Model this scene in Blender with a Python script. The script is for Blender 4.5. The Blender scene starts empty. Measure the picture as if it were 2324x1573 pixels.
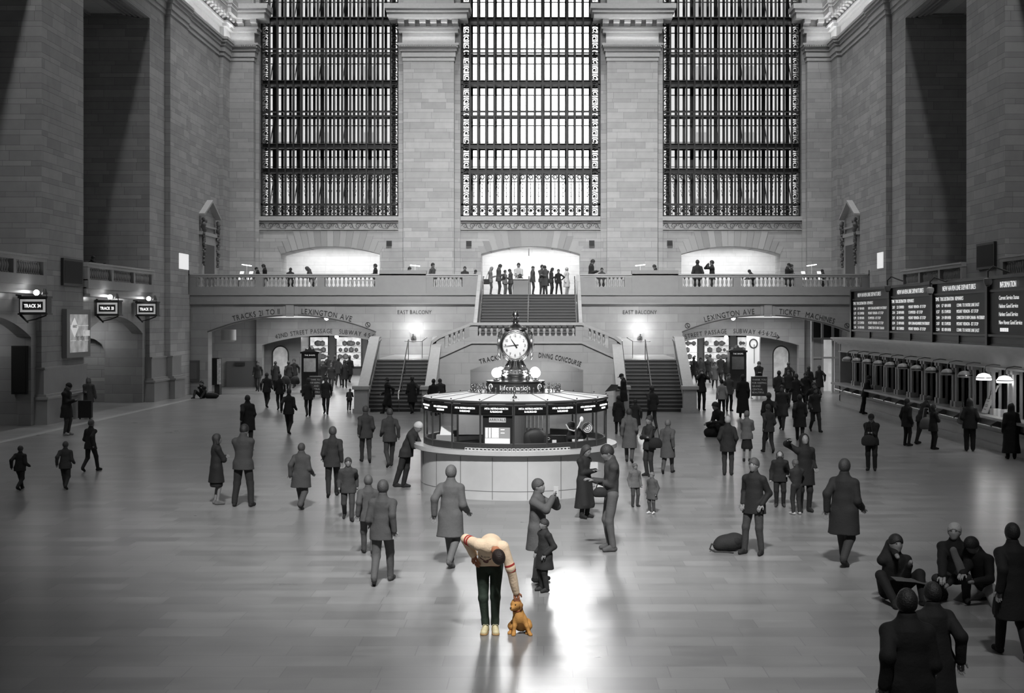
import bpy, math, random
import numpy as np
from mathutils import Vector, Matrix
from mathutils.geometry import tessellate_polygon
from mathutils.bvhtree import BVHTree
R = math.radians
random.seed(7)
SC = bpy.context.scene
COL = SC.collection
CX, CH, HY, HX, FP = 0.80, 4.2, 725.0, 1233.0, 3000.0

def W(x, y, D):                       # pixel + distance down the hall -> point of the hall
    return (CX + (x - HX) * D / FP, D, CH + (HY - y) * D / FP)
def XA(x, D): return CX + (x - HX) * D / FP
def FL(x, y):                         # pixel on the floor -> point of the floor
    D = CH * FP / (y - HY)
    return (XA(x, D), D, 0.0)

# ------------------------------------------------------------------ tags
def tag(o, label=None, cat=None, group=None, kind=None):
    if label: o['label'] = label
    if cat: o['category'] = cat
    if group: o['group'] = group
    if kind: o['kind'] = kind
    return o
def empty(name, loc=(0, 0, 0), rz=0.0, label=None, cat=None, group=None, kind=None):
    o = bpy.data.objects.new(name, None)
    COL.objects.link(o)
    o.location = loc; o.rotation_euler = (0, 0, rz); o.empty_display_size = .1
    return tag(o, label, cat, group, kind)
def dup(root, loc, rz=None, scale=None, label=None, group=None):
    r = root.copy(); COL.objects.link(r); r.location = loc
    if rz is not None: r.rotation_euler = (0, 0, rz)
    if scale is not None: r.scale = (scale,) * 3 if not hasattr(scale, '__len__') else scale
    if label: r['label'] = label
    if group: r['group'] = group
    for ch in list(root.children):
        c = ch.copy(); COL.objects.link(c); c.parent = r
        for g in ch.children:
            d = g.copy(); COL.objects.link(d); d.parent = c
    return r

# ------------------------------------------------------------------ mesh builder
class MB:
    def __init__(s): s.v = []; s.f = []
    def add(s, vs, fs):
        n = len(s.v); s.v.extend(vs); s.f.extend([tuple(i + n for i in f) for f in fs]); return s
    def box(s, x0, x1, y0, y1, z0, z1):
        x0, x1 = sorted((x0, x1)); y0, y1 = sorted((y0, y1)); z0, z1 = sorted((z0, z1))
        return s.add([(x0,y0,z0),(x1,y0,z0),(x1,y1,z0),(x0,y1,z0),(x0,y0,z1),(x1,y0,z1),(x1,y1,z1),(x0,y1,z1)],
                     [(0,3,2,1),(4,5,6,7),(0,1,5,4),(1,2,6,5),(2,3,7,6),(3,0,4,7)])
    def hexa(s, pts):       # 8 points in box order
        return s.add(pts, [(0,3,2,1),(4,5,6,7),(0,1,5,4),(1,2,6,5),(2,3,7,6),(3,0,4,7)])
    def tube(s, pts, r, n=8, cap=True, ell=None):
        P = [Vector(p) for p in pts]; rs = r if hasattr(r, '__len__') else [r] * len(P)
        vs = []; fs = []; prev = None
        for i, p in enumerate(P):
            d = (P[min(i+1, len(P)-1)] - P[max(i-1, 0)]).normalized()
            if prev is None:
                a = Vector((0,0,1)) if abs(d.z) < .9 else Vector((1,0,0))
                u = d.cross(a).normalized()
            else:
                u = (prev - d * prev.dot(d)).normalized()
            prev = u; w = d.cross(u)
            for k in range(n):
                t = 2*math.pi*k/n
                vs.append(tuple(p + u*math.cos(t)*rs[i] + w*math.sin(t)*rs[i]))
        for i in range(len(P)-1):
            for k in range(n):
                a = i*n+k; b = i*n+(k+1)%n
                fs.append((a, b, b+n, a+n))
        if cap:
            fs.append(tuple(reversed(range(n)))); fs.append(tuple(range((len(P)-1)*n, len(P)*n)))
        return s.add(vs, fs)
    def cyl(s, p0, p1, r0, r1=None, n=12): return s.tube([p0, p1], [r0, r0 if r1 is None else r1], n)
    def lathe(s, prof, c=(0,0,0), n=24, a0=0.0):      # prof: (r, z)
        vs = []; fs = []
        for r, z in prof:
            for k in range(n):
                t = a0 + 2*math.pi*k/n
                vs.append((c[0]+r*math.cos(t), c[1]+r*math.sin(t), c[2]+z))
        for i in range(len(prof)-1):
            for k in range(n):
                a = i*n+k; b = i*n+(k+1)%n
                fs.append((a, b, b+n, a+n))
        if prof[0][0] > 1e-6: fs.append(tuple(reversed(range(n))))
        if prof[-1][0] > 1e-6: fs.append(tuple(range((len(prof)-1)*n, len(prof)*n)))
        return s.add(vs, fs)
    def ball(s, c, r, n=12, sc=(1,1,1)):
        m = n//2; vs = []; fs = []
        for i in range(m+1):
            ph = math.pi*i/m
            for k in range(n):
                t = 2*math.pi*k/n
                vs.append((c[0]+r*sc[0]*math.sin(ph)*math.cos(t), c[1]+r*sc[1]*math.sin(ph)*math.sin(t), c[2]-r*sc[2]*math.cos(ph)))
        for i in range(m):
            for k in range(n):
                a = i*n+k; b = i*n+(k+1)%n
                fs.append((a, b, b+n, a+n))
        return s.add(vs, fs)
    def prism(s, pts, axis, a, b):
        def P(p, t):
            return {'y': (p[0], t, p[1]), 'x': (t, p[0], p[1]), 'z': (p[0], p[1], t)}[axis]
        n = len(pts)
        tri = tessellate_polygon([[Vector((p[0], p[1], 0)) for p in pts]])
        vs = [P(p, a) for p in pts] + [P(p, b) for p in pts]
        fs = [tuple(t) for t in tri] + [tuple(i+n for i in reversed(t)) for t in tri]
        for i in range(n):
            j = (i+1) % n; fs.append((i, j, j+n, i+n))
        return s.add(vs, fs)
    def xf(s, M):
        s.v = [tuple(M @ Vector(v)) for v in s.v]; return s
    def join(s, o): return s.add(o.v, o.f)
    def build(s, name, m, parent=None, smooth=None, kind=None, local=False, fix=True):
        vs = s.v
        loc = (0, 0, 0)
        if parent is not None and not local:
            L = parent.location
            vs = [(v[0]-L[0], v[1]-L[1], v[2]-L[2]) for v in vs]
        elif parent is None and kind != 'structure' and vs:
            a = np.array(vs); lo = a.min(0); hi = a.max(0)
            loc = (float(lo[0]+hi[0])/2, float(lo[1]+hi[1])/2, float(lo[2]))
            vs = [(v[0]-loc[0], v[1]-loc[1], v[2]-loc[2]) for v in vs]
        me = bpy.data.meshes.new(name)
        me.from_pydata(vs, [], s.f); me.update()
        if fix:
            import bmesh
            bm = bmesh.new(); bm.from_mesh(me); bmesh.ops.recalc_face_normals(bm, faces=bm.faces); bm.to_mesh(me); bm.free()
        if smooth is not None:
            me.polygons.foreach_set('use_smooth', [True]*len(me.polygons))
            if smooth < 180: me.set_sharp_from_angle(angle=R(smooth))
        me.materials.append(m)
        o = bpy.data.objects.new(name, me); COL.objects.link(o)
        o.location = loc
        if parent is not None: o.parent = parent
        if kind: o['kind'] = kind
        return o

def arch(c, hw, zs, zc, n=20, rev=False):
    h = zc - zs; r = (hw*hw + h*h) / (2*h); z0 = zc - r
    a = math.asin(min(1, hw/r)); out = []
    for i in range(n+1):
        t = -a + 2*a*i/n
        out.append((c + r*math.sin(t), z0 + r*math.cos(t)))
    return out[::-1] if rev else out
def wall_outline(u0, u1, zb, zt, ops):
    p = [(u0, zb)]
    for c, hw, zs, zc in ops:
        p.append((c-hw, zb)); p += arch(c, hw, zs, zc); p.append((c+hw, zb))
    return p + [(u1, zb), (u1, zt), (u0, zt)]

# ------------------------------------------------------------------ materials
def srgb(v):
    v = v/255.0
    return v/12.92 if v <= .04045 else ((v+.055)/1.055)**2.4
MATS = {}
def mat(name, col, rough=.6, metal=0.0, emis=None, es=0.0, bump=0.0, bscale=30.0, var=0.0, coat=0.0):
    if name in MATS: return MATS[name]
    if not hasattr(col, '__len__'): col = (col, col, col)
    m = bpy.data.materials.new(name); m.use_nodes = True; nt = m.node_tree
    b = nt.nodes['Principled BSDF']
    b.inputs['Base Color'].default_value = (*col, 1); b.inputs['Roughness'].default_value = rough
    b.inputs['Metallic'].default_value = metal
    if coat: b.inputs['Coat Weight'].default_value = coat; b.inputs['Coat Roughness'].default_value = .15
    if emis is not None:
        if not hasattr(emis, '__len__'): emis = (emis,)*3
        b.inputs['Emission Color'].default_value = (*emis, 1); b.inputs['Emission Strength'].default_value = es
    if var or bump:
        tc = nt.nodes.new('ShaderNodeTexCoord'); n = nt.nodes.new('ShaderNodeTexNoise')
        n.inputs['Scale'].default_value = bscale; n.inputs['Detail'].default_value = 3
        nt.links.new(tc.outputs['Object'], n.inputs['Vector'])
        if var:
            mr = nt.nodes.new('ShaderNodeMapRange'); mr.inputs['To Min'].default_value = 1-var; mr.inputs['To Max'].default_value = 1+var
            mx = nt.nodes.new('ShaderNodeMix'); mx.data_type = 'RGBA'; mx.blend_type = 'MULTIPLY'; mx.inputs['Factor'].default_value = 1
            nt.links.new(n.outputs['Fac'], mr.inputs['Value']); mx.inputs['A'].default_value = (*col, 1)
            nt.links.new(mr.outputs['Result'], mx.inputs['B']); nt.links.new(mx.outputs['Result'], b.inputs['Base Color'])
            if emis is not None: nt.links.new(mx.outputs['Result'], b.inputs['Emission Color'])
        if bump:
            bp = nt.nodes.new('ShaderNodeBump'); bp.inputs['Strength'].default_value = bump; bp.inputs['Distance'].default_value = .02
            nt.links.new(n.outputs['Fac'], bp.inputs['Height']); nt.links.new(bp.outputs['Normal'], b.inputs['Normal'])
    MATS[name] = m; return m

def stone(name, base, amp=.22, rough=.6, P=.62, w1=1.5, w2=1.15, mortar=.45, split=.66):
    m = bpy.data.materials.new(name); m.use_nodes = True; nt = m.node_tree; b = nt.nodes['Principled BSDF']
    def M(op, a, c=None, d=None):
        n = nt.nodes.new('ShaderNodeMath'); n.operation = op
        for i, x in enumerate((a, c, d)):
            if x is None: continue
            if isinstance(x, (int, float)): n.inputs[i].default_value = x
            else: nt.links.new(x, n.inputs[i])
        return n.outputs[0]
    g = nt.nodes.new('ShaderNodeNewGeometry')
    sp = nt.nodes.new('ShaderNodeSeparateXYZ'); nt.links.new(g.outputs['Position'], sp.inputs[0])
    sn = nt.nodes.new('ShaderNodeSeparateXYZ'); nt.links.new(g.outputs['True Normal'], sn.inputs[0])
    X, Y, Z = sp.outputs
    side = M('GREATER_THAN', M('ABSOLUTE', sn.outputs[0]), M('ABSOLUTE', sn.outputs[1]))
    u = M('ADD', M('MULTIPLY', Y, side), M('MULTIPLY', X, M('SUBTRACT', 1, side)))
    t = M('DIVIDE', M('ADD', Z, 100 * P), P)
    k = M('FLOOR', t); f = M('SUBTRACT', t, k); st = M('GREATER_THAN', f, split)
    row = M('ADD', M('MULTIPLY', k, 2), st)
    w = M('ADD', w1, M('MULTIPLY', st, w2 - w1))
    off = M('FRACT', M('MULTIPLY', M('SINE', M('MULTIPLY', row, 12.9898)), 437.58))
    uo = M('ADD', M('DIVIDE', u, w), off); bu = M('FLOOR', uo); fu = M('SUBTRACT', uo, bu)
    cb = nt.nodes.new('ShaderNodeCombineXYZ'); nt.links.new(bu, cb.inputs[0]); nt.links.new(row, cb.inputs[1]); nt.links.new(side, cb.inputs[2])
    wn = nt.nodes.new('ShaderNodeTexWhiteNoise'); nt.links.new(cb.outputs[0], wn.inputs['Vector'])
    j = .012 / P
    mo = M('MAXIMUM', M('LESS_THAN', f, j*1.4), M('MAXIMUM', M('LESS_THAN', M('ABSOLUTE', M('SUBTRACT', f, split)), j*.8), M('LESS_THAN', fu, .011)))
    no = nt.nodes.new('ShaderNodeTexNoise'); no.inputs['Scale'].default_value = 2.3; no.inputs['Detail'].default_value = 6
    nt.links.new(g.outputs['Position'], no.inputs['Vector'])
    tone = M('ADD', 1 - amp/2, M('MULTIPLY', wn.outputs['Value'], amp))
    tone = M('MULTIPLY', tone, M('ADD', .86, M('MULTIPLY', no.outputs['Fac'], .28)))
    tone = M('MULTIPLY', tone, M('SUBTRACT', 1, M('MULTIPLY', mo, mortar)))
    val = M('MULTIPLY', tone, base)
    cc = nt.nodes.new('ShaderNodeCombineColor')
    for i in range(3): nt.links.new(val, cc.inputs[i])
    nt.links.new(cc.outputs[0], b.inputs['Base Color']); b.inputs['Roughness'].default_value = rough
    MATS[name] = m; return m

def floor_mat(name, base):
    m = bpy.data.materials.new(name); m.use_nodes = True; nt = m.node_tree; b = nt.nodes['Principled BSDF']
    g = nt.nodes.new('ShaderNodeNewGeometry')
    mp = nt.nodes.new('ShaderNodeMapping'); nt.links.new(g.outputs['Position'], mp.inputs[0])
    br = nt.nodes.new('ShaderNodeTexBrick'); nt.links.new(mp.outputs[0], br.inputs['Vector'])
    br.inputs['Scale'].default_value = 1.0; br.inputs['Brick Width'].default_value = 1.15; br.inputs['Row Height'].default_value = .5
    br.inputs['Mortar Size'].default_value = .006; br.offset = .37; br.squash = .7; br.squash_frequency = 3
    br.inputs['Color1'].default_value = (base*.80,)*3 + (1,); br.inputs['Color2'].default_value = (base*1.12,)*3 + (1,)
    br.inputs['Mortar'].default_value = (base*.68,)*3 + (1,)
    no = nt.nodes.new('ShaderNodeTexNoise'); no.inputs['Scale'].default_value = 1.1; no.inputs['Detail'].default_value = 8
    mp2 = nt.nodes.new('ShaderNodeMapping'); mp2.inputs['Scale'].default_value = (1, 2.4, 1)
    nt.links.new(g.outputs['Position'], mp2.inputs[0]); nt.links.new(mp2.outputs[0], no.inputs['Vector'])
    mr = nt.nodes.new('ShaderNodeMapRange'); mr.inputs['To Min'].default_value = .75; mr.inputs['To Max'].default_value = 1.25
    nt.links.new(no.outputs['Fac'], mr.inputs['Value'])
    mx = nt.nodes.new('ShaderNodeMix'); mx.data_type = 'RGBA'; mx.blend_type = 'MULTIPLY'; mx.inputs['Factor'].default_value = 1
    nt.links.new(br.outputs['Color'], mx.inputs['A']); nt.links.new(mr.outputs[0], mx.inputs['B'])
    nt.links.new(mx.outputs['Result'], b.inputs['Base Color'])
    r2 = nt.nodes.new('ShaderNodeMapRange'); r2.inputs['To Min'].default_value = .25; r2.inputs['To Max'].default_value = .34
    nt.links.new(no.outputs['Fac'], r2.inputs['Value']); nt.links.new(r2.outputs[0], b.inputs['Roughness'])
    b.inputs['Specular IOR Level'].default_value = .6
    MATS[name] = m; return m

def glass_mat(name, tint=.9, refl=.12, rough=.05):
    m = bpy.data.materials.new(name); m.use_nodes = True; nt = m.node_tree
    nt.nodes.remove(nt.nodes['Principled BSDF']); out = nt.nodes['Material Output']
    t = nt.nodes.new('ShaderNodeBsdfTransparent'); t.inputs[0].default_value = (tint, tint, tint, 1)
    gl = nt.nodes.new('ShaderNodeBsdfGlossy'); gl.inputs['Roughness'].default_value = rough
    mx = nt.nodes.new('ShaderNodeMixShader'); mx.inputs[0].default_value = refl
    nt.links.new(t.outputs[0], mx.inputs[1]); nt.links.new(gl.outputs[0], mx.inputs[2]); nt.links.new(mx.outputs[0], out.inputs[0])
    MATS[name] = m; return m

def screen_mat(name, strength):           # rows of text-like lit marks on a departures / arrivals display
    return mat(name, .8, .4, emis=1, es=strength)

ST_UP = stone('pale_limestone', .36, amp=.3, rough=.75)
ST_EAST = stone('east_limestone', .40, amp=.26, rough=.7)
ST_LOW = stone('botticino_marble', .33, amp=.24, rough=.3, P=.9, w1=1.7, w2=1.7, mortar=.3, split=.5)
ST_DARK = mat('grey_moulded_stone', .30, .5, var=.1, bscale=3)
ST_TRIM = mat('carved_pale_stone', .42, .6, var=.12, bscale=6)
ST_SOFF = mat('shadowed_soffit_plaster', .22, .8)  # one even grey plaster for soffits and ceilings
FLOOR = floor_mat('tennessee_marble_floor', .235)
STRIPE = mat('pale_marble_border', .33, .35, var=.1, bscale=2)
IRON = mat('dark_bronze_iron', .03, .5, .3)
IRON_IN = mat('outer_window_iron', .05, .6, .2)
GLASS = glass_mat('window_glass', .92, .06)
BGLASS = glass_mat('booth_glass', .93, .08, .02)
BRASS = mat('polished_brass', .55, .22, 1.0)
BRASSD = mat('aged_brass', .28, .3, 1.0, var=.15, bscale=12)
BLACK = mat('black_paint', .012, .5)
BLACKG = mat('black_gloss', .01, .2)
CHAR = mat('charcoal_metal', .05, .45, .3)
WHITE = mat('white_enamel', .75, .4)
LETTER = mat('engraved_letter', .035, .7)
LIT = mat('lit_letters', .9, .4, emis=1, es=2.2)
LITB = mat('board_letters', .8, .4, emis=1, es=.75)
BULB = mat('lamp_glow', .9, .4, emis=1, es=14)
GLOBE = mat('lamp_globe_glow', .9, .4, emis=1, es=5)
ROOMW = mat('bright_room_plaster', .8, .6)

# ------------------------------------------------------------------ lettering
_gl = {}
def glyph(ch):
    if ch in _gl: return _gl[ch]
    cu = bpy.data.curves.new('g', 'FONT'); cu.body = ch; cu.size = 1.0; cu.extrude = .01; cu.resolution_u = 3
    ob = bpy.data.objects.new('g', cu); COL.objects.link(ob)
    dg = bpy.context.evaluated_depsgraph_get()
    me = bpy.data.meshes.new_from_object(ob.evaluated_get(dg))
    v = [tuple(x.co) for x in me.vertices]; f = [tuple(p.vertices) for p in me.polygons]
    bpy.data.objects.remove(ob); bpy.data.curves.remove(cu); bpy.data.meshes.remove(me)
    x0 = min(p[0] for p in v); x1 = max(p[0] for p in v)
    _gl[ch] = ([(a-x0, b, c) for a, b, c in v], f, x1-x0); return _gl[ch]
def text_layout(s, size, gap=.09, sp=.32):
    out = []; x = 0
    for ch in s:
        if ch == ' ': x += sp*size; continue
        g = glyph(ch); out.append((ch, x, g[2]*size)); x += (g[2]+gap)*size
    return out, x - gap*size
def text(mb, s, size, O, U=(1,0,0), V=(0,0,1), center=True, sx=1.0, bold=0):
    """letters on the plane through O spanned by U (along) and V (up)"""
    O, U, V = Vector(O), Vector(U), Vector(V); Nn = U.cross(V)
    lay, wd = text_layout(s, size); off = -wd*sx/2 if center else 0
    for ch, x, w in lay:
        g = glyph(ch)
        mb.add([tuple(O + U*(off + (x + a*size)*sx) + V*(b*size) + Nn*(c*size)) for a, b, c in g[0]], g[1])
    return wd*sx
def text_arc(mb, s, size, cx, z0, r, ang, y, width=None):
    """letters standing on a circle (centre cx, z0) in the x-z plane at depth y, starting at angle ang (from vertical, left negative)"""
    lay, wd = text_layout(s, size, gap=.14, sp=.42); q = width/wd if width else 1.0
    for ch, x, w in lay:
        x *= q; w *= q
        t = ang + (x + w/2)/r; g = glyph(ch)
        U = Vector((math.cos(t), 0, -math.sin(t))); V = Vector((math.sin(t), 0, math.cos(t)))
        O = Vector((cx, y, z0)) + V*r
        mb.add([tuple(O + U*(a*size*q - w/2) + V*(b*size) + Vector((0, -1, 0))*c*size) for a, b, c in g[0]], g[1])
    return wd / r
SKY_GLOW, SKY_BASE, SUN_E = 4.5, 2.0, 0.4
CEIL_E, CEIL_MID, EXPO = 600.0, 100.0, 0.0
WEST_E, SPOT_E, SPOT2_E, SPOT3_E = 115.0, 110000.0, 110000.0, 38000.0
HAZE = 0
# ================================================================== camera
cam = bpy.data.cameras.new('camera'); co = bpy.data.objects.new('camera', cam); COL.objects.link(co)
co.location = (CX, 0, CH); co.rotation_euler = (R(90), 0, 0)
cam.sensor_width = 36; cam.lens = FP/2324*36; cam.shift_x = (1162-HX)/2324; cam.shift_y = -(786.5-HY)/2324
cam.clip_start = .1; cam.clip_end = 600
SC.camera = co

# ================================================================== floor, shell
F0 = MB(); F0.box(-30, 30, -8, 104, -.3, 0); F0.build('floor', FLOOR, kind='structure')
for s, nm in ((-1, 'left'), (1, 'right')):
    m = MB(); m.box(s*17.6, s*17.95, -6, 74, 0, .004)
    m.build('trim_%d' % (1 if s < 0 else 2), STRIPE, kind='structure')
m = MB(); m.box(-26, 26, -8.5, -8, 0, 40); m.build('wall_west', ST_UP, kind='structure')
m = MB(); prof = [(-19.6 + 39.2*i/24, 34.6 + 3*math.sin(math.pi*i/24)) for i in range(25)]
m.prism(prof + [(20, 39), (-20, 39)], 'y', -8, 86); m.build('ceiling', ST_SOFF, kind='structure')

# ---- side walls: piers, openings with balconies, cornice
PX = 19.24
def side_base(m, s, y0, y1, x):
    m.box(s*(x-.12), s*(x+.4), y0-.08, y1+.08, 0, 2.25)
    m.box(s*(x-.30), s*(x+.4), y0-.2, y1+.2, 0, 1.08)
    m.box(s*(x-.36), s*(x+.4), y0-.26, y1+.26, 1.0, 1.1)
    m.box(s*(x-.24), s*(x+.4), y0-.16, y1+.16, 1.1, 1.2)
    m.box(s*(x-.16), s*(x+.4), y0-.1, y1+.1, 2.2, 2.28)
def baluster_mb(h=.53):
    pr = [(.0,0),(.075,0),(.075,.05),(.05,.06),(.035,.1),(.06,.2),(.075,.28),(.06,.37),(.034,.44),(.03,.47),(.06,.49),(.06,.53),(0,.53)]
    return MB().lathe([(r, z*h/.53) for r, z in pr], n=10)
BAL = baluster_mb().build('baluster', ST_TRIM, smooth=50); BALME = BAL.data; bpy.data.objects.remove(BAL)
def balusters(parent, pts):
    for p in pts:
        o = bpy.data.objects.new('baluster', BALME); COL.objects.link(o); o.parent = parent
        L = parent.location; o.location = (p[0]-L[0], p[1]-L[1], p[2]-L[2])

OPEN = [(57.6, 67.3), (43.0, 52.8)]
for s, nm in ((-1, 'left'), (1, 'right')):
    m = MB()
    for y0, y1 in ((52.8, 57.6), (67.3, 70.0), (38.2, 43.0)):
        m.box(s*PX, s*24.2, y0, y1, 0, 36)
    for y0, y1 in OPEN:
        m.box(s*PX, s*24.2, y0, y1, 19.55, 36)          # lintel above the opening
        m.box(s*22.9, s*24.2, y0, y1, 5.6, 19.55)       # back of the recess
        m.box(s*22.6, s*22.9, y1-.5, y1, 5.6, 19.55); m.box(s*22.6, s*22.9, y0, y0+.5, 5.6, 19.55)
    m.box(s*18.95, s*24.2, 70.0, 73.5, 5.6, 36)
    m.box(s*19.06, s*24.2, 73.5, 80.9, 5.6, 36)
    m.box(s*18.8, s*24.2, 80.9, 84.5, 5.6, 36)
    m.box(s*18.95, s*24.2, 70.0, 74.2, 0, 5.6)
    m.box(s*19.4, s*24.2, -8, 38.2, 0, 36)
    w = m.build('wall_' + nm, ST_UP, kind='structure')
    m = MB(); side_base(m, s, 52.8, 57.6, PX); side_base(m, s, 67.3, 70.0, PX); side_base(m, s, 70.0, 71.6, 18.95)
    side_base(m, s, 38.2, 43.0, PX)
    m.build('wall_base', mat('base_marble', .27, .35, var=.14, bscale=1.5), w)
    # coffered soffits
    m = MB()
    for y0, y1 in OPEN:
        for k in range(4):
            a = .25 + .22*k; m.box(s*(PX+a), s*(22.9-a), y0+a, y0+a+.1, 19.45-.0*k, 19.6); m.box(s*(PX+a), s*(22.9-a), y1-a-.1, y1-a, 19.45, 19.6)
            m.box(s*(PX+a), s*(PX+a+.1), y0+a, y1-a, 19.45, 19.6); m.box(s*(22.8-a), s*(22.9-a), y0+a, y1-a, 19.45, 19.6)
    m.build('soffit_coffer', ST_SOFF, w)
    # lower wall in each opening with its low arch, passage behind
    m = MB(); ps = MB(); ce = MB()
    for y0, y1 in OPEN:
        c = (y0+y1)/2 + .1; hw = 4.25
        m.prism(wall_outline(y0-.05, y1+.05, 0, 5.3, [(c, hw, 3.5, 4.35)]), 'x', s*19.45, s*20.0)
        ps.box(s*20.0, s*21.4, y1-.4, y1+.2, 0, 4.6)                 # far jamb
        ps.box(s*20.0, s*27.2, y0-.2, y0+.4, 0, 4.6)
        ps.prism([(s*21.4, 0), (s*21.4, 2.6), (s*21.55, 2.95), (s*21.9, 3.2), (s*22.35, 3.28), (s*22.8, 3.2), (s*22.9, 3.1), (s*22.9, 4.6), (s*21.4, 4.6)], 'y', y1-.4, y1+.2)
        ps.box(s*21.0, s*27.2, y1+1.6, y1+1.8, 0, 4.6)
        ps.box(s*27.0, s*27.2, y0-.2, y1+1.8, 0, 4.6)
        ps.box(s*21.3, s*21.45, y1+.2, y1+1.7, 0, 4.6)
        ce.box(s*19.9, s*27.2, y0-.2, y1+1.8, 4.5, 4.7)
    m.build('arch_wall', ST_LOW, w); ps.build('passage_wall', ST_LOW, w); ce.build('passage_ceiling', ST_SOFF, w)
    # cornice band with modillions
    c = MB()
    for q, (xa, y0, y1) in enumerate(((PX, 38.2, 70.0), (18.95, 70.0, 73.5), (19.06, 73.5, 80.9), (18.8, 80.9, 82.6), (19.4, -8, 38.2))):
        for d, z0, z1 in ((.06, 20.35, 20.6), (.13, 20.6, 20.95), (.2, 20.95, 21.15), (.30, 21.15, 21.3), (.36, 21.3, 21.45), (.08, 21.45, 22.1), (.28, 22.1, 22.3), (.4, 22.3, 22.42), (.66, 22.85, 23.2), (.72, 23.2, 23.4), (.78, 23.4, 23.7)):
            c.box(s*(xa-d), s*(xa+.3), y0-(d if q in (1, 3) else 0), y1-.003*q, z0+.003*q, z1+.003*q)
    c.build('cornice', ST_TRIM, w)
    c = MB(); y = 39.0
    def modillion(c, x, y, s, ax):
        pr = [(0, 22.42), (.1, 22.42), (.2, 22.5), (.3, 22.62), (.42, 22.66), (.52, 22.6), (.6, 22.66), (.62, 22.86), (0, 22.86)]
        if ax == 'x': c.prism([(x - s*a, z) for a, z in pr], 'y', y-.19, y+.19)
        else: c.prism([(y - a, z) for a, z in pr], 'x', x-.19, x+.19)
    while y < 82: modillion(c, s*(18.95 if y > 70 else 19.1), y, s, 'x'); y += .74
    c.build('modillion_row', ST_TRIM, w)
    # balcony in the openings
    for i, (y0, y1) in enumerate(OPEN):
        lab = {(-1, 0): 'stone balcony balustrade between the tall left piers, above two hanging track signs',
               (-1, 1): 'stone balcony balustrade cut by the left edge of the picture',
               (1, 0): 'stone balcony balustrade in the right recess behind the departures board',
               (1, 1): 'stone balcony balustrade behind the far right end of the departures board'}[(s, i)]
        e = empty('balustrade', (s*19.3, (y0+y1)/2, 5.3), 0, lab, 'balustrade')
        m = MB(); m.box(s*19.1, s*22.9, y0, y1, 5.3, 5.6); m.build('balcony_slab', ST_DARK, e)
        m = MB(); m.box(s*19.02, s*19.5, y0, y1, 5.55, 5.95); m.box(s*18.95, s*19.45, y0, y1, 5.2, 5.32); m.build('plinth', ST_DARK, e)
        m = MB(); m.box(s*19.02, s*19.42, y0, y1, 6.48, 6.62); m.box(s*18.98, s*19.46, y0, y1, 6.62, 6.7); m.build('rail', ST_TRIM, e)
        n = 3; step = (y1-y0)/n; pts = []
        for k in range(n):
            a = y0 + k*step; m = MB(); m.box(s*19.05, s*19.4, a, a+.28, 5.9, 6.5); m.build('pier', ST_DARK, e)
            q = a + .45
            while q < a + step - .1: pts.append((s*19.22, q, 5.95)); q += .235
        m = MB(); m.box(s*19.05, s*19.4, y1-.3, y1, 5.9, 6.5); m.build('pier', ST_DARK, e); balusters(e, pts)

# ================================================================== east wall
E = MB()
E.box(-19, 19, 83.3, 85.2, 8.9, 10.69)
E.prism(wall_outline(-19, 19, 5.5, 8.9, [(-12.62, 3.12, 8.3, 8.78), (0, 3.12, 8.3, 8.78), (12.62, 3.12, 8.3, 8.78)]), 'y', 83.3, 85.2)
for a, b in ((-19, -17.08), (-8.32, -4.42), (4.42, 8.32), (17.08, 19)):
    E.box(a, b, 83.2, 85.2, 10.69, 36)
    E.box(a, b, 83.1, 83.32, 5.6, 10.69)
for a, b in ((-18.8, -17.3), (-7.95, -4.78), (4.78, 7.95), (17.3, 18.8)): E.box(a, b, 82.6, 83.25, 5.6, 36)
E.box(-19, 19, 83.3, 85.2, 31, 36)
EW = E.build('wall_east', ST_EAST, kind='structure')
c = MB(); mo = MB()
for a, b in ((-18.8, -17.3), (-7.95, -4.78), (4.78, 7.95), (17.3, 18.8)):
    l = a if a > -18.5 else -18.9; r = b if b < 18.5 else 18.9
    for d, z0, z1 in ((.04, 20.35, 20.6), (.1, 20.6, 20.95), (.18, 20.95, 21.15), (.26, 21.15, 21.3), (.32, 21.3, 21.42), (.06, 21.42, 22.1), (.26, 22.1, 22.3), (.36, 22.3, 22.42), (.85, 22.85, 23.2), (.95, 23.2, 23.42), (1.06, 23.42, 23.72)):
        c.box(l-d*(a > -18.5), r+d*(b < 18.5), 82.6-d, 83.3, z0, z1)
    n = max(2, round((b-a)/.62)); x0 = a + .1
    for k in range(n+1):
        x = a - .1 + (b-a+.2)*k/n
        pr = [(0, 22.42), (.1, 22.42), (.2, 22.5), (.3, 22.62), (.42, 22.66), (.52, 22.6), (.6, 22.66), (.62, 22.86), (0, 22.86)]
        mo.prism([(82.6 - q, z) for q, z in pr], 'x', x-.19, x+.19)
    for k in range(int((b-a+.5)/.11)):       # little bead course
        x = a - .25 + .11*k; c.box(x, x+.07, 82.26, 82.34, 21.2, 21.29)
c.build('cornice', ST_TRIM, EW); mo.build('modillion_row', ST_TRIM, EW)
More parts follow.
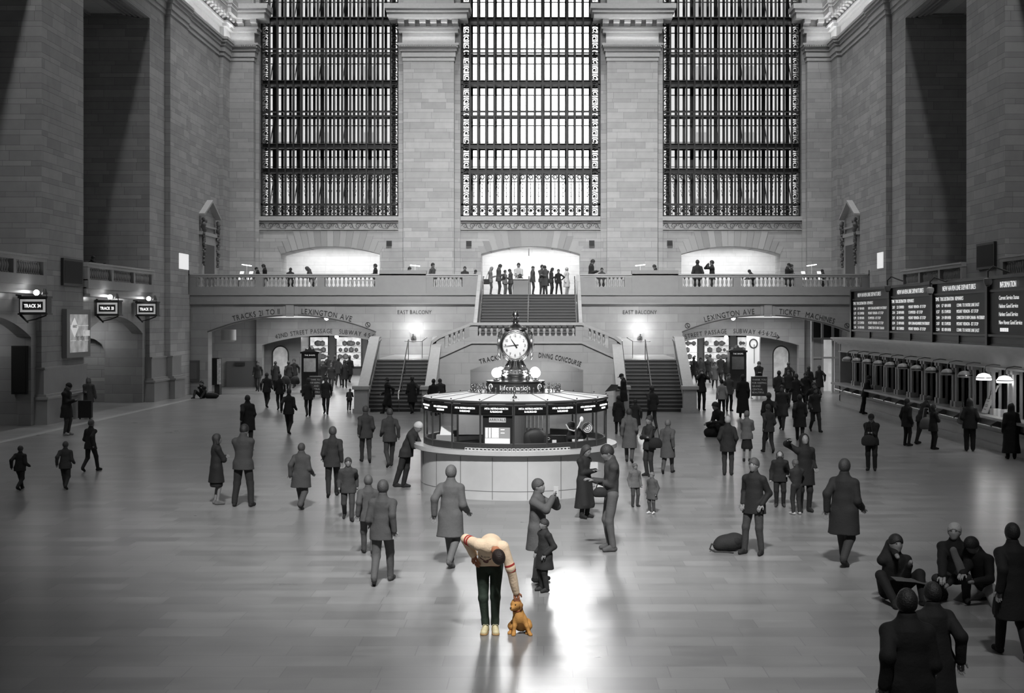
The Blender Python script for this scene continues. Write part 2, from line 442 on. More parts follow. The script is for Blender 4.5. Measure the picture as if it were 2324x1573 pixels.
# carved running-scroll frieze under the windows, sills
fr = MB(); sc_ = MB()
for cx in (-12.7, 0, 12.7):
    fr.box(cx-4.4, cx+4.4, 83.12, 83.32, 10.42, 10.69)
    fr.box(cx-4.4, cx+4.4, 83.18, 83.32, 10.30, 10.34); fr.box(cx-4.4, cx+4.4, 83.18, 83.32, 9.84, 9.88)
    for k in range(19):
        x = cx-4.15 + k*.46; f = 1 if k % 2 else -1
        pts = []
        for i in range(15):
            t = i*.55; r = .19 - .012*i
            pts.append((x + f*r*math.cos(t), 83.26, 10.09 + r*math.sin(t)))
        sc_.tube(pts, .022, 4, cap=False)
        sc_.tube([(x-.23, 83.26, 10.09-.17*f), (x, 83.26, 10.09-.19*f*.9), (x+.23, 83.26, 10.09+.17*f)], .022, 4, cap=False)
fr.build('window_sill', ST_TRIM, EW); sc_.build('scroll_frieze', mat('frieze_relief', .2, .6), EW, smooth=80)
# fan of arch stones above each opening
vs = MB()
for cx in (-12.62, 0, 12.62):
    n = 17; arc = arch(cx, 3.12, 8.3, 8.78, n)
    for i in range(n):
        a, b = arc[i], arc[i+1]
        def up(p, z): 
            d = Vector((p[0]-cx, p[1]-1.2)).normalized(); t = (z-p[1])/d.y; return (p[0]+d.x*t, z)
        zt = 9.78 if 3 <= i <= 13 else 9.78 - .32*(3-i if i < 3 else i-13)
        q = .05 if i % 2 else .03
        vs.prism([(a[0]+.01, a[1]+.02), (b[0]-.01, b[1]+.02), up((b[0]-.01, b[1]), zt), up((a[0]+.01, a[1]), zt)], 'y', 83.3-q, 83.32)
mv = mat('arch_stone', .36, .6)
g = mv.node_tree.nodes.new('ShaderNodeNewGeometry'); mr = mv.node_tree.nodes.new('ShaderNodeMapRange')
mr.inputs['To Min'].default_value = .28; mr.inputs['To Max'].default_value = .42
mv.node_tree.links.new(g.outputs['Random Per Island'], mr.inputs['Value']); mv.node_tree.links.new(mr.outputs[0], mv.node_tree.nodes['Principled BSDF'].inputs['Base Color'])
vs.build('arch_stones', mv, EW)
for i, (x, y) in enumerate(((884, 553), (1064, 553), (1343, 552), (1520, 552))):
    p = W(x, y, 83.05 if i else 83.25); e = empty('vent_grille', (p[0], 83.08, p[2]-.16), 0,
        ['dark square vent grille on the wall right of the left lit arch', 'dark square vent grille just left of the middle lit arch',
         'dark square vent grille just right of the middle lit arch', 'dark square vent grille on the wall left of the right lit arch'][i], 'vent', 'square wall vents on the balcony wall')
    m = MB(); m.box(p[0]-.17, p[0]+.17, 83.0, 83.1, p[2]-.17, p[2]+.17); m.build('frame', CHAR, e)
    m = MB()
    for k in range(5): m.box(p[0]-.13, p[0]+.13, 82.98, 83.01, p[2]-.12+k*.055, p[2]-.10+k*.055)
    m.build('louvre', BLACK, e)

# ================================================================== great windows
ZL = [13.62, 15.2, 17.23, 19.2, 21.22, 23.2, 25.2, 27.2, 29.2]
def window(idx, cx):
    root = empty('window_%d' % idx, (cx, 83.9, 10.69), 0, kind='structure')
    D0 = 83.75
    fr = MB(); L, Rr = cx-4.4, cx+4.4; i0, i1 = cx-3.85, cx+3.85
    for a in (L, Rr-.14): fr.box(a, a+.14, D0-.1, D0+.25, 10.69, 31)
    fr.box(L, Rr, D0-.1, D0+.25, 10.69, 10.8); fr.box(L, Rr, D0-.1, D0+.2, 11.42, 11.54)
    for z in ZL:
        t = .05
        fr.box(L, Rr, D0-.1, D0+.2, z-.15, z-.15+t); fr.box(L, Rr, D0-.1, D0+.2, z+.1, z+.1+t)
        fr.box(L, Rr, D0+.02, D0+.12, z-.1, z+.1) if z in (13.62, 15.2, 19.2, 23.2, 27.2) else None
    for k in range(16):
        x = i0 + (i1-i0)*k/15; fr.box(x-.045, x+.045, D0-.14, D0+.2, 10.69, 31)
        fr.box(x-.06, x-.03, D0-.17, D0-.05, 10.69, 31)
    fr.build('window_frame', IRON, root)
    sc2 = MB()
    def ringlet(x, z, r, f=1):
        pts = [(x + f*(r-.011*i*r/.2)*math.cos(i*.6), D0, z + (r-.011*i*r/.2)*math.sin(i*.6)) for i in range(15)]
        sc2.tube(pts, .028, 4, cap=False)
    for sx in (L+.345, Rr-.345):
        z = 11.0; k = 0
        while z < 30.5:
            ringlet(sx, z, .2, 1 if k % 2 else -1); sc2.ball((sx, D0, z), .075, 6)
            for dx, dz in ((-.2,-.24),(.2,-.24)): sc2.ball((sx+dx, D0, z+dz), .05, 5)
            sc2.tube([(sx-.22, D0, z-.25), (sx, D0, z-.22), (sx+.22, D0, z-.25)], .03, 4, cap=False)
            z += .5; k += 1
    for k in range(15):
        x = i0 + (i1-i0)*(k+.5)/15
        ringlet(x, 11.12, .19, 1 if k % 2 else -1); sc2.ball((x, D0, 11.12), .09, 6)
        for dx, dz in ((-.17, .2), (.17, .2), (-.17, -.2), (.17, -.2)): sc2.ball((x+dx, D0, 11.12+dz), .06, 5)
        for dx in (-.12, .12): sc2.box(x+dx-.012, x+dx+.012, D0, D0+.03, 10.8, 11.45)
        for q in range(8): 
            t = q*math.pi/4; sc2.ball((x+.13*math.cos(t), D0, 13.2+.15*math.sin(t)), .055, 5)
        ringlet(x, 13.2, .17, -1)
        sc2.box(x-.02, x+.02, D0, D0+.03, 11.54, 13.0)
        for z, r in ((12.85, .09), (12.62, .07), (12.35, .1), (12.1, .06)):
            for f in (-1, 1): sc2.tube([(x+f*r*.2, D0, z-.12), (x+f*r, D0, z-.06), (x+f*r*1.1, D0, z+.03), (x+f*r*.5, D0, z+.06)], .016, 4, cap=False)
    sc2.build('scrollwork', IRON, root, smooth=80)
    # outer skin of the double window with glass walkways between
    ou = MB(); D1 = 85.3
    for k in range(16):
        x = i0 + (i1-i0)*k/15; wd = .08 if k % 3 else .12
        ou.box(x-wd, x+wd, D1, D1+.12, 10.69, 31)
    for z in ZL:
        ou.box(L, Rr, D1-.02, D1+.12, z-.09, z+.09)
        ou.box(L, Rr, D1, D1+.1, z-.55, z-.5); ou.box(L, Rr, D1, D1+.1, z+.42, z+.45)
    for z in (15.2, 19.2, 23.2, 27.2): ou.box(L, Rr, D0+.25, D1, z-.03, z+.05)
    for k in range(0, 16, 3):
        x = i0 + (i1-i0)*k/15
        for z in (11.7, 15.4, 19.4, 23.4): ou.tube([(x, D0+.3, z), (x, D1, z+1.9)], .03, 4)
    ou.box(L-.1, L+.55, D0+.25, D1, 10.69, 31) if False else None
    ou.build('outer_frame', IRON_IN, root)
    gl = MB(); gl.box(L, Rr, D1+.04, D1+.06, 10.69, 31); gl.build('glass_pane', GLASS, root)
for i, cx in enumerate((-12.7, 0, 12.7)): window(i+1, cx)

# neighbouring buildings beyond the glass
for s, nm in ((-1, 'left'), (1, 'right')):
    e = empty('neighbouring_building', (s*34, 145, 0), 0, 'pale tall building seen through the bars of the tall window on the ' + nm, 'building', None)
    m = MB(); m.box(s*8.8, s*60, 140, 150, 0, 70); m.build('facade', mat('sunlit_facade', .62, .8), e)  # plain pale tone over the whole facade
    m = MB()
    for zz in range(8, 66, 7):
        for k in range(9): m.box(s*(12+5*k), s*(13.2+5*k), 139.9, 140.1, zz, zz+2.0)
    m.build('window_row', mat('facade_window', .35, .3), e)

# ================================================================== balcony and its front
B = MB(); 
for s in (-1, 1): B.box(s*2.85, s*19.0, 73.9, 83.4, 5.3, 5.6)
B.box(-2.85, 2.85, 74.0, 83.4, 5.3, 5.6)
BF = B.build('floor_balcony', ST_DARK, kind='structure')
c = MB()
for s in (-1, 1):
    for d, z0, z1 in ((.22, 5.55, 5.64), (.12, 5.1, 5.55), (.2, 5.05, 5.12), (.1, 4.98, 5.05)):
        c.box(s*2.85, s*19.8, 74-d, 74.4, z0, z1)
c.build('trim_3', ST_DARK, kind='structure')
LW = MB(); AC = 13.28
for s in (-1, 1):
    LW.prism(wall_outline(*sorted((s*8.0, s*19.9)), 0, 5.0, [(s*AC, 4.69, 3.5, 4.4)]), 'y', 74.0, 74.9)
    LW.box(s*8.0, s*2.75, 74.0, 74.9, 0, 5.3)
    LW.box(s*(AC+.08)-.22, s*(AC+.08)+.22, 73.85, 74.05, 4.36, 5.0)
    for d in (-.33, .33): LW.box(s*(AC+.08)+d-.09, s*(AC+.08)+d+.09, 73.96, 74.02, 4.4, 4.98)
LWO = LW.build('wall_balcony', ST_LOW, kind='structure')
# archivolt line along the arch
m = MB()
for s in (-1, 1):
    m.tube([(x, 73.98, z) for x, z in arch(s*AC, 4.72, 3.5, 4.44, 28)], .035, 4)
m.build('arch_moulding', mat('dark_edge_stone', .12, .5), LWO)
tx = MB()
r_ = (4.69**2+.9**2)/(1.8); z0_ = 4.4-r_
def arc_text(s, x_px, size, cxs, x_end):     # start so that the text begins at pixel column x_px on the balcony front
    X = XA(x_px, 73.95); ang = math.asin((X-cxs)/(r_+.14)); text_arc(tx, s, size, cxs, z0_, r_+.12, ang, 73.97, width=(x_end-x_px)*74/FP*1.0)
arc_text('TRACKS 21 TO 11', 529, .43, -AC, 636)
arc_text('LEXINGTON AVE', 684, .43, -AC, 798)
arc_text('LEXINGTON AVE', 1600, .43, AC, 1714)
arc_text('TICKET  MACHINES', 1768, .43, AC, 1895)
text(tx, 'EAST BALCONY', .31, (XA(941, 74), 73.97, W(0, 713, 74)[2]), sx=1.9/text_layout('EAST BALCONY', .31)[1])
text(tx, 'EAST BALCONY', .31, (XA(1452, 74), 73.97, W(0, 713, 74)[2]), sx=1.9/text_layout('EAST BALCONY', .31)[1])
for x, y in ((835, 737), (1560, 739), (1922, 739)):        # step-free access emblem
    p = W(x, y, 74)
    tx.tube([(p[0]+.13*math.cos(t*.35), 73.97, p[2]+.13*math.sin(t*.35)) for t in range(19)], .014, 4)
    tx.tube([(p[0]-.03, 73.97, p[2]+.09), (p[0]-.02, 73.97, p[2]-.02), (p[0]+.05, 73.97, p[2]-.03), (p[0]+.08, 73.97, p[2]-.09)], .018, 4)
    tx.ball((p[0]-.03, 73.97, p[2]+.09), .025, 6)
tx.build('inscription', LETTER, LWO)

# balustrades of the balcony
def zrow(y): return W(0, y, 74)[2]
for s, nm in ((-1, 'left'), (1, 'right')):
    def mx(px): return XA(px, 74) if s < 0 else -XA(px, 74)
    e = empty('balustrade', (s*11, 74.1, 5.6), 0, 'long stone balustrade on the front of the far balcony, %s of the central stairs' % nm, 'balustrade')
    m = MB(); r = MB(); p = MB()
    x0, x1 = -19.75, -2.85
    m.box(s*x0, s*x1, 73.85, 74.3, 5.62, 6.02)
    r.box(s*x0, s*x1, 73.86, 74.3, 6.55, 6.66); r.box(s*x0, s*x1, 73.8, 74.36, 6.66, 6.74)
    blocks = [(-19.85, -18.95), (-15.3, -14.87), (-11.85, -11.42), (-8.35, -5.75)]
    for a, b in ((-18.95, -18.6), (-15.3, -14.87), (-11.85, -11.42), (-8.6, -8.3), (-5.75, -5.35), (-3.72, -2.85)):
        p = MB(); p.box(s*a, s*b, 73.86, 74.28, 6.0, 6.56); p.build('pier', ST_DARK, e)
    for a, b in (blocks[0], blocks[3]): p = MB(); p.box(s*a, s*b, 73.8, 74.6, 5.6, 6.95); p.build('pedestal_block', ST_DARK, e)
    m.build('plinth', ST_DARK, e); r.build('rail', ST_TRIM, e)
    pts = []
    for a, b in ((-18.6, -15.3), (-14.87, -11.85), (-11.42, -8.6), (-5.3, -3.72)):
        n = max(1, round((b-a)/.234)); 
        for k in range(n): pts.append((s*(a+(b-a)*(k+.5)/n), 74.07, 6.02))
    balusters(e, pts)

# rooms behind the three balcony arches
for i, cx in enumerate((-12.62, 0, 12.62)):
    m = MB(); m.box(cx-4.2, cx+4.2, 89.2, 89.4, 5.4, 9.4); m.box(cx-4.3, cx-4.1, 85.2, 89.4, 5.4, 9.4); m.box(cx+4.1, cx+4.3, 85.2, 89.4, 5.4, 9.4)
    w = m.build('wall_room_%d' % (i+1), stone('room_stone_%d' % i, .72, amp=.12, rough=.6, mortar=.2), kind='structure')
    m = MB(); m.box(cx-4.3, cx+4.3, 85.0, 89.4, 9.1, 9.3); m.build('room_ceiling', ROOMW, w)
    m = MB(); m.box(cx-4.3, cx+4.3, 83.3, 89.4, 5.4, 5.6); m.build('room_floor', ST_DARK, w)

# ================================================================== stairs
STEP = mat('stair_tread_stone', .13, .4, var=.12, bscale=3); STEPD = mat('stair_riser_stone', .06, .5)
def flight(name, x0, x1, y0, z0, n, rise, run, label=None, wall=None):
    t = MB(); rz = MB()
    for k in range(n):
        ya = y0 + k*run; zb = z0 + (k+1)*rise
        rz.box(x0, x1, ya+.04, ya+run+.3, z0, zb-.045)
        t.box(x0, x1, ya, ya+run+.3, zb-.045, zb)
    return t, rz
CM = MB()
SH = stone('stair_hall_marble', .40, amp=.16, rough=.3, P=1.05, w1=1.9, w2=1.9, mortar=.25, split=.5)
for s, nm in ((-1, 'left'), (1, 'right')):
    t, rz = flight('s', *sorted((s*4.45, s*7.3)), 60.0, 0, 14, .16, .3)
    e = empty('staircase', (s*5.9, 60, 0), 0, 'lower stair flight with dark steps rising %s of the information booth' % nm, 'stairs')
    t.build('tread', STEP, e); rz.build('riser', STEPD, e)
    m = MB(); m.box(s*4.2, s*7.5, 64.2, 74, 0, 2.24); m.build('landing', ST_DARK, e)
    # five steps up to the middle landing
    m = MB()
    for k in range(5): m.box(s*(4.35-.32*k), s*2.6, 64.0, 69.0, 2.2, 2.24+.16*(k+1))
    m.build('turning_steps', STEP, e)
    # parapets
    for x, tg in ((7.4, 'outer'), (4.35, 'inner')):
        m = MB(); pr = [(59.6, 0), (59.6, .95), (60.0, 1.0), (64.2, 3.22), (64.9, 3.3), (64.9 if x < 5 else 74, 3.3 if x < 5 else 3.3), (64.9 if x < 5 else 74, 0)]
        if x > 5: pr = [(59.6, 0), (59.6, .95), (60.0, 1.0), (64.2, 3.3), (64.8, 3.3), (64.8, 0)]
        m.prism(pr, 'x', s*(x-.17), s*(x+.17)); m.build('parapet', SH, e)
        m = MB(); c0 = [(59.6, .95), (60.0, 1.0), (64.2, 3.26), (64.9, 3.3)]
        m.prism(c0 + [(a, b+.08) for a, b in reversed(c0)], 'x', s*(x-.24), s*(x+.24)); m.build('coping', ST_TRIM, e)
        m = MB(); m.box(s*(x-.3), s*(x+.3), 59.35, 59.85, 0, 1.05); m.box(s*(x-.38), s*(x+.38), 59.27, 59.93, 1.05, 1.2); m.box(s*(x-.36), s*(x+.36), 59.3, 59.9, 0, .18)
        m.build('newel', ST_TRIM, e)
        m = MB(); xx = x-.27 if x > 5 else x+.27
        m.tube([(s*xx, 59.8, .8), (s*xx, 60.2, .95), (s*xx, 64.2, 3.12), (s*xx, 64.8, 3.2)], .03, 6)
        m.build('handrail', BRASS, e, smooth=60)
    m = MB(); xx = 5.75
    m.tube([(s*xx, 59.7, .5), (s*xx, 59.8, .92), (s*xx, 60.2, 1.0), (s*xx, 64.2, 3.2), (s*xx, 64.5, 3.2)], .03, 6)
    for yy in (60, 61.4, 62.8, 64.2): m.cyl((s*xx, yy, max(0, (yy-60)*.533)), (s*xx, yy, (yy-60)*.53+.95), .02, n=6)
    m.build('handrail', BRASS, e, smooth=60)
    # thin landing rail
    m = MB(); m.tube([(s*4.9, 64.6, 3.3), (s*5.3, 66.6, 3.1), (s*6.2, 66.6, 3.1)], .025, 6)
    m.cyl((s*5.3, 66.6, 2.24), (s*5.3, 66.6, 3.1), .018, n=6); m.build('landing_rail', BRASS, e, smooth=60)
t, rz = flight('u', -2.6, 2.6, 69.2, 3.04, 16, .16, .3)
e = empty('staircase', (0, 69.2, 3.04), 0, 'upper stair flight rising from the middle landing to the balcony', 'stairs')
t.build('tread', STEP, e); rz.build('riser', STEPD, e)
m = MB(); m.box(-2.7, 2.7, 63.7, 69.5, 2.8, 3.04); m.build('landing', ST_DARK, e)
for x, z1 in ((-2.55, 1), (0.0, 1), (2.55, 1)):
    m = MB(); m.tube([(x, 69.0, 3.9), (x, 69.2, 4.05), (x, 74.0, 6.6), (x, 74.5, 6.6)], .035, 6)
    for k in range(5): m.cyl((x, 69.3+1.15*k, 3.1+.61*k), (x, 69.3+1.15*k, 4.1+.61*k), .022, n=6)
    m.build('handrail', mat('bright_steel', .8, .25, 1), e, smooth=60)
for s in (-1, 1):
    m = MB(); m.prism([(68.9, 0), (68.9, 4.0), (74.0, 6.7), (74, 0)], 'x', s*2.66, s*2.85); m.build('stair_cheek', SH, e)
# middle landing front with its low arch
m = MB()
top = [(4.35, 2.35), (2.64, 3.12), (-2.64, 3.12), (-4.35, 2.35)]
pr = [(-4.35, 0), (-2.72, 0)] + arch(0, 2.72, 1.76, 2.28) + [(2.72, 0), (4.35, 0)] + top
m.prism(pr, 'y', 63.5, 64.0)
LWD = m.build('wall_landing', SH, kind='structure')
m = MB(); m.box(-3.6, 3.6, 66.4, 66.6, 0, 2.8); m.box(-3.7, -3.4, 64.0, 66.6, 0, 2.8); m.box(3.4, 3.7, 64, 66.6, 0, 2.8); m.box(-3.7, 3.7, 64, 66.5, 2.5, 2.8)
m.build('passage_back', SH, LWD)
m = MB(); m.prism([(-4.35, 2.27), (-2.64, 3.04), (2.64, 3.04), (4.35, 2.27), (4.35, 2.37), (2.64, 3.14), (-2.64, 3.14), (-4.35, 2.37)], 'y', 63.42, 63.5)
m.prism([(-4.35, 2.75), (-2.64, 3.5-.12), (2.64, 3.5-.12), (4.35, 2.75), (4.35, 2.5), (2.64, 3.25), (-2.64, 3.25), (-4.35, 2.5)], 'y', 63.46, 63.52) if False else None
m.build('landing_moulding', ST_TRIM, LWD)
tx = MB(); rr = (2.72**2+.52**2)/(1.04); zz = 2.28-rr
X = XA(1090, 63.5); text_arc(tx, 'TRACKS 100 TO 117', .33, 0, zz, rr+.12, math.asin(X/(rr+.1)), 63.47, width=2.35)
X = XA(1222, 63.5); text_arc(tx, 'DINING CONCOURSE', .33, 0, zz, rr+.12, math.asin(X/(rr+.1)), 63.47, width=2.05)
tx.build('inscription', LETTER, LWD)
e = empty('balustrade', (0, 63.7, 3.04), 0, 'stone balustrade of the middle stair landing, directly behind the clock', 'balustrade')
m = MB(); r = MB(); p = MB()
m.box(-2.7, 2.7, 63.55, 63.9, 3.1, 3.4); r.box(-2.75, 2.75, 63.5, 63.95, 3.92, 4.05)

for a in (-2.75, 2.35): p = MB(); p.box(a, a+.4, 63.57, 63.88, 3.4, 3.93); p.build('pier', SH, e)
for s in (-1, 1):
    m.prism([(s*2.64, 3.1), (s*4.35, 2.3), (s*4.35, 2.62), (s*2.64, 3.42)], 'y', 63.56, 63.89)
    r.prism([(s*2.64, 3.92), (s*4.2, 3.28), (s*4.5, 3.05), (s*4.6, 2.75), (s*4.6, 2.9), (s*4.55, 3.2), (s*4.25, 3.42), (s*2.64, 4.05)], 'y', 63.51, 63.94)
    p = MB(); p.prism([(s*3.95, 2.75), (s*4.35, 2.6), (s*4.35, 3.2), (s*3.95, 3.38)], 'y', 63.58, 63.87); p.build('pier', SH, e)
m.build('plinth', SH, e); r.build('rail', ST_TRIM, e)
pts = [(-2.25 + 4.5*k/16, 63.72, 3.4) for k in range(17)]
for s in (-1, 1): pts += [(s*(3.05+.22*k), 63.72, 3.24-.1*k) for k in range(4)]
balusters(e, pts)

# ================================================================== ground-level passages behind the two big arches
P_ = MB(); C_ = MB(); T2 = MB()
for s in (-1, 1):
    # inner arch wall carrying the street names
    cx2 = s*12.7; hw2 = 3.95
    P_.prism(wall_outline(*sorted((s*7.6, s*17.0)), 0, 4.3, [(cx2, hw2, 2.6, 3.2)]), 'y', 82.0, 82.6)
    P_.box(s*17.0, s*20.2, 82.4, 82.8, 0, 4.3); P_.box(s*19.9, s*20.2, 74.9, 82.8, 0, 4.3)
    P_.box(s*7.4, s*7.7, 74.9, 108, 0, 4.6)
    P_.box(s*16.9, s*17.1, 82.6, 108, 0, 4.6)
    C_.box(s*7.4, s*20.2, 74.9, 82.2, 4.45, 4.6); C_.box(s*7.4, s*17.2, 82.5, 108, 3.5, 3.7)
    rr = (hw2**2+.6**2)/1.2; zz = 3.2-rr
    X = XA(626, 82) if s < 0 else XA(1522, 82)
    text_arc(T2, '42ND STREET PASSAGE   SUBWAY 4·5·6·7·S', .40, cx2, zz, rr+.14, math.asin((X-cx2)/(rr+.15)), 81.97, width=6.6)
PW = P_.build('wall_passage', ST_LOW, kind='structure'); C_.build('ceiling_passage', mat('passage_plaster', .6, .6), kind='structure')
p = W(1760, 763, 82)
T2.tube([(p[0]-.25, 81.97, p[2]), (p[0]+.22, 81.97, p[2]-.08)], .02, 4)
T2.tube([(p[0]+.08, 81.97, p[2]+.1), (p[0]+.24, 81.97, p[2]-.08), (p[0]+.05, 81.97, p[2]-.18)], .02, 4)
T2.build('inscription', LETTER, PW)
# ================================================================== information booth
BX, BY = XA(1170, 32.95), 32.95
def ring(m, r0, r1, z0, z1, n=72, a0=0, a1=2*math.pi):
    full = abs(a1-a0-2*math.pi) < 1e-6; k = n if full else n+1; vs = []
    for i in range(k):
        t = a0 + (a1-a0)*i/n
        for r, z in ((r0, z0), (r1, z0), (r1, z1), (r0, z1)): vs.append((BX+r*math.cos(t), BY+r*math.sin(t), z))
    fs = []
    for i in range(n):
        a = i*4; b = ((i+1) % k)*4
        for j in range(4): fs.append((a+j, a+(j+1) % 4, b+(j+1) % 4, b+j))
    if not full: fs += [(0, 1, 2, 3), ((k-1)*4+3, (k-1)*4+2, (k-1)*4+1, (k-1)*4)]
    m.add(vs, fs); return m
BM = mat('booth_marble', .5, .4, var=.22, bscale=1.6)
bo = empty('information_booth', (BX, BY, 0), 0, 'round marble and glass information booth with a drum on its roof, middle of the hall', 'booth')
m = MB(); ring(m, 2.1, 2.35, 0, 1.04); m.build('base', BM, bo, smooth=40)
m = MB(); 
for k in range(18):
    t = R(20*k-90+8); m.box(-.006, .006, -.01, .01, .02, 1.02); 
    M_ = Matrix.Translation((BX+2.35*math.cos(t), BY+2.35*math.sin(t), 0)) @ Matrix.Rotation(t-R(90), 4, 'Z')
    for q in range(len(m.v)-8, len(m.v)): m.v[q] = tuple(M_ @ Vector(m.v[q]))
ring(m, 2.34, 2.353, .2, .215); m.build('joint', mat('joint_line', .15, .7), bo)
m = MB(); ring(m, 2.1, 2.38, 1.0, 1.05); ring(m, 2.0, 2.52, 1.05, 1.15); m.build('counter', mat('counter_marble', .5, .25, var=.1, bscale=3), bo, smooth=40)
m = MB(); ring(m, 2.2, 2.27, 1.15, 1.3); m.build('counter_upstand', CHAR, bo, smooth=40)
RB = 2.27
def bp(k, r=RB, off=-90): t = R(20*k+off); return (BX+r*math.cos(t), BY+r*math.sin(t))
zt = 2.26
m = MB()
for k in range(18):
    x, y = bp(k); m.cyl((x, y, 1.15), (x, y, zt), .026, n=6)
    a, b = bp(k), bp(k+1)
    for z, r in ((zt, .03), (1.98, .02), (2.2, .02), (1.3, .015)): m.cyl((a[0], a[1], z), (b[0], b[1], z), r, n=5)
m.build('post', mat('booth_bronze', .12, .35, .7), bo)
m = MB()
for k in range(18):
    a, b = bp(k), bp(k+1); m.add([(a[0], a[1], 1.2), (b[0], b[1], 1.2), (b[0], b[1], 1.98), (a[0], a[1], 1.98)], [(0, 1, 2, 3)])
m.build('glass_panel', BGLASS, bo, fix=False)
m = MB(); fm = MB()
for k in range(18):
    a, b = bp(k, 2.3), bp(k+1, 2.3); c, d = bp(k, 1.15), bp(k+1, 1.15)
    def L(p, q, t): return (p[0]+(q[0]-p[0])*t, p[1]+(q[1]-p[1])*t)
    a2, b2, c2, d2 = L(a, b, .03), L(a, b, .97), L(c, d, .03), L(c, d, .97)
    m.hexa([(*a2, zt), (*b2, zt), (*d2, zt+.12), (*c2, zt+.12), (*a2, zt+.03), (*b2, zt+.03), (*d2, zt+.15), (*c2, zt+.15)])
    fm.tube([(*a, zt+.02), (*c, zt+.14)], .02, 5); fm.tube([(*a, zt+.01), (*b, zt+.01)], .03, 5)
    x, y = bp(k, 2.31); fm.ball((x, y, zt+.07), .02, 6)
m.build('roof_panel', mat('roof_white', .8, .5), bo); fm.build('roof_rib', MATS['booth_bronze'], bo)
# lit sign over each front pane
names = [('MTA METRO-NORTH', 'RAILROAD')]*18
for k in list(range(-5, 5)):
    a, b = bp(k, 2.275), bp(k+1, 2.275)
    ux, uy = (b[0]-a[0]), (b[1]-a[1]); ln = math.hypot(ux, uy); U = Vector((ux/ln, uy/ln, 0)); Nn = U.cross(Vector((0, 0, 1)))
    cxy = Vector(((a[0]+b[0])/2, (a[1]+b[1])/2, 0))
    m = MB(); q = [cxy + U*sx*(ln/2-.03) + Nn*o for o in (.0, .05) for sx in (-1, 1)]
    p = [q[0], q[1], q[3], q[2]]
    m.hexa([(v.x, v.y, 2.0) for v in p] + [(v.x, v.y, 2.18) for v in p])
    sg = m.build('sign_panel', BLACKG, bo)
    t = MB(); o = cxy + Nn*.055
    text(t, 'MTA METRO-NORTH', .058, (o.x, o.y, 2.105), U); text(t, 'RAILROAD', .058, (o.x, o.y, 2.035), U)
    t2 = t.build('lettering', mat('sign_glow', .9, .4, emis=1, es=3.2), bo); t2.parent = sg
# drum with sign, cresting, bell
m = MB(); m.lathe([(0, zt+.1), (1.2, zt+.1), (1.2, zt+.16), (.72, zt+.18), (.70, 2.62), (.73, 2.64), (.73, 2.68), (0, 2.7)], (BX, BY, 0), 48); m.build('drum', BRASS, bo, smooth=40)
m = MB()
def onring(mb, s, size, r, z, ang0, sx=1):
    lay, wd = text_layout(s, size, gap=.06)
    for ch, x, w in lay:
        t = R(-90) + ang0 + ((x + w/2) - wd/2)/r*sx; g = glyph(ch)
        O = Vector((BX + r*math.cos(t), BY + r*math.sin(t), z)); U = Vector((-math.sin(t), math.cos(t), 0)); N_ = Vector((math.cos(t), math.sin(t), 0))
        mb.add([tuple(O + U*(a*size-w/2) + Vector((0, 0, b*size)) + N_*c*size) for a, b, c in g[0]], g[1])
onring(m, 'Information', .17, .735, 2.47, 0.0)
for a in (-.95, .95): onring(m, 'M', .1, .735, 2.49, a); m.tube([(BX+.74*math.cos(R(-90)+a+.1*math.cos(q*.7)), BY+.74*math.sin(R(-90)+a+.1*math.cos(q*.7)), 2.53+.08*math.sin(q*.7)) for q in range(8)], .015, 4)
onring(m, 'Trains', .12, .735, 2.48, -1.45); onring(m, 'Trains', .12, .735, 2.48, 1.45)
m.build('drum_lettering', mat('sign_letter_white', .85, .4, emis=1, es=.25), bo)
m = MB(); ring(m, .70, .735, 2.42, 2.62, a0=R(-175), a1=R(-5)); m.build('drum_band', CHAR, bo, smooth=40)
m = MB(); ring(m, 1.08, 1.12, 2.36, 2.42)
for k in range(44):
    t = 2*math.pi*k/44; x, y = BX+1.1*math.cos(t), BY+1.1*math.sin(t)
    hh = .13 if k % 2 else .09
    m.cyl((x, y, 2.42), (x, y, 2.42+hh), .02, .012, 5); m.ball((x, y, 2.42+hh+.02), .03, 6)
    if k % 2: m.ball((x, y, 2.46), .04, 6)
m.build('cresting', BRASSD, bo, smooth=60)
e = empty('service_bell', W(1168, 906, 30.9), 0, 'small chrome service bell on a white pad at the roof edge of the booth', 'bell')
p = e.location; p.z = 2.31
m = MB(); m.lathe([(0, 0), (.1, 0), (.1, .03), (0, .03)], (p.x, p.y, p.z), 16); m.build('pad', WHITE, e)
m = MB(); m.ball((p.x, p.y, p.z+.06), .06, 12, (1, 1, .8)); m.build('dome', BRASS, e, smooth=80)
# booth inside: desks, screens, column, clutter
m = MB(); ring(m, 1.35, 2.1, .68, .74); m.lathe([(0, 0), (.25, 0), (.25, 2.3), (0, 2.3)], (BX, BY, 0), 20); m.build('desk', mat('booth_desk', .12, .5), bo)
ar = empty('arrivals_screen', (BX, BY-2.0, 1.15), 0, 'black panel headed ARRIVALS with a lit timetable screen inside the booth', 'screen')
a, b = bp(-1, 2.2), bp(0, 2.2); U = (Vector((b[0], b[1], 0)) - Vector((a[0], a[1], 0))); ln = U.length; U.normalize(); Nn = U.cross(Vector((0, 0, 1)))
cxy = Vector(((a[0]+b[0])/2, (a[1]+b[1])/2, 0))
def slab(mb, u0, u1, z0, z1, o0, o1):
    p = [cxy+U*u0+Nn*o0, cxy+U*u1+Nn*o0, cxy+U*u1+Nn*o1, cxy+U*u0+Nn*o1]
    mb.hexa([(v.x, v.y, z0) for v in p] + [(v.x, v.y, z1) for v in p])
m = MB(); slab(m, -ln/2+.03, ln/2-.03, 1.2, 1.96, -.05, 0); m.build('panel', BLACK, ar)
m = MB(); slab(m, -.2, .2, 1.8, 1.92, 0, .01); m.build('title_plate', WHITE, ar)
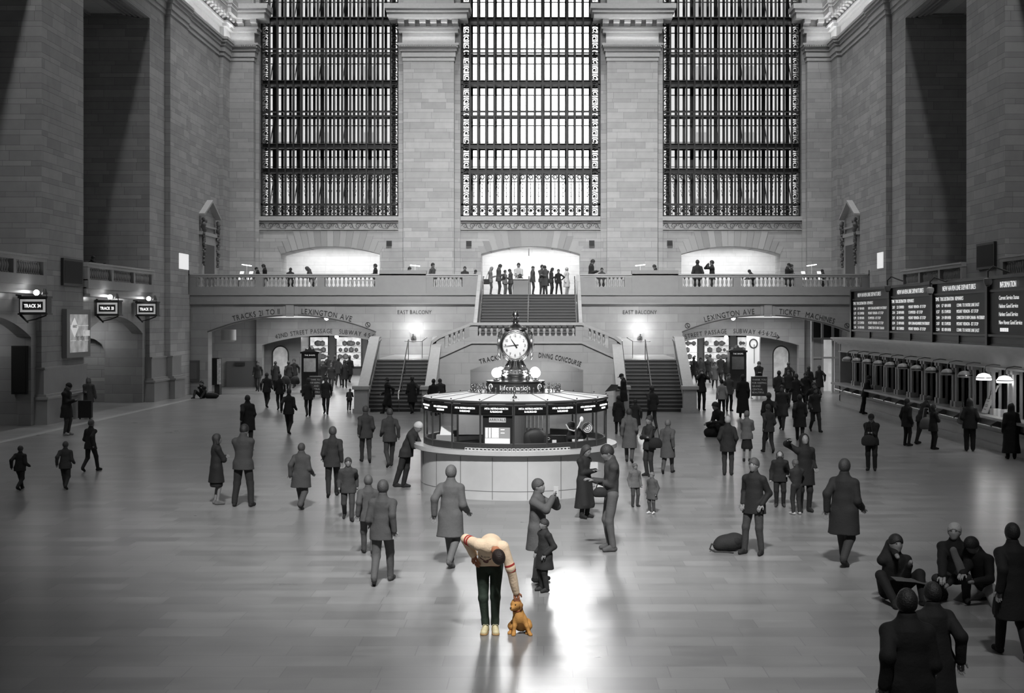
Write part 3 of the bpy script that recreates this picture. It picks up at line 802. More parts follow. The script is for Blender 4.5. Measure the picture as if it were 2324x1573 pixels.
m = MB(); o = cxy+Nn*.015; text(m, 'ARRIVALS', .085, (o.x, o.y, 1.83), U); m.build('title_lettering', BLACK, ar)
m = MB(); slab(m, -.3, .3, 1.3, 1.68, 0, .012); m.build('display', mat('display_dim', .1, .3, emis=1, es=.35), ar)
m = MB(); slab(m, -.29, .29, 1.31, 1.42, .012, .018)
for k in range(9):
    for u, w in ((-.28, .05), (-.2, .04), (-.13, .16), (.08, .09) if k in (1, 4) else (-.13, .1)): slab(m, u, u+w, 1.65-.026*k, 1.665-.026*k, .012, .018)
m.build('display_rows', mat('display_rows', .9, .4, emis=1, es=2.0), ar)
# leaflet boxes along the counter
lf = MB(); random.seed(3)
proto = MB(); proto.box(-.05, .05, -.03, .03, 0, .055); proto.box(-.038, .038, -.034, -.03, .012, .042)
ang = [-(30)+k*2.35 for k in range(27)]
first = None
for k, a in enumerate(ang):
    t = R(-90+a+2); x, y = BX+2.33*math.cos(t), BY+2.33*math.sin(t)
    if first is None:
        first = empty('leaflet_box', (x, y, 1.15), t+R(90), 'small white open leaflet box in the curved row along the booth counter', 'box', 'leaflet boxes on the booth counter')
        mm = MB(); mm.box(-.04, .04, -.03, .03, 0, .055); mm.build('box_body', WHITE, first, local=True)
        mm = MB(); mm.box(-.028, .028, -.034, -.03, .014, .044); mm.build('label_slot', CHAR, first, local=True)
    else: dup(first, (x, y, 1.15), t+R(90))
# clerk's things inside
def simple(name, mb, m_, lab, cat, **k): return tag(mb.build(name, m_, smooth=k.pop('smooth', None)), lab, cat, **k)
def inside(px, y_off): return XA(px, BY+y_off), BY+y_off
x, y = inside(1010, -1.1); m = MB(); m.box(x-.22, x+.22, y-.15, y+.2, .74, 1.33); e = empty('printer', (x, y, .74), 0, 'grey office printer seen through the left panes of the booth', 'printer')
m = MB(); m.box(x-.2, x+.2, y-.15, y+.2, .74, 1.42); m.build('printer_body', mat('office_grey', .3, .5), e)
m = MB(); m.hexa([(x-.12, y-.05, 1.42), (x+.16, y-.05, 1.42), (x+.16, y, 1.42), (x-.12, y, 1.42), (x-.1, y+.1, 1.62), (x+.2, y+.1, 1.62), (x+.2, y+.13, 1.62), (x-.1, y+.13, 1.62)]); m.build('paper_tray', WHITE, e)
x, y = inside(1072, .9); e = empty('wall_screen', (x, y, 1.2), 0, 'pale framed screen standing inside the booth, left of the arrivals panel', 'screen')
m = MB(); m.box(x-.35, x+.4, y, y+.03, 1.25, 1.95); m.build('screen_panel', mat('pale_screen', .45, .4), e)
m = MB(); m.box(x-.4, x-.35, y-.02, y+.05, .74, 2.0); m.box(x+.4, x+.45, y-.02, y+.05, .74, 2.0); m.build('stand', CHAR, e)
x, y = inside(1215, -.2)
e = empty('office_chair', (x, y, .0), 0, 'dark high-backed office chair inside the booth, right of the arrivals panel', 'chair')
m = MB(); m.ball((x, y+.1, 1.2), .3, 14, (1.1, .3, 1.0)); m.build('backrest', CHAR, e, smooth=80)
m = MB(); m.ball((x, y-.15, .85), .3, 14, (1, 1, .25)); m.build('seat', CHAR, e, smooth=80)
m = MB(); m.cyl((x, y, .1), (x, y, .85), .03)
for k in range(5): m.cyl((x, y, .1), (x+.28*math.cos(k*1.257), y+.28*math.sin(k*1.257), .05), .025)
m.build('base', CHAR, e)
e = empty('coat_rail', (*inside(1210, .9), .74), 0, 'row of pale folders and coats hanging behind the booth chair', 'rail')
m = MB(); x, y = inside(1210, .9)
for k in range(9): m.box(x-.45+.1*k, x-.37+.1*k, y, y+.12, 1.25+.01*(k % 3), 1.95)
m.build('folder', mat('folder_grey', .3, .5, var=.5, bscale=8), e)
x, y = inside(1262, -.8)
e = empty('computer_monitor', (x, y, .74), 0, 'black monitor with a round pale emblem on its back, right of the booth chair', 'monitor')
m = MB(); m.box(x-.3, x+.34, y, y+.05, .95, 1.38); m.cyl((x, y+.04, .74), (x, y+.04, 1), .04); m.build('monitor_shell', CHAR, e)
m = MB(); m.tube([(x-.18+.03*math.cos(q), y-.005, 1.3+.03*math.sin(q)) for q in np.linspace(0, 6.28, 12)], .006, 4); m.build('emblem', WHITE, e)
x, y = inside(1258, -1.5); m = MB(); m.box(x-.05, x+.05, y-.02, y+.02, 1.0, 1.33); simple('paper_sign', m, WHITE, 'narrow white paper sign standing on the desk left of the round fan', 'sign')
for i, px in enumerate((1304, 1318)):
    x, y = inside(px, -1.3); m = MB(); m.box(x-.06, x+.06, y-.03, y+.03, .95, 1.33); simple('document_holder', m, WHITE, ['white upright document holder inside the booth, further from the fan', 'white upright document holder inside the booth, next to the fan'][i], 'holder')
x, y = inside(1333, -1.0); e = empty('desk_fan', (x, y, .74), 0, 'round desk fan seen through the right panes of the booth', 'fan')
m = MB(); m.cyl((x, y-.05, 1.58), (x, y+.02, 1.58), .13, n=20); m.build('fan_housing', WHITE, e, smooth=40)
m = MB(); 
for r in (.04, .08, .12): m.tube([(x+r*math.cos(q), y-.06, 1.58+r*math.sin(q)) for q in np.linspace(0, 6.28, 18)], .006, 4)
m.build('fan_grille', CHAR, e); m = MB(); m.cyl((x, y, .74), (x, y, 1.46), .02); m.cyl((x, y, .74), (x, y, .78), .1); m.build('fan_stand', CHAR, e)
x, y = inside(1318, -1.7); m = MB(); m.tube([(x-.35, y, 1.72), (x-.28, y, 1.6), (x-.15, y, 1.56), (x-.05, y, 1.68), (x, y, 1.8)], .018, 6)
e = empty('desk_telephone', (x, y, 1.5), 0, 'pale coiled telephone cord and handset at the right panes of the booth', 'telephone')
m.build('cord', WHITE, e, smooth=80); m = MB(); m.ball((x+.02, y, 1.84), .05, 10, (1, .6, 1.4)); m.build('handset', WHITE, e, smooth=80)
# gadgets strip light above the counter inside
# ---- clock on the drum
cz = 4.2-58/91.2
ck = empty('four_faced_clock', (BX, BY, 2.69), 0, 'brass four-faced clock with acorn finial standing on the booth roof drum', 'clock')
m = MB(); m.lathe([(.36, 0), (.36, .1), (.40, .11), (.40, .15), (.36, .16), (.37, .24), (.33, .26), (.31, .28), (.25, .33), (.19, .42), (.165, .52), (.17, .56), (.2, .6), (.16, .64), (.16, .66), (.22, .7), (.22, .72), (.18, .76), (.14, .8)], (BX, BY, 2.69), 40)
m.build('pedestal', BRASS, ck, smooth=35)
m = MB()
for k in range(24):
    t = 2*math.pi*k/24
    m.tube([(BX+r*math.cos(t), BY+r*math.sin(t), 2.69+z) for r, z in ((.255, .335), (.195, .43), (.17, .53))], .012, 4)
    m.ball((BX+.385*math.cos(t), BY+.385*math.sin(t), 2.69+.2), .022, 6)
    m.ball((BX+.215*math.cos(t), BY+.215*math.sin(t), 2.69+.7), .02, 6)
m.build('fluting', BRASSD, ck, smooth=60)
# body: rounded cube-like sphere
Rk = .455; zc_ = cz
vs = MB(); n = 36; prof = []
body = MB(); body.ball((0, 0, 0), 1.0, 40)
nv = []
for v in body.v:
    x, y, z = v
    l = (abs(x)**3.4+abs(y)**3.4)**(1/3.4) if (abs(x)+abs(y)) > 1e-6 else 0
    rxy = math.hypot(x, y); f = rxy/l if l > 1e-6 else 1
    k = .93
    nv.append((BX+x*f*Rk*k*.95, BY+y*f*Rk*k*.95, zc_+z*Rk*.98))
body.v = nv; body.build('case', BRASS, ck, smooth=60)
rot = [0, 90, 180, 270]
for a in rot:
    t = R(a-90); N_ = Vector((math.cos(t), math.sin(t), 0)); U = Vector((-math.sin(t), math.cos(t), 0)); V = Vector((0, 0, 1))
    O = Vector((BX, BY, zc_)) + N_*(Rk*.9)
    m = MB()
    # domed opal dial
    vs = []; fs = []
    for i in range(7):
        r = .315*i/6; d = .035*math.cos(i/6*math.pi/2)
        for k in range(36):
            q = 2*math.pi*k/36; vs.append(tuple(O + U*r*math.cos(q) + V*r*math.sin(q) + N_*d))
    for i in range(6):
        for k in range(36): fs.append((i*36+k, i*36+(k+1) % 36, (i+1)*36+(k+1) % 36, (i+1)*36+k))
    m.add(vs, fs); dial = m.build('dial', mat('opal_dial', .6, .4, emis=1, es=.28), ck, smooth=180)
    m = MB()
    m.tube([tuple(O + U*.325*math.cos(q) + V*.325*math.sin(q)) for q in np.linspace(0, 2*math.pi, 41)], .022, 6); 
    m.tube([tuple(O - N_*.02 + U*.36*math.cos(q) + V*.36*math.sin(q)) for q in np.linspace(0, 2*math.pi, 41)], .018, 6)
    m.build('bezel', BRASS, ck, smooth=80)
    m = MB()
    for h in range(12):
        s = str(h if h else 12); q = math.pi/2 - h*math.pi/6; P = O + U*.24*math.cos(q) + V*(.24*math.sin(q)-.033) + N_*.037
        text(m, s, .09, P, U, V, bold=1)
    for k in range(60):
        q = k*math.pi/30; P = O + U*.295*math.cos(q) + V*.295*math.sin(q) + N_*.015
        m.ball(tuple(P), .006 if k % 5 else .009, 4)
    nm = m.build('numerals', BLACK, ck); nm.parent = dial
    m = MB()
    for q, l, w in ((math.pi/2-(10+53/60)*math.pi/6, .19, .02), (math.pi/2-44*math.pi/30, .29, .014)):
        d = U*math.cos(q) + V*math.sin(q); pz = U*math.sin(q) - V*math.cos(q)
        m.hexa([tuple(O+N_*.045+a_) for a_ in (d*-.08-pz*w, d*l-pz*w*.3, d*l+pz*w*.3, d*-.08+pz*w)] + [tuple(O+N_*.05+a_) for a_ in (d*-.08-pz*w, d*l-pz*w*.3, d*l+pz*w*.3, d*-.08+pz*w)])
    m.cyl(tuple(O+N_*.03), tuple(O+N_*.06), .022); hd = m.build('clock_hands', BLACK, ck); hd.parent = dial
m = MB(); zt2 = zc_+Rk*.9
m.lathe([(.3, -.04), (.26, .03), (.14, .08), (.1, .1), (.07, .12), (.06, .15), (.09, .17), (.1, .2), (.06, .22), (.05, .24)], (BX, BY, zt2), 24); m.build('crown', BRASSD, ck, smooth=40)
m = MB(); m.lathe([(0, .24), (.06, .25), (.085, .3), (.08, .36), (.05, .42), (.02, .45), (0, .46)], (BX, BY, zt2), 16)
for k in range(8): m.ball((BX+.075*math.cos(k*.785), BY+.075*math.sin(k*.785), zt2+.27), .025, 6)
m.build('finial', BRASS, ck, smooth=60)
# four globes on the drum
for i, (dx, dy) in enumerate(((-.46, -.32), (.5, -.32), (-.38, .32), (.48, .34))):
    e = empty('globe_lamp', (BX+dx, BY+dy, 2.69), 0, ['glowing globe lamp on the booth drum, front left of the clock', 'glowing globe lamp on the booth drum, front right of the clock', 'glowing globe lamp on the booth drum, half hidden behind the left front globe', 'glowing globe lamp on the booth drum, hidden behind the right front globe'][i], 'lamp', 'globe lamps around the clock')
    m = MB(); m.lathe([(.08, 0), (.08, .03), (.03, .04), (.03, .08), (0, .08)], (BX+dx, BY+dy, 2.69), 16); m.build('base', BRASS, e, smooth=40)
    m = MB(); m.ball((BX+dx, BY+dy, 2.69+.19), .125, 20); m.build('globe', GLOBE, e, smooth=180)

# ================================================================== departures board on top of the ticket counter
TX = 15.4
tc = empty('ticket_counter', (TX+.8, 52, 0), 0, 'long marble ticket counter with dark windows along the right wall', 'counter')
Y0, Y1 = 37.8, 65.2
TM = mat('ticket_marble', .34, .3, var=.2, bscale=1.5)
m = MB(); m.box(TX, TX+1.2, Y0, Y1, 0, 1.02); m.box(TX-.12, TX+.1, Y0+.02, Y1-.02, 0, .2); m.box(TX-.05, TX+.1, Y0+.02, Y1-.02, .5, .58); m.build('base', TM, tc)
m = MB(); m.box(TX-.42, TX+.3, Y0, Y1, 1.02, 1.1); m.build('ledge', mat('ledge_marble', .5, .25), tc)
m = MB(); m.box(TX+.02, TX+1.2, Y0, Y1, 2.62, 3.05)
for d, z0, z1 in ((.04, 2.6, 2.66), (.08, 3.0, 3.08), (.16, 3.08, 3.14), (.28, 3.14, 3.24), (.36, 3.24, 3.32)): m.box(TX-d, TX+1.2, Y0, Y1+d, z0, z1)
m.build('entablature', TM, tc)
m = MB(); m.box(TX+1.0, TX+1.2, Y0, Y1, 0, 3.3); m.box(TX, TX+4, Y1-.2, Y1, 0, 3.3); m.build('back_wall', TM, tc)
m = MB(); m.tube([(TX-.28, Y0, .78), (TX-.28, Y1-.3, .78)], .035, 8); m.build('brass_rail', BRASS, tc, smooth=60)
m = MB(); y = Y0+.6
while y < Y1-.3:
    m = MB(); m.prism([(TX, .7), (TX-.33, .76), (TX-.33, .82), (TX-.05, .98), (TX-.38, 1.02), (TX, 1.02)], 'y', y-.03, y+.03); m.build('ledge_bracket', BRASSD, tc); y += 1.9
lampY = [61.3 - 1.9*k for k in range(12)]
for k in range(13):
    y = 62.25 - 1.9*k
    m = MB()
    for dy in (-.27, .13): 
        m.box(TX+.02, TX+.2, y+dy, y+dy+.16, 1.1, 2.62); m.box(TX-.03, TX+.2, y+dy-.02, y+dy+.18, 1.1, 1.3); m.box(TX-.03, TX+.2, y+dy-.02, y+dy+.18, 2.48, 2.62)
    m.box(TX+.1, TX+.3, y-.27, y+.29, 1.1, 2.62); m.build('pilaster', TM, tc)
for k, y in enumerate(lampY):
    m = MB(); m.box(TX+.5, TX+.56, y-.66, y+.66, 1.1, 2.62); sh_ = m.build('window_shutter', mat('dark_shutter', .008, .4) if k < 10 else mat('lit_shutter', .05, .4), tc)  # paler copy in the lit bays, their light put into the colour
    m = MB()
    for q in range(6): m.box(TX+.46, TX+.5, y-.66+.26*q, y-.64+.26*q, 1.1, 2.6)
    for z in (1.5, 2.1): m.box(TX+.46, TX+.5, y-.66, y+.66, z, z+.03)
    g_ = m.build('brass_grille', CHAR if k < 10 else BRASSD, tc)
    if k >= 10:
        m = MB(); m.box(TX+.44, TX+.46, y-.5, y+.1, 1.75, 2.4); m.build('patterned_glass', mat('lit_pattern_glass', .6, .4, emis=1, es=.5), tc)
m = MB(); text(m, 'GOLD LINE', .14, (TX+.0, 42.6, 2.78), U=(0, -1, 0)) if False else None
# lamps
for k, y in enumerate(lampY):
    lit = k >= 10
    zz = 2.42
    e = empty('counter_lamp', (TX-.5, y, zz), 0, 
        ('lit bell-shaped lamp over the ticket counter, %s' % ('left one of the two that glow' if k == 10 else 'right one of the two that glow')) if lit else 'unlit bell-shaped lamp on a curved brass arm over the shuttered ticket windows', 'lamp', None if lit else 'unlit counter lamps')
    m = MB(); m.lathe([(.24, -.16), (.24, -.08), (.17, .02), (.05, .06), (0, .06)], (TX-.5, y, zz), 16)
    m.build('shade', mat('shade_glow', .9, .4, emis=1, es=3.0) if lit else mat('frosted_shade', .3, .35), e, smooth=40)
    m = MB(); m.lathe([(.25, -.1), (.25, -.07)], (TX-.5, y, zz), 16); m.tube([(TX-.5, y, zz+.05), (TX-.5, y, zz+.2), (TX-.42, y, zz+.3), (TX-.2, y, zz+.34), (TX+.1, y, zz+.3)], .02, 5); m.build('bracket_arm', BRASSD, e, smooth=60)
# slanted promo poster and holders on the ledge between the lit lamps
Yp = 43.3; e = empty('standing_poster', (TX, Yp, 1.1), 0, 'tall pale poster with a drawn wine glass leaning on the ticket ledge', 'poster')
m = MB(); m.hexa([(TX-.1, Yp+.45, 1.12), (TX-.1, Yp-.05, 1.12), (TX-.06, Yp-.05, 1.12), (TX-.06, Yp+.45, 1.12), (TX+.15, Yp+.15, 2.05), (TX+.15, Yp-.4, 2.05), (TX+.19, Yp-.4, 2.05), (TX+.19, Yp+.15, 2.05)]); m.build('board', mat('poster_card', .6, .5), e)
m = MB()
def pp(a, z): t = (z-1.12)/.93; return (TX-.125+.25*t, Yp+.2-.33*t + a, z)
m.tube([pp(.09*math.cos(q), 1.85+.1*math.sin(q)) for q in np.linspace(0, 6.28, 14)], .01, 4); m.tube([pp(0, 1.75), pp(0, 1.6)], .01, 4); m.tube([pp(-.08, 1.6), pp(.08, 1.6)], .01, 4)
for z in (1.52, 1.4, 1.35, 1.25): m.tube([pp(-.12, z), pp(.12, z)], .008, 4)
m.build('printed_glass', CHAR, e)
for k, yy in enumerate((42.6, 42.2, 41.6)):
    m = MB(); m.box(TX-.05, TX+.1, yy-.12, yy+.12, 1.1, 1.32 + .05*(k == 2)); simple('card_holder', m, WHITE, ['white card holder on the ticket ledge beside the wine glass poster', 'white card holder in the middle of the lit ticket ledge', 'wider white card holder at the dark end of the lit ticket ledge'][k], 'holder')

bd = empty('departures_board', (16.2, 51, 3.32), 0, 'black departures board with lit rows of trains above the ticket counter', 'departures board')
BXF = 15.85
bounds = [64.7, 57.6, 51.2, 44.9, 37.8]
m = MB(); m.box(BXF+.1, BXF+.9, 37.8, 64.7, 3.32, 5.62); m.build('casing', mat('board_black', .012, .45), bd)
m = MB()
for z0, z1, d in ((5.55, 5.66, .12), (5.12, 5.2, .06), (3.62, 3.7, .1), (3.32, 3.38, .04)): m.box(BXF-d+.1, BXF+.3, 37.8, 64.7, z0, z1)
for y in bounds: m.box(BXF-.02, BXF+.2, y-.12, y+.12, 3.32, 5.6)
for a, b in zip(bounds, bounds[1:]): m.box(BXF+.03, BXF+.2, (a+b)/2-.06, (a+b)/2+.06, 3.32, 3.66)
m.build('frame', mat('board_frame', .022, .4, .3), bd)
rows = [[('1:34', '17', 'NEW HAVEN', 'NEW CANAAN,DANBURY,WATERBURY'), ('1:37', '15', 'STAMFORD', 'MOUNT VERNON - 1ST STOP'), ('1:39', '12', 'NEW HAVEN', 'STAMFORD - 1ST STOP'), ('1:57', '23', 'STAMFORD', 'MOUNT VERNON - 1ST STOP'), ('2:04', '24', 'NEW HAVEN', 'CONNECTION TO NEW CANAAN')],
        [('2:07', '23', 'STAMFORD', 'MOUNT VERNON - 1ST STOP'), ('2:34', '21', 'NEW HAVEN', 'STAMFORD - 1ST STOP'), ('2:37', '102', 'STAMFORD', 'MOUNT VERNON - 1ST STOP'), ('1:34', '23', 'NEW HAVEN', 'NEW CANAAN,DANBURY,WATERBURY'), ('1:37', '103', 'STAMFORD', 'MOUNT VERNON - 1ST STOP')],
        [('1:34', '17', 'NEW HAVEN', 'CONN. TO SHORE LINE EAST'), ('1:37', '15', 'STAMFORD', 'MOUNT VERNON - 1ST STOP'), ('2:04', '24', 'NEW HAVEN', 'CONNECTION TO NEW CANAAN - WATERBURY'), ('2:07', '102', 'STAMFORD', 'MOUNT VERNON - 1ST STOP'), ('2:34', '103', 'NEW HAVEN', 'CONN. TO SHORE LINE EAST')]]
Uw = (0, -1, 0)
for i in range(4):
    ya = bounds[i]-.3; wd = bounds[i]-bounds[i+1]-.5
    m = MB(); m.box(BXF+.06, BXF+.12, bounds[i+1]+.2, bounds[i]-.2, 3.75, 5.08); dp = m.build('display_panel', mat('display_black', .006, .5), bd)
    m = MB(); d = BXF+.05
    if i < 3:
        text(m, 'NEW HAVEN LINE DEPARTURES', .26, (d, ya-.9, 5.27), Uw, center=False, sx=wd*.66/text_layout('NEW HAVEN LINE DEPARTURES', .26)[1])
        for s, u in (('TIME', .0), ('TRK', .1), ('DESTINATION', .19), ('REMARKS', .42)): text(m, s, .2, (d, ya-u*wd, 4.9), Uw, center=False, sx=(.08 if len(s) < 5 else .2 if len(s) > 8 else .16)*wd/text_layout(s, .2)[1])
        for r, row in enumerate(rows[i]):
            z = 4.66-.225*r
            for s, u, w in zip(row, (.02, .14, .2, .45), (.07, .04, .13, min(.53, .018*len(row[3])))): text(m, s, .17, (d, ya-u*wd, z), Uw, center=False, sx=w*wd/text_layout(s, .17)[1])
    else:
        text(m, 'INFORMATION', .28, (d, ya-.9, 5.25), Uw, center=False, sx=.8)
        for r, s in enumerate(('Current Service Status', 'Hudson: Good Service', 'Harlem: Good Service', 'New Haven: Good Service')): text(m, s, .19, (d, ya-.8, 4.85-.27*r), Uw, center=False, sx=1.0)
        for k in range(14): m.box(d, d+.01, ya-.9-.2*k, ya-1.05-.2*k, 3.8, 3.92) if k < 4 else None
    l = m.build('lettering', LITB if i else mat('board_letters_dim', .8, .4, emis=1, es=.45), bd); l.parent = dp
    m = MB()
    for q in range(5): m.box(BXF+.08, BXF+.12, bounds[i+1]+.2, bounds[i]-.2, 3.42+.04*q, 3.435+.04*q)
    m.build('louvre', mat('louvre_grey', .08, .4), bd)
for k, (x, y, D, hb) in enumerate(((2014, 655, 56.1, 1), (2111, 660, 49.9, 0), (2242, 640, 43.4, 1))):
    p = Vector(W(x, y, D)); e = empty('security_camera', tuple(p), 0, ['pale dome camera hanging from a hooked arm, left end of the departures board', 'black-armed bulb-shaped camera at the middle of the departures board', 'grey dome camera hanging by the INFORMATION heading of the board'][k], 'camera')
    m = MB(); m.lathe([(0, -.12), (.1, -.1), (.14, 0), (.14, .1), (.05, .14), (0, .14)], tuple(p), 14); m.build('dome_housing', WHITE if k == 1 else mat('grey_housing', .16, .4), e, smooth=40)
    m = MB(); m.ball((p.x, p.y, p.z-.06), .1, 10); m.build('dome', BLACKG, e, smooth=80)
    m = MB(); m.tube([(p.x, p.y, p.z+.1), (p.x, p.y, p.z+.35), (p.x+.1, p.y-.25, p.z+.5), (p.x+.2, p.y-.5, p.z+.42), (p.x+.5, p.y-.6, p.z+.3)], .03, 6); m.build('arm', CHAR, e, smooth=80)

# ================================================================== left wall fittings
def sign_box(x0, x1, y0, y1, D, txt, lab):
    a = Vector(W((x0+x1)/2, (y0+y1)/2, D)); w = (x1-x0)*D/FP; h = (y1-y0)*D/FP
    e = empty('hanging_track_sign', tuple(a), 0, lab, 'sign'); X, Z = a.x, a.z
    m = MB(); m.box(X-w/2, X+w/2, D, D+.5, Z-h/2, Z+h/2); m.box(X-w/2-.04, X+w/2+.04, D-.03, D+.5, Z+h/2, Z+h/2+.08); m.box(X-w/2-.04, X+w/2+.04, D-.03, D+.5, Z-h/2-.06, Z-h/2); m.build('sign_case', CHAR, e)
    m = MB(); m.box(X-w/2+.05, X+w/2-.05, D-.02, D, Z-h/2+.04, Z+h/2-.04); m.build('opal_panel', mat('opal_panel', .6, .4, emis=1, es=.22), e)
    m = MB(); m.box(X-w*.37, X+w*.37, D-.035, D-.02, Z-h*.28, Z+h*.28); m.build('name_plate', CHAR, e)
    m = MB(); 
    for k in range(14): m.ball((X-w*.35+w*.7*k/13, D-.04, Z-h*.24), .012, 4); m.ball((X-w*.35+w*.7*k/13, D-.04, Z+h*.24), .012, 4)
    m.build('bead_border', mat('bead_grey', .4, .5), e)
    m = MB(); text(m, txt, .19, (X, D-.045, Z-.07), sx=w*.6/text_layout(txt, .19)[1]); m.build('lettering', LIT, e)
    m = MB(); m.tube([(X-w/2+.05, D+.1, Z-h/2-.06), (X-w/4, D+.1, Z-h/2-.3), (X+w*.1, D+.1, Z-h/2-.22), (X+w*.5-.05, D+.1, Z-h/2-.08)], .03, 5)
    m.tube([(X-w/2, D+.1, Z-h/2-.06), (X-w/5, D+.1, Z-h/2-.36)], .035, 5); m.tube([(X-w/2, D+.25, Z+h/2+.1), (X-w*1.2, D+.25, Z+h/2+.2)], .03, 5); m.build('scroll_bracket', CHAR, e, smooth=60)
    m = MB(); m.lathe([(.03, -.3), (.05, -.2), (.02, -.1)], (X+.06, D+.2, Z+h/2+.35), 8); m.build('bulb_socket', CHAR, e)
    m = MB(); m.ball((X+.06, D+.2, Z+h/2+.22), .11, 14); m.build('bulb', BULB, e, smooth=180)
    m = MB(); m.lathe([(.12, -.1), (.05, .12), (0, .14)], (X+w*.36, D+.2, Z+h/2+.25), 12); m.tube([(X+w*.36, D+.2, Z+h/2+.25), (X+w*.45, D+.2, Z+h/2+.05)], .02, 5); m.build('spot_lamp', CHAR, e, smooth=60)
sign_box(43, 106, 677, 711, 50.5, 'TRACK 34', 'hanging lit track sign under a bare bulb, leftmost of the three')
sign_box(218, 269, 685, 714, 59.6, 'TRACK 33', 'hanging lit track sign under a bare bulb, middle one of the three')
sign_box(309, 355, 688, 715, 65.0, 'TRACK 32', 'hanging lit track sign under a bare bulb, rightmost of the three')
def side_slab(mb, px0, px1, y0, y1, X, t, pxm=None):
    """box lying on a side wall plane X between two pixel columns; rows measured at the middle"""
    Da, Db = FP*(X-CX)/(px0-HX), FP*(X-CX)/(px1-HX); Dm = (Da+Db)/2
    z0, z1 = CH+(HY-y1)*Dm/FP, CH+(HY-y0)*Dm/FP; s = -1 if X > 0 else 1
    mb.box(X, X+s*t, Da, Db, z0, z1); return Da, Db, z0, z1
e = empty('wall_screen', (-19.2, 54.4, 6), 0, 'black square screen on the nearer left stone pier', 'screen'); m = MB(); q = side_slab(m, 138, 182, 588, 649, -PX, .12)
m.build('screen_case', BLACK, e); m = MB(); m.box(-PX+.12, -PX+.13, q[0]+.1, q[1]-.1, q[2]+.1, q[3]-.1); m.build('screen_glass', mat('screen_off', .006, .75), e)
e = empty('wall_screen', (PX, 55, 6), 0, 'black screen on the right stone pier above the departures board', 'screen'); m = MB(); q = side_slab(m, 2262, 2222, 551, 611, PX, .12)
m.build('screen_case', BLACK, e); m = MB(); m.box(PX-.13, PX-.12, q[0]+.1, q[1]-.1, q[2]+.1, q[3]-.1); m.build('screen_glass', MATS['screen_off'], e)
e = empty('framed_advert', (-19.1, 55, 1.6), 0, 'framed lit advert with a white diamond label on the nearer left pier', 'poster')
m = MB(); q = side_slab(m, 141, 195, 702, 811, -PX+.02, .2); ya, yb, za, zb = q
m.build('poster_frame', mat('frame_bronze', .14, .4, .4), e)
X = -PX+.23; m = MB(); m.box(X-.01, X, ya+.35, yb-.35, za+.22, zb-.22); m.build('poster_print', mat('poster_print', .35, .4, emis=.6, es=.5, var=.9, bscale=2.2), e)
m = MB(); cy, czz = ya+.85, 3.85; m.prism([(cy-.45, czz), (cy, czz+.42), (cy+.45, czz), (cy, czz-.4)], 'x', X, X+.01); m.build('diamond_label', mat('label_white', .75, .5, emis=1, es=.4), e)
m = MB(); text(m, "HENDRICK'S", .17, (X+.02, cy, czz), U=(0, 1, 0), sx=.55); text(m, 'DO YOU', .3, (X+.02, (ya+yb)/2+.1, za+.7), U=(0, 1, 0), sx=.8)
m.build('print_lettering', CHAR, e)
m = MB(); 
for z in (za+(zb-za)*.35, za+(zb-za)*.66): m.box(X+.012, X+.02, ya+.35, yb-.35, z-.015, z+.015)
m.box(X+.01, X+.02, ya+1.9, ya+2.7, za+.9, zb-.9); m.build('print_figure', mat('poster_pale', .6, .5, var=.6, bscale=4, emis=1, es=.5), e)
# dark tall panel at the far left, metal access door, seated figure's outlet etc.
p0, p1 = W(25, 895, 52.1), W(61, 785, 52.1)
e = empty('departure_panel', (p0[0]+.3, 52.35, p0[2]), 0, 'tall narrow black panel on the wall at the left edge', 'panel')
m = MB(); m.box(p0[0], p1[0], 52.12, 52.42, p0[2], p1[2]); m.build('panel_case', BLACK, e); m = MB(); m.box(p0[0]+.06, p1[0]-.06, 52.11, 52.12, p0[2]+.06, p1[2]-.06); m.build('panel_face', MATS['screen_off'], e)
p0, p1 = W(421, 866, 74), W(453, 818, 74)
e = empty('metal_wall_cabinet', (p0[0], 73.9, p0[2]), 0, 'dark metal wall cabinet door above the seated man by the left arch', 'cabinet')
m = MB(); m.box(p0[0], p1[0], 73.85, 74, p0[2], p1[2]); m.build('cabinet_body', mat('cabinet_grey', .09, .5), e)
m = MB(); m.box(p0[0]+.12, p1[0]-.12, 73.82, 73.85, p0[2]+.14, p1[2]-.14); d = m.build('door', mat('cabinet_door', .12, .5), e)
m = MB(); m.box(p1[0]-.2, p1[0]-.16, 73.79, 73.82, (p0[2]+p1[2])/2-.06, (p0[2]+p1[2])/2+.06); h_ = m.build('handle', BRASS, e); h_.parent = d
p = W(426, 783, 73.9); e = empty('wall_lamp', (p[0], 73.9, p[2]), 0, 'small round glowing lamp on the wall left of the left arch', 'lamp')
m = MB(); m.ball((p[0], 73.8, p[2]), .11, 12); m.build('globe', BULB, e, smooth=180); m = MB(); m.cyl((p[0], 73.85, p[2]), (p[0], 74, p[2]), .08); m.build('wall_plate', BRASSD, e)
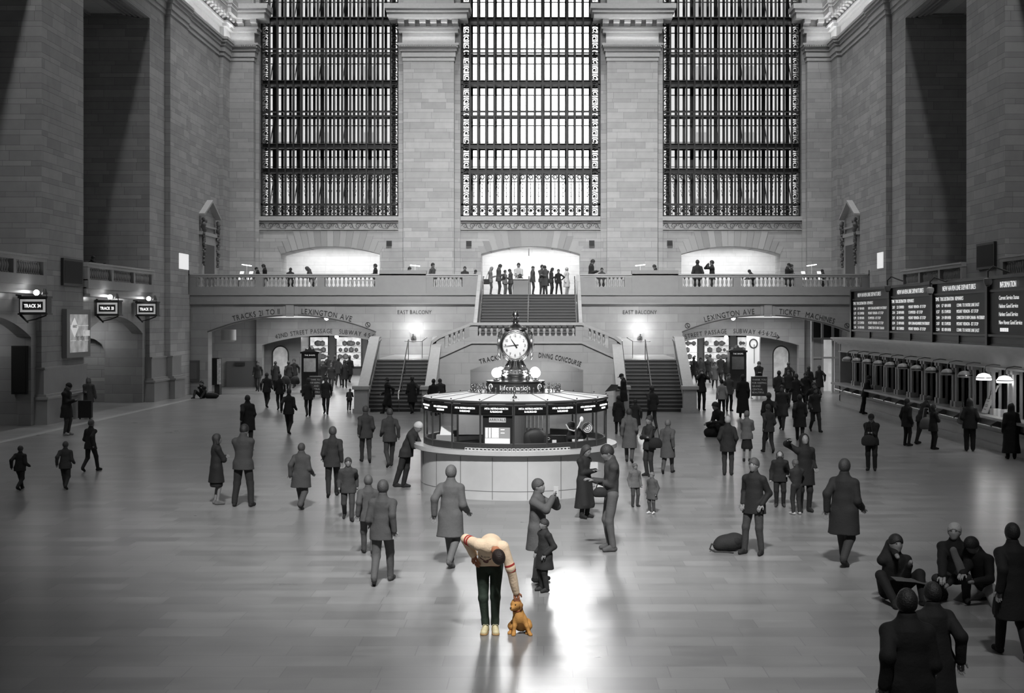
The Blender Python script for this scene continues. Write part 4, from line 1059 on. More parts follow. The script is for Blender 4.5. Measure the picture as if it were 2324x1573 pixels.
# bright sconces of the stair hall
for i, (x, y) in enumerate(((938, 748), (1453, 748))):
    p = W(x, y, 73.7); e = empty('wall_lamp', (p[0], 73.9, p[2]), 0, 'bright glowing lamp on the wall under the %s EAST BALCONY inscription' % ('left' if i == 0 else 'right'), 'lamp')
    m = MB(); m.ball((p[0], 73.6, p[2]), .2, 16, (1, 1, 1.15)); m.build('globe', mat('sconce_glow', .9, .4, emis=1, es=14), e, smooth=180)
    m = MB(); m.tube([(p[0], 73.6, p[2]-.2), (p[0], 73.62, p[2]-.45), (p[0], 73.98, p[2]-.5)], .04, 6); m.cyl((p[0], 73.95, p[2]-.5), (p[0], 74, p[2]-.5), .15); m.build('bracket', BRASSD, e, smooth=60)
for i, (x, y) in enumerate(((402, 585), (1991, 584))):       # added glowing panels standing in for bright patches on the side walls
    p0, p1 = W(x, y+32, 73.6), W(x+14+10*(i == 0), y, 73.6)
    m = MB(); Xs = -18.94 if i == 0 else 18.94; m.box(Xs, Xs*.998, 71.6 if i == 0 else 70.5, 73.45 if i == 0 else 71.7, 6.95, 7.8)
    simple('lit_notice', m, mat('lit_notice', .8, .5, emis=1, es=.55), 'small bright rectangular notice at the %s end of the far balcony' % ('left' if i == 0 else 'right'), 'sign')
# doorways with carved garlands high on the side walls
for s, nm in ((-1, 'left'), (1, 'right')):
    X = s*19.06; t = empty('door_%d' % (1 if s < 0 else 2), (X, 78, 5.6), kind='structure')
    m = MB(); m.box(X, X-s*.12, 76.4, 79.9, 5.6, 9.1); m.box(X, X-s*.2, 76.2, 80.1, 9.1, 9.3); m.box(X, X-s*.16, 76.4, 79.9, 9.6, 9.7); m.build('door_frame', ST_TRIM, t)
    m = MB(); m.box(X-s*.05, X-s*.14, 77.0, 79.3, 5.6, 8.6); m.build('door_opening', mat('dim_doorway', .1, .7), t)  # solid dark panel, the shade of the opening put into its colour
    m = MB(); m.prism([(76.2, 10.2), (78.1, 11.1), (80.1, 10.2), (80.1, 10.32), (78.1, 11.25), (76.2, 10.32)], 'x', X, X-s*.35); m.build('pediment', ST_TRIM, t)
    for y in (76.5, 79.8):
        m = MB(); random.seed(int(y*10))
        for k in range(26): m.ball((X-s*(.2+.06*random.random()), y+random.uniform(-.14, .14), 10.0-.105*k), random.uniform(.08, .15)*(1.15-k*.02), 7)
        m.build('garland', mat('carved_garland', .13, .6), t, smooth=80)

# ================================================================== kiosks, signs, doors, shop fronts in the passages
def kiosk(x, yb, hpx, wpx, D, lab, bright):
    p = W(x, 0, D); w = wpx*D/FP; h = hpx*D/FP; X = p[0]
    e = empty('directory_kiosk', (X, D+w/2, 0), 0, lab, 'kiosk'); y0 = D
    m = MB(); m.box(X-w/2, X+w/2, y0, y0+w, 0, h*.86); m.box(X-w/2-.06, X+w/2+.06, y0-.06, y0+w+.06, 0, .15); m.box(X-w/2-.06, X+w/2+.06, y0-.06, y0+w+.06, h*.84, h*.88); m.build('kiosk_body', BLACKG, e)
    m = MB(); m.prism([(X-w/2, h*.88), (X-w*.3, h*.9), (X-w*.25, h*.95), (X-w*.12, h*.93), (X, h), (X+w*.12, h*.93), (X+w*.25, h*.95), (X+w*.3, h*.9), (X+w/2, h*.88)], 'y', y0, y0+w); m.build('crest', BLACK, e)
    m = MB(); m.box(X-w*.36, X+w*.36, y0-.02, y0, h*.45, h*.74); pn = m.build('poster_panel', mat('kiosk_poster_%d' % bright, .25 if bright else .05, .4, var=.7, bscale=3, emis=1, es=.06 if bright else .01), e)
    m = MB(); text(m, 'THE SHOPS', .12, (X, y0-.01, h*.79)); 
    if bright: 
        for k, t_ in enumerate(('THANK', 'FOR', 'GRAND', 'CENTRAL', 'BEAUTIFUL')): pass
    m.build('kiosk_lettering', mat('dim_letters', .5, .5, emis=1, es=.3), e)
kiosk(703, 893, 106, 38, 75.6, 'tall black THE SHOPS directory kiosk in front of the left arch passage', 1)
kiosk(1675, 886, 100, 38, 79.5, 'tall black THE SHOPS directory kiosk inside the right arch passage', 0)
def floor_sign(x, yb, w, h, D, lines, lab):
    X = XA(x, D); e = empty('floor_sign', (X, D, 0), 0, lab, 'sign')
    m = MB(); m.box(X-w/2, X+w/2, D-.03, D+.03, .12, h); m.build('sign_board', BLACK, e)
    m = MB(); m.tube([(X-w/2, D, 0), (X-w/2, D, h+.02), (X+w/2, D, h+.02), (X+w/2, D, 0)], .02, 5); m.box(X-w/2, X-w/2+.05, D-.25, D+.25, 0, .04); m.box(X+w/2-.05, X+w/2, D-.25, D+.25, 0, .04); m.build('sign_stand', BRASSD, e)
    m = MB()
    for k, s in enumerate(lines): text(m, s, .13, (X-w/2+.05, D-.04, h-.2-.17*k), center=False, sx=min(1, (w-.1)/text_layout(s, .13)[1]))
    m.build('sign_lettering', mat('grey_letters', .4, .6), e)
L5 = ('THANK YOU', 'FOR KEEPING', 'GRAND', 'CENTRAL', 'BEAUTIFUL')
floor_sign(1723, 905, .85, 1.15, 70.3, L5, 'black floor sign thanking visitors, in front of the man at the right passage')
floor_sign(716, 903, .62, 1.1, 71.5, L5, 'black floor sign thanking visitors, leaning by the left kiosk')
# payphone column left of the left arch
X = XA(491, 73.6); e = empty('pay_phone', (X, 73.7, .4), 0, 'dark pay phone with a pale printed side on the jamb of the left arch', 'telephone')
m = MB(); m.box(X-.2, X+.2, 73.4, 74, .55, 2.05); m.build('phone_box', BLACKG, e); m = MB(); m.box(X+.1, X+.3, 73.35, 73.4, .6, 2.0); m.build('side_print', mat('phone_print', .45, .5, var=.8, bscale=9), e)
m = MB(); m.box(X-.08, X+.2, 73.5, 74, 0, .55); m.build('pedestal', BLACK, e)
# ceiling lamps visible in the passages
for i, (x, y, D) in enumerate(((741, 722, 78), (669, 768, 86), (764, 764, 92), (1664, 722, 78), (1648, 766, 88), (1740, 776, 88))):
    p = W(x, y, D); e = empty('ceiling_lamp', p, 0, ['bare bright bulb hanging in the crown of the left outer arch', 'bright bulb under the left street-name arch, nearer its left end', 'bright bulb at the shops end of the left passage', 'bare bright bulb hanging in the crown of the right outer arch', 'bright bulb under the right street-name arch beside the stairs', 'bright bulb under the right street-name arch above the guard'][i], 'lamp')
    m = MB(); m.ball(p, .13, 12); m.build('bulb', mat('passage_bulb', .9, .4, emis=1, es=30), e, smooth=180); m = MB(); m.cyl((p[0], p[1], p[2]+.1), (p[0], p[1], p[2]+.45), .03); m.build('stem', BRASSD, e)
# shops at the end of the passages
SHOP = mat('shop_glow', .5, .5, emis=1, es=1.2, var=.98, bscale=2.2); SHOPB = mat('shop_bright', .8, .5, emis=1, es=1.6, var=.7, bscale=3)
for s, nm in ((-1, 'left'), (1, 'right')):
    y = 100
    m = MB(); m.box(s*7.7, s*17.1, y, y+.3, 0, 3.6); w = m.build('wall_shops_' + nm, mat('shop_wall', .12, .5), kind='structure')
    random.seed(5+s); x = 7.9; k = 0
    spec = [(2.0, 'glass'), (.5, 0), (2.1, 'b'), (.4, 0), (2.0, 'glass'), (.5, 0), (1.5, 'frame')]
    for wd, kd in spec:
        if kd:
            a, b = s*x, s*(x+wd)
            e = empty('shop_window', ((a+b)/2, y-.1, 0), 0, 'brightly lit shop window at the end of the %s passage, %s' % (nm, {0: 'nearest the stairs', 2: 'second from the stairs', 4: 'third from the stairs', 6: 'farthest from the stairs'}[k]), 'shop window')
            m = MB(); m.box(a, b, y-.12, y-.05, 2.85, 3.05); m.box(a, a+s*.08, y-.12, y, 0, 3.0); m.box(b-s*.08, b, y-.12, y, 0, 3.0); m.box(a, b, y-.12, y-.02, .55, .65); m.build('window_frame', CHAR, e)
            m = MB(); m.box(a, b, y-.04, y-.02, .65, 2.85); m.build('lit_display', SHOP if kd != 'b' else SHOPB, e)
            m = MB()
            for q in range(30): m.ball((min(a, b)+.2+random.random()*(wd-.4), y-.2, random.choice((.8, 1.3, 1.8, 2.3))+.1), random.uniform(.1, .24), 7)
            m.box(a, b, y-.3, y-.1, 1.2, 1.23); m.box(a, b, y-.3, y-.1, 1.7, 1.73); m.box(a, b, y-.3, y-.1, 2.2, 2.23); m.build('shelf_goods', mat('shop_goods', .2, .5, var=.8, bscale=5), e)
        x += wd; k += 1
# arched doorway niches on the inner walls of the passages
for s in (-1, 1):
    X0 = XA(622, 84) if s < 0 else -XA(622, 84)
    for k, (a, D, w_) in enumerate(((s*15.9, 84.0, 1.0),)):
        e = empty('door_%d' % (3 if s < 0 else 4), (a, D, 0), kind='structure')
        m = MB(); m.box(s*14.6, s*17, D, D+.4, 0, 3.5); m.build('niche_wall', ST_LOW, e)
        m = MB(); m.prism([(a-.5, 0), (a-.5, 2.0)] + arch(a, .5, 2.0, 2.5, 10) + [(a+.5, 2.0), (a+.5, 0)], 'y', D-.03, D); m.build('glass_door', mat('niche_glow_%d' % s, .5, .4, emis=1, es=.35, var=.7, bscale=2), e)
        m = MB(); m.tube([(a-.5, D-.04, 0), (a-.5, D-.04, 2.0)] + [(x, D-.04, z) for x, z in arch(a, .5, 2.0, 2.5, 10)] + [(a+.5, D-.04, 0)], .04, 5); m.build('door_frame', CHAR, e)
# side recess in the left outer arch: dark dado, vent, little barrel sign
m = MB(); m.box(-18.9, XA(596, 82.3), 82.2, 82.45, 0, 1.6); m.build('trim_4', mat('dark_dado', .12, .4), kind='structure')
m = MB(); p = W(545, 826, 82.2); m.box(p[0]-.3, p[0]+.3, 82.1, 82.2, p[2]-.1, p[2]+.1); simple('wall_plaque', m, CHAR, 'small dark plaque on the pale wall inside the left arch', 'plaque')
p = W(519, 760, 76); m = MB(); m.cyl((p[0], 76, p[2]-.3), (p[0], 76, p[2]+.3), .42, n=20); m.lathe([(.3, -.1), (.44, 0)], (p[0], 76, p[2]-.3), 20); simple('drum_sign', m, mat('drum_sign_white', .55, .5), 'pale round drum-shaped sign hanging inside the left arch', 'sign', smooth=40)
# wooden and glass doors at the right end of the right arch
X0, X1 = XA(1843, 76), XA(1908, 76)
e = empty('door_5', (X0+.9, 76, 0), kind='structure')
m = MB()
for x in (1843, 1866, 1890, 1908): xx = XA(x, 76); m.box(xx-.06, xx+.06, 75.9, 76.1, 0, 4.2)
for z in (3.05, 1.95): m.box(X0, X1, 75.92, 76.08, z, z+.1)
m.build('door_frame', mat('door_frame_pale', .4, .5), e)
m = MB(); m.box(X0, XA(1864, 76), 76, 76.03, 0, 3.05); m.build('door_leaf', mat('door_leaf', .32, .5), e)
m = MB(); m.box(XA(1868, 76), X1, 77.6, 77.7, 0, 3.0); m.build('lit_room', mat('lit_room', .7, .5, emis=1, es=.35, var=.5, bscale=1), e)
m = MB(); m.box(X0, X1, 76.3, 76.4, 3.15, 4.3); m.build('dark_transom', BLACK, e)
# subway poster between niches in the right passage
p0, p1 = W(1698, 850, 90), W(1722, 768, 90); e = empty('shop_door', (p0[0], 90, 0), 0, 'white door panel with a large ring emblem in the right passage', 'door')
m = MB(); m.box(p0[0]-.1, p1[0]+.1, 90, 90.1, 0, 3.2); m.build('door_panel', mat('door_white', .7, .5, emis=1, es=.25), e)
m = MB(); c_ = ((p0[0]+p1[0])/2, 89.97, 2.55); m.tube([(c_[0]+.26*math.cos(q), c_[1], c_[2]+.3*math.sin(q)) for q in np.linspace(0, 6.28, 20)], .05, 5); m.cyl((c_[0]+.05, 89.97, 1.2), (c_[0]+.05, 89.97, 2.5), .02); m.build('ring_emblem', CHAR, e)

# ================================================================== display tables and lamps on the far balcony
def display_table(x, D, lab, n=3):
    X = XA(x, D); e = empty('display_table', (X, D, 5.6), 0, lab, 'table')
    m = MB(); m.box(X-.9, X+.9, D-.35, D+.35, 6.45, 6.5); m.build('table_top', mat('table_wood', .5, .5), e)
    for dx in (-.8, .8):
        for dy in (-.3, .3): m = MB(); m.box(X+dx-.04, X+dx+.04, D+dy-.04, D+dy+.04, 5.6, 6.45); m.build('leg', mat('table_wood', .5, .5), e)
    return X
for i, (x, D, lab) in enumerate(((570, 76.6, 'display table with lit tablets behind the left end of the balustrade'), (830, 77, 'display table behind the balustrade in front of the left lit arch'), (1850, 76.6, 'display table with lit tablets behind the right end of the balustrade'), (955, 76.6, 'display table behind the solid block left of the middle lit arch'), (1450, 76.6, 'display table behind the solid block right of the middle lit arch'))):
    display_table(x, D, lab)
def t_lamp(x, y, D, lab, tilt=0):
    p = W(x, y, D); e = empty('tube_lamp', (p[0], D, 6.5), 0, lab, 'lamp')
    m = MB(); m.cyl((p[0], D, 6.5), (p[0], D, p[2]), .02, n=6); m.cyl((p[0], D, 6.5), (p[0], D, 6.53), .1); m.build('lamp_stem', WHITE, e)
    m = MB(); m.tube([(p[0]-.28, D, p[2]+tilt), (p[0]+.28, D, p[2]-tilt)], .03, 6); m.build('lamp_tube', mat('tube_glow', .9, .4, emis=1, es=5), e)
for a in ((560, 602, 76.5, 'glowing T-shaped tube lamp on the table at the left end of the balcony', .04), (942, 603, 76.5, 'glowing tube lamp above the solid block left of the middle arch', .03), (1453, 602, 76.5, 'glowing tube lamp above the solid block right of the middle arch', -.03), (1842, 602, 76.5, 'glowing T-shaped tube lamp on the table at the right end of the balcony', -.04)): t_lamp(*a)
for i, (x, sgn) in enumerate(((545, 1), (566, 1), (1826, -1), (1862, -1))):
    p = W(x, 615, 76.3); m = MB(); m.hexa([(p[0]-.1, 76.3, 6.5), (p[0]+.1, 76.3, 6.5), (p[0]+.1, 76.33, 6.5), (p[0]-.1, 76.33, 6.5), (p[0]-.1+.08*sgn, 76.42, 6.98), (p[0]+.12+.08*sgn, 76.42, 6.98), (p[0]+.12+.08*sgn, 76.45, 6.98), (p[0]-.1+.08*sgn, 76.45, 6.98)])
    simple('tablet_display', m, mat('tablet_glow', .8, .4, emis=1, es=1.1), ['tilted glowing tablet left of the left T-shaped lamp', 'tilted glowing tablet right of the left T-shaped lamp', 'tilted glowing tablet left of the right T-shaped lamp', 'tilted glowing tablet right of the right T-shaped lamp'][i], 'tablet')
X = XA(1199, 82.9); e = empty('pendant_lamp', (X, 86, 8.0), 0, 'large glowing pendant globe hanging in the middle lit arch', 'lamp')
m = MB(); m.ball((X, 86, 7.9), .42, 20); m.build('globe', mat('pendant_glow', .9, .4, emis=1, es=6), e, smooth=180); m = MB(); m.cyl((X, 86, 8.3), (X, 86, 9.1), .03); m.build('stem', BRASSD, e)
p0 = XA(1163, 79.5); p1 = XA(1205, 79.5); e = empty('reception_desk', ((p0+p1)/2, 79.6, 5.6), 0, 'reception desk with a pale top at the head of the upper stairs', 'desk')
m = MB(); m.box(p0, p1, 79.4, 80.0, 5.6, 6.6); m.build('desk_body', mat('desk_grey', .25, .6), e); m = MB(); m.box(p0-.1, p1+.1, 79.3, 80.1, 6.6, 6.66); m.build('desk_top', WHITE, e)
# ================================================================== implicit-surface modelling of people and the dog
V3 = lambda *a: np.array(a[0] if len(a) == 1 else a, dtype=np.float64)
def nrm(v): return v/(np.linalg.norm(v)+1e-9)
def sdf_mesh(prims, h, k=.03, cuts=(), folds=0.0, seed=0):
    """prims: ('c',a,b,ra,rb[,axis,f]) tapered limb | ('e',c,(rx,ry,rz)[,3x3]) ellipsoid; a leading '-' carves. returns verts, faces"""
    lo = []; hi = []
    for p in prims:
        if p[0][0] in '-k': continue
        if p[0] == 'c': a, b = V3(p[1]), V3(p[2]); r = max(p[3], p[4]); lo.append(np.minimum(a, b)-r); hi.append(np.maximum(a, b)+r)
        else: c = V3(p[1]); r = max(p[2]); lo.append(c-r); hi.append(c+r)
    lo = np.min(lo, 0)-3*h-.01; hi = np.max(hi, 0)+3*h+.01
    n = np.ceil((hi-lo)/h).astype(int)+1
    ax = [lo[i]+h*np.arange(n[i]) for i in range(3)]
    F = np.full(n, 1.0)
    for p in prims:
        if p[0] == 'k':      # cut everything so far by a plane
            q0, q1 = V3(p[1]), nrm(V3(p[2])); F = np.where(F < .9, np.maximum(F, -((ax[0][:, None, None]-q0[0])*q1[0]+(ax[1][None, :, None]-q0[1])*q1[1]+(ax[2][None, None, :]-q0[2])*q1[2])), F); continue
        neg = p[0][0] == '-'; ty = p[0][-1]
        if ty == 'c': a, b = V3(p[1]), V3(p[2]); r = max(p[3], p[4]); l2, h2 = np.minimum(a, b)-r, np.maximum(a, b)+r
        else: c = V3(p[1]); r = max(p[2]); l2, h2 = c-r, c+r
        m = .0 if neg else 2.2*k+2*h
        i0 = np.clip(((l2-m-lo)/h).astype(int), 0, n-1); i1 = np.clip(np.ceil((h2+m-lo)/h).astype(int)+1, 1, n)
        if (i1 <= i0).any(): continue
        X = ax[0][i0[0]:i1[0], None, None]; Y = ax[1][None, i0[1]:i1[1], None]; Z = ax[2][None, None, i0[2]:i1[2]]
        if ty == 'c':
            px, py, pz = X-a[0], Y-a[1], Z-a[2]; ba = b-a
            if len(p) > 5:
                u = nrm(V3(p[5])); f = p[6]-1
                d0 = (px*u[0]+py*u[1]+pz*u[2])*f; px, py, pz = px+u[0]*d0, py+u[1]*d0, pz+u[2]*d0
                ba = ba + u*np.dot(ba, u)*f
            t = np.clip((px*ba[0]+py*ba[1]+pz*ba[2])/(np.dot(ba, ba)+1e-9), 0, 1)
            d = np.sqrt((px-ba[0]*t)**2+(py-ba[1]*t)**2+(pz-ba[2]*t)**2)-(p[3]+(p[4]-p[3])*t)
        else:
            px, py, pz = X-c[0], Y-c[1], Z-c[2]
            if len(p) > 3:
                M = p[3]; px, py, pz = (M[0][0]*px+M[1][0]*py+M[2][0]*pz, M[0][1]*px+M[1][1]*py+M[2][1]*pz, M[0][2]*px+M[1][2]*py+M[2][2]*pz)
            rr = p[2]; q = np.sqrt((px/rr[0])**2+(py/rr[1])**2+(pz/rr[2])**2)
            q2 = np.sqrt((px/rr[0]**2)**2+(py/rr[1]**2)**2+(pz/rr[2]**2)**2)+1e-6
            d = q*(q-1)/q2
        S = (slice(i0[0], i1[0]), slice(i0[1], i1[1]), slice(i0[2], i1[2]))
        if neg: F[S] = np.maximum(F[S], -d)
        else:
            A = F[S]; w = np.clip(.5+.5*(A-d)/k, 0, 1); F[S] = A+(d-A)*w-k*w*(1-w)
    X = ax[0][:, None, None]; Y = ax[1][None, :, None]; Z = ax[2][None, None, :]
    if folds:
        rs = np.random.RandomState(seed); g = 0
        for _ in range(5):
            q = rs.uniform(-1, 1, 3)*V3(22, 22, 34); g = g+np.sin(X*q[0]+Y*q[1]+Z*q[2]+rs.uniform(0, 6))
        F = F+folds*g/3
    for c, nn in cuts:
        c, nn = V3(c), nrm(V3(nn)); F = np.maximum(F, -((X-c[0])*nn[0]+(Y-c[1])*nn[1]+(Z-c[2])*nn[2]))
    F[0] = F[-1] = 1; F[:, 0] = F[:, -1] = 1; F[:, :, 0] = F[:, :, -1] = 1
    ins = F < 0; C = n-1
    cnt = np.zeros(C); P = np.zeros((*C, 3))
    sl = lambda o: tuple(slice(o[i], o[i]+C[i]) for i in range(3))
    for d in range(3):
        e = [0, 0, 0]; e[d] = 1; o1, o2 = [i for i in range(3) if i != d]
        for p_ in (0, 1):
            for q_ in (0, 1):
                s = [0, 0, 0]; s[o1] = p_; s[o2] = q_; t = list(s); t[d] = 1
                A, B = F[sl(s)], F[sl(t)]; x = (A < 0) != (B < 0)
                tt = np.where(x, A/(A-B+1e-12), 0)
                cnt += x
                P[..., d] += tt*x
                if p_: P[..., o1] += x
                if q_: P[..., o2] += x
    act = cnt > 0; idx = np.full(C, -1); idx[act] = np.arange(act.sum())
    ii = np.argwhere(act)
    V = lo + h*(ii + P[act]/cnt[act][:, None])
    faces = []
    for d in range(3):
        o1, o2 = (d+1) % 3, (d+2) % 3
        a = [slice(0, n[i]) for i in range(3)]; b = list(a); a[d] = slice(0, n[d]-1); b[d] = slice(1, n[d])
        x = ins[tuple(a)] != ins[tuple(b)]; w = np.argwhere(x)
        w = w[(w[:, o1] > 0) & (w[:, o2] > 0) & (w[:, o1] < C[o1]) & (w[:, o2] < C[o2])]
        if not len(w): continue
        fl = ins[w[:, 0], w[:, 1], w[:, 2]]
        def g(s1, s2):
            q = w.copy(); q[:, o1] -= s1; q[:, o2] -= s2; return idx[q[:, 0], q[:, 1], q[:, 2]]
        Q = np.stack([g(1, 1), g(0, 1), g(0, 0), g(1, 0)], 1)
        Q[~fl] = Q[~fl][:, ::-1]; faces.append(Q)
    Q = np.concatenate(faces); Q = Q[(Q >= 0).all(1)]
    return V, Q
def mk_mesh(name, VQ):
    V, Q = VQ; me = bpy.data.meshes.new(name)
    me.vertices.add(len(V)); me.vertices.foreach_set('co', V.astype(np.float32).ravel())
    me.loops.add(len(Q)*4); me.loops.foreach_set('vertex_index', Q.astype(np.int32).ravel())
    me.polygons.add(len(Q)); me.polygons.foreach_set('loop_start', np.arange(0, len(Q)*4, 4, dtype=np.int32))
    me.polygons.foreach_set('use_smooth', [True]*len(Q)); me.update(calc_edges=True); me.validate()
    me.materials.append(None); return me
def put(name, me, m, parent):
    o = bpy.data.objects.new(name, me); COL.objects.link(o); o.parent = parent
    o.material_slots[0].link = 'OBJECT'; o.material_slots[0].material = m; return o

def cloth(v, rgb=None):
    v = v*.55 if v < .3 else v
    nm = 'cloth_%03d' % round(v*1000) if rgb is None else 'cloth_%s' % rgb
    c = v if rgb is None else rgb
    return mat(nm, c, .85, bump=.25, bscale=28, var=.12)
SKIN = mat('skin_grey', .17, .55); SKIN2 = mat('skin_pale_grey', .27, .55); HAIRM = {}
def hairm(v): return mat('hair_%02d' % round(v*100), v, .6, bump=.5, bscale=70, var=.25)

def ik(a, t, l1, l2, hint):
    a, t = V3(a), V3(t); d = t-a; L = np.linalg.norm(d)
    if L > (l1+l2)*.999: t = a+d/L*(l1+l2)*.999; d = t-a; L = np.linalg.norm(d)
    x = (l1*l1-l2*l2+L*L)/(2*L); y = math.sqrt(max(0, l1*l1-x*x)); u = d/L
    h_ = V3(hint); h_ = nrm(h_-u*np.dot(h_, u)); return a+u*x+h_*y, t
def rotz(v, a): c, s = math.cos(a), math.sin(a); return V3(v[0]*c-v[1]*s, v[0]*s+v[1]*c, v[2])
POSES = {
 'stand': {}, 
 'pocket': dict(hL=(.19, -.09, .93), hR=(-.19, -.09, .93), eL=(.45, 1, 0), eR=(-.45, 1, 0)),
 'phone': dict(hL=(.05, -.3, 1.16), hR=(-.06, -.3, 1.16), pitch=.45),
 'fold': dict(hL=(-.08, -.2, 1.18), hR=(.08, -.2, 1.14), eL=(1, 0, -.5), eR=(-1, 0, -.5)),
 'walkA': dict(fL=(.08, -.27, .09), fR=(-.08, .28, .15), hL=(.23, .16, .90), hR=(-.23, -.22, .92), eL=(.1, 1, 0), eR=(-.1, 1, 0), pz=.90, lean=.05, tR=-.5),
 'walkB': dict(fL=(.08, .28, .15), fR=(-.08, -.27, .09), hL=(.23, -.22, .92), hR=(-.23, .16, .90), eL=(.1, 1, 0), eR=(-.1, 1, 0), pz=.90, lean=.05, tL=-.5),
 'bag': dict(hL=(.3, -.02, .84), hR=(-.1, -.26, 1.1), lean=.02),
 'lookup': dict(pitch=-.75, hL=(.2, -.12, 1.0), hR=(-.26, -.02, .85)),
 'point': dict(hL=(.2, -.12, 1.0), hR=(-.42, -.18, 1.62), pitch=-.2),
 'photo': dict(hL=(.05, -.2, 1.55), hR=(-.06, -.2, 1.55), eL=(1, -.2, -1), eR=(-1, -.2, -1)),
 'hip': dict(hL=(.2, -.03, 1.03), eL=(1, .4, 0), fL=(.2, -.02, .09), fR=(-.17, -.02, .09), side=-.03),
 'leanfwd': dict(lean=.42, hL=(.18, -.55, 1.05), hR=(-.15, -.55, 1.05), fL=(.1, .1, .09), fR=(-.08, .25, .11), pitch=.5),
 'crossed': dict(lean=.3, side=.1, hL=(.2, -.5, 1.08), hR=(-.05, -.45, 1.12), fL=(-.04, .05, .09), fR=(.1, .16, .12)),
 'sit': dict(pel=(0, 0, .13), fL=(.2, -.5, .08), fR=(-.2, -.5, .08), hL=(.1, -.3, .52), hR=(-.05, -.22, .68), kL=(.5, -.3, 1), kR=(-.5, -.3, 1), lean=.15),
 'squat': dict(pel=(0, .05, .36), fL=(.16, -.1, .08), fR=(-.14, -.06, .08), hL=(.16, -.48, .5), hR=(-.1, -.5, .42), kL=(.2, -1, .6), kR=(-.2, -1, .6), lean=.5),
 'kneel': dict(pel=(0, .05, .26), fL=(.12, .2, .07), fR=(-.12, .2, .07), hL=(.2, -.42, .4), hR=(-.2, -.45, .3), kL=(.5, -1, .0), kR=(-.4, -1, .0), lean=.3),
}
def skeleton(o):
    g = o.get; J = {}
    pel = V3(g('pel', (0, 0, g('pz', .94)))); lean, side = g('lean', 0.0), g('side', 0.0)
    up = nrm(V3(side, -math.sin(lean), math.cos(lean))); tw = g('twist', 0.0)
    rv = rotz(V3(1, 0, 0), tw); rv = nrm(rv-up*np.dot(rv, up)); fw = nrm(np.cross(up, rv))*-1
    if fw[1] > 0 and abs(tw) < 1.2: fw = -fw
    J.update(pel=pel, waist=pel+up*.16, chest=pel+up*.36, up=up, rv=rv, fw=fw, neck=pel+up*.53)
    pt, yw = g('pitch', 0.0)+lean*.5, g('yaw', 0.0)
    hu = nrm(V3(0, -math.sin(pt), math.cos(pt))); hf = V3(0, -math.cos(pt), -math.sin(pt))
    hu, hf = rotz(hu, yw), rotz(hf, yw)
    J['hu'], J['hf'] = hu, hf; J['head'] = pel+up*.55+hu*.135+hf*.015
    for S, s in (('L', 1), ('R', -1)):
        sh = pel+up*.435+rv*s*.168; hip = pel+rotz(V3(s*.09, 0, -.03), 0)
        el, wr = ik(sh, g('h'+S, (s*.235, -.05, .86)), .29, .27, g('e'+S, (s*.25, 1, -.1)))
        ft = V3(g('f'+S, (s*.1, 0, .09)))
        kn, an = ik(hip, ft, .418, .412, g('k'+S, (s*.12, -1, .05)))
        toe = an+nrm(V3(s*.15, -1, -.35+g('t'+S, 0.0)))*.0
        ta = g('t'+S, 0.0); td = nrm(V3(s*.18, -math.cos(ta), math.sin(ta)))
        if g('pel'): td = nrm(V3(s*.3, -1, 0)) if an[1] < .1 else nrm(V3(0, 1, -.2))
        J.update({'sh'+S: sh, 'el'+S: el, 'wr'+S: wr, 'hip'+S: hip, 'kn'+S: kn, 'an'+S: an, 'td'+S: td, 'hd'+S: nrm(wr-el)})
    return J
def head_prims(J, det):
    h, u, f = J['head'], J['hu'], J['hf']; r = np.cross(f, u); r = nrm(r)
    M = np.stack([r, -f, u], 1)
    P = [('e', h+u*.015+f*-.005, (.082, .10, .108), M), ('e', h-u*.05+f*.028, (.062, .07, .075), M), ('c', J['neck']-J['up']*.03, h-u*.05-f*.01, .064, .058)]
    if det:
        P += [('e', h-u*.01+f*.092, (.011, .018, .02), M), ('c', h+u*.015+f*.088, h-u*.018+f*.100, .008, .012), ('e', h+f*.0+r*.078-u*.01, (.012, .022, .032), M), ('e', h+r*-.078-u*.01, (.012, .022, .032), M),
              ('e', h-u*.052+f*.093, (.024, .01, .01), M), ('e', h-u*.088+f*.075, (.03, .026, .022), M), ('e', h-u*.02+f*.055, (.062, .04, .05), M)]
        P += [('-e', h+u*.018+f*.103+r*s*.032, (.018, .014, .011), M) for s in (-1, 1)]
    return P
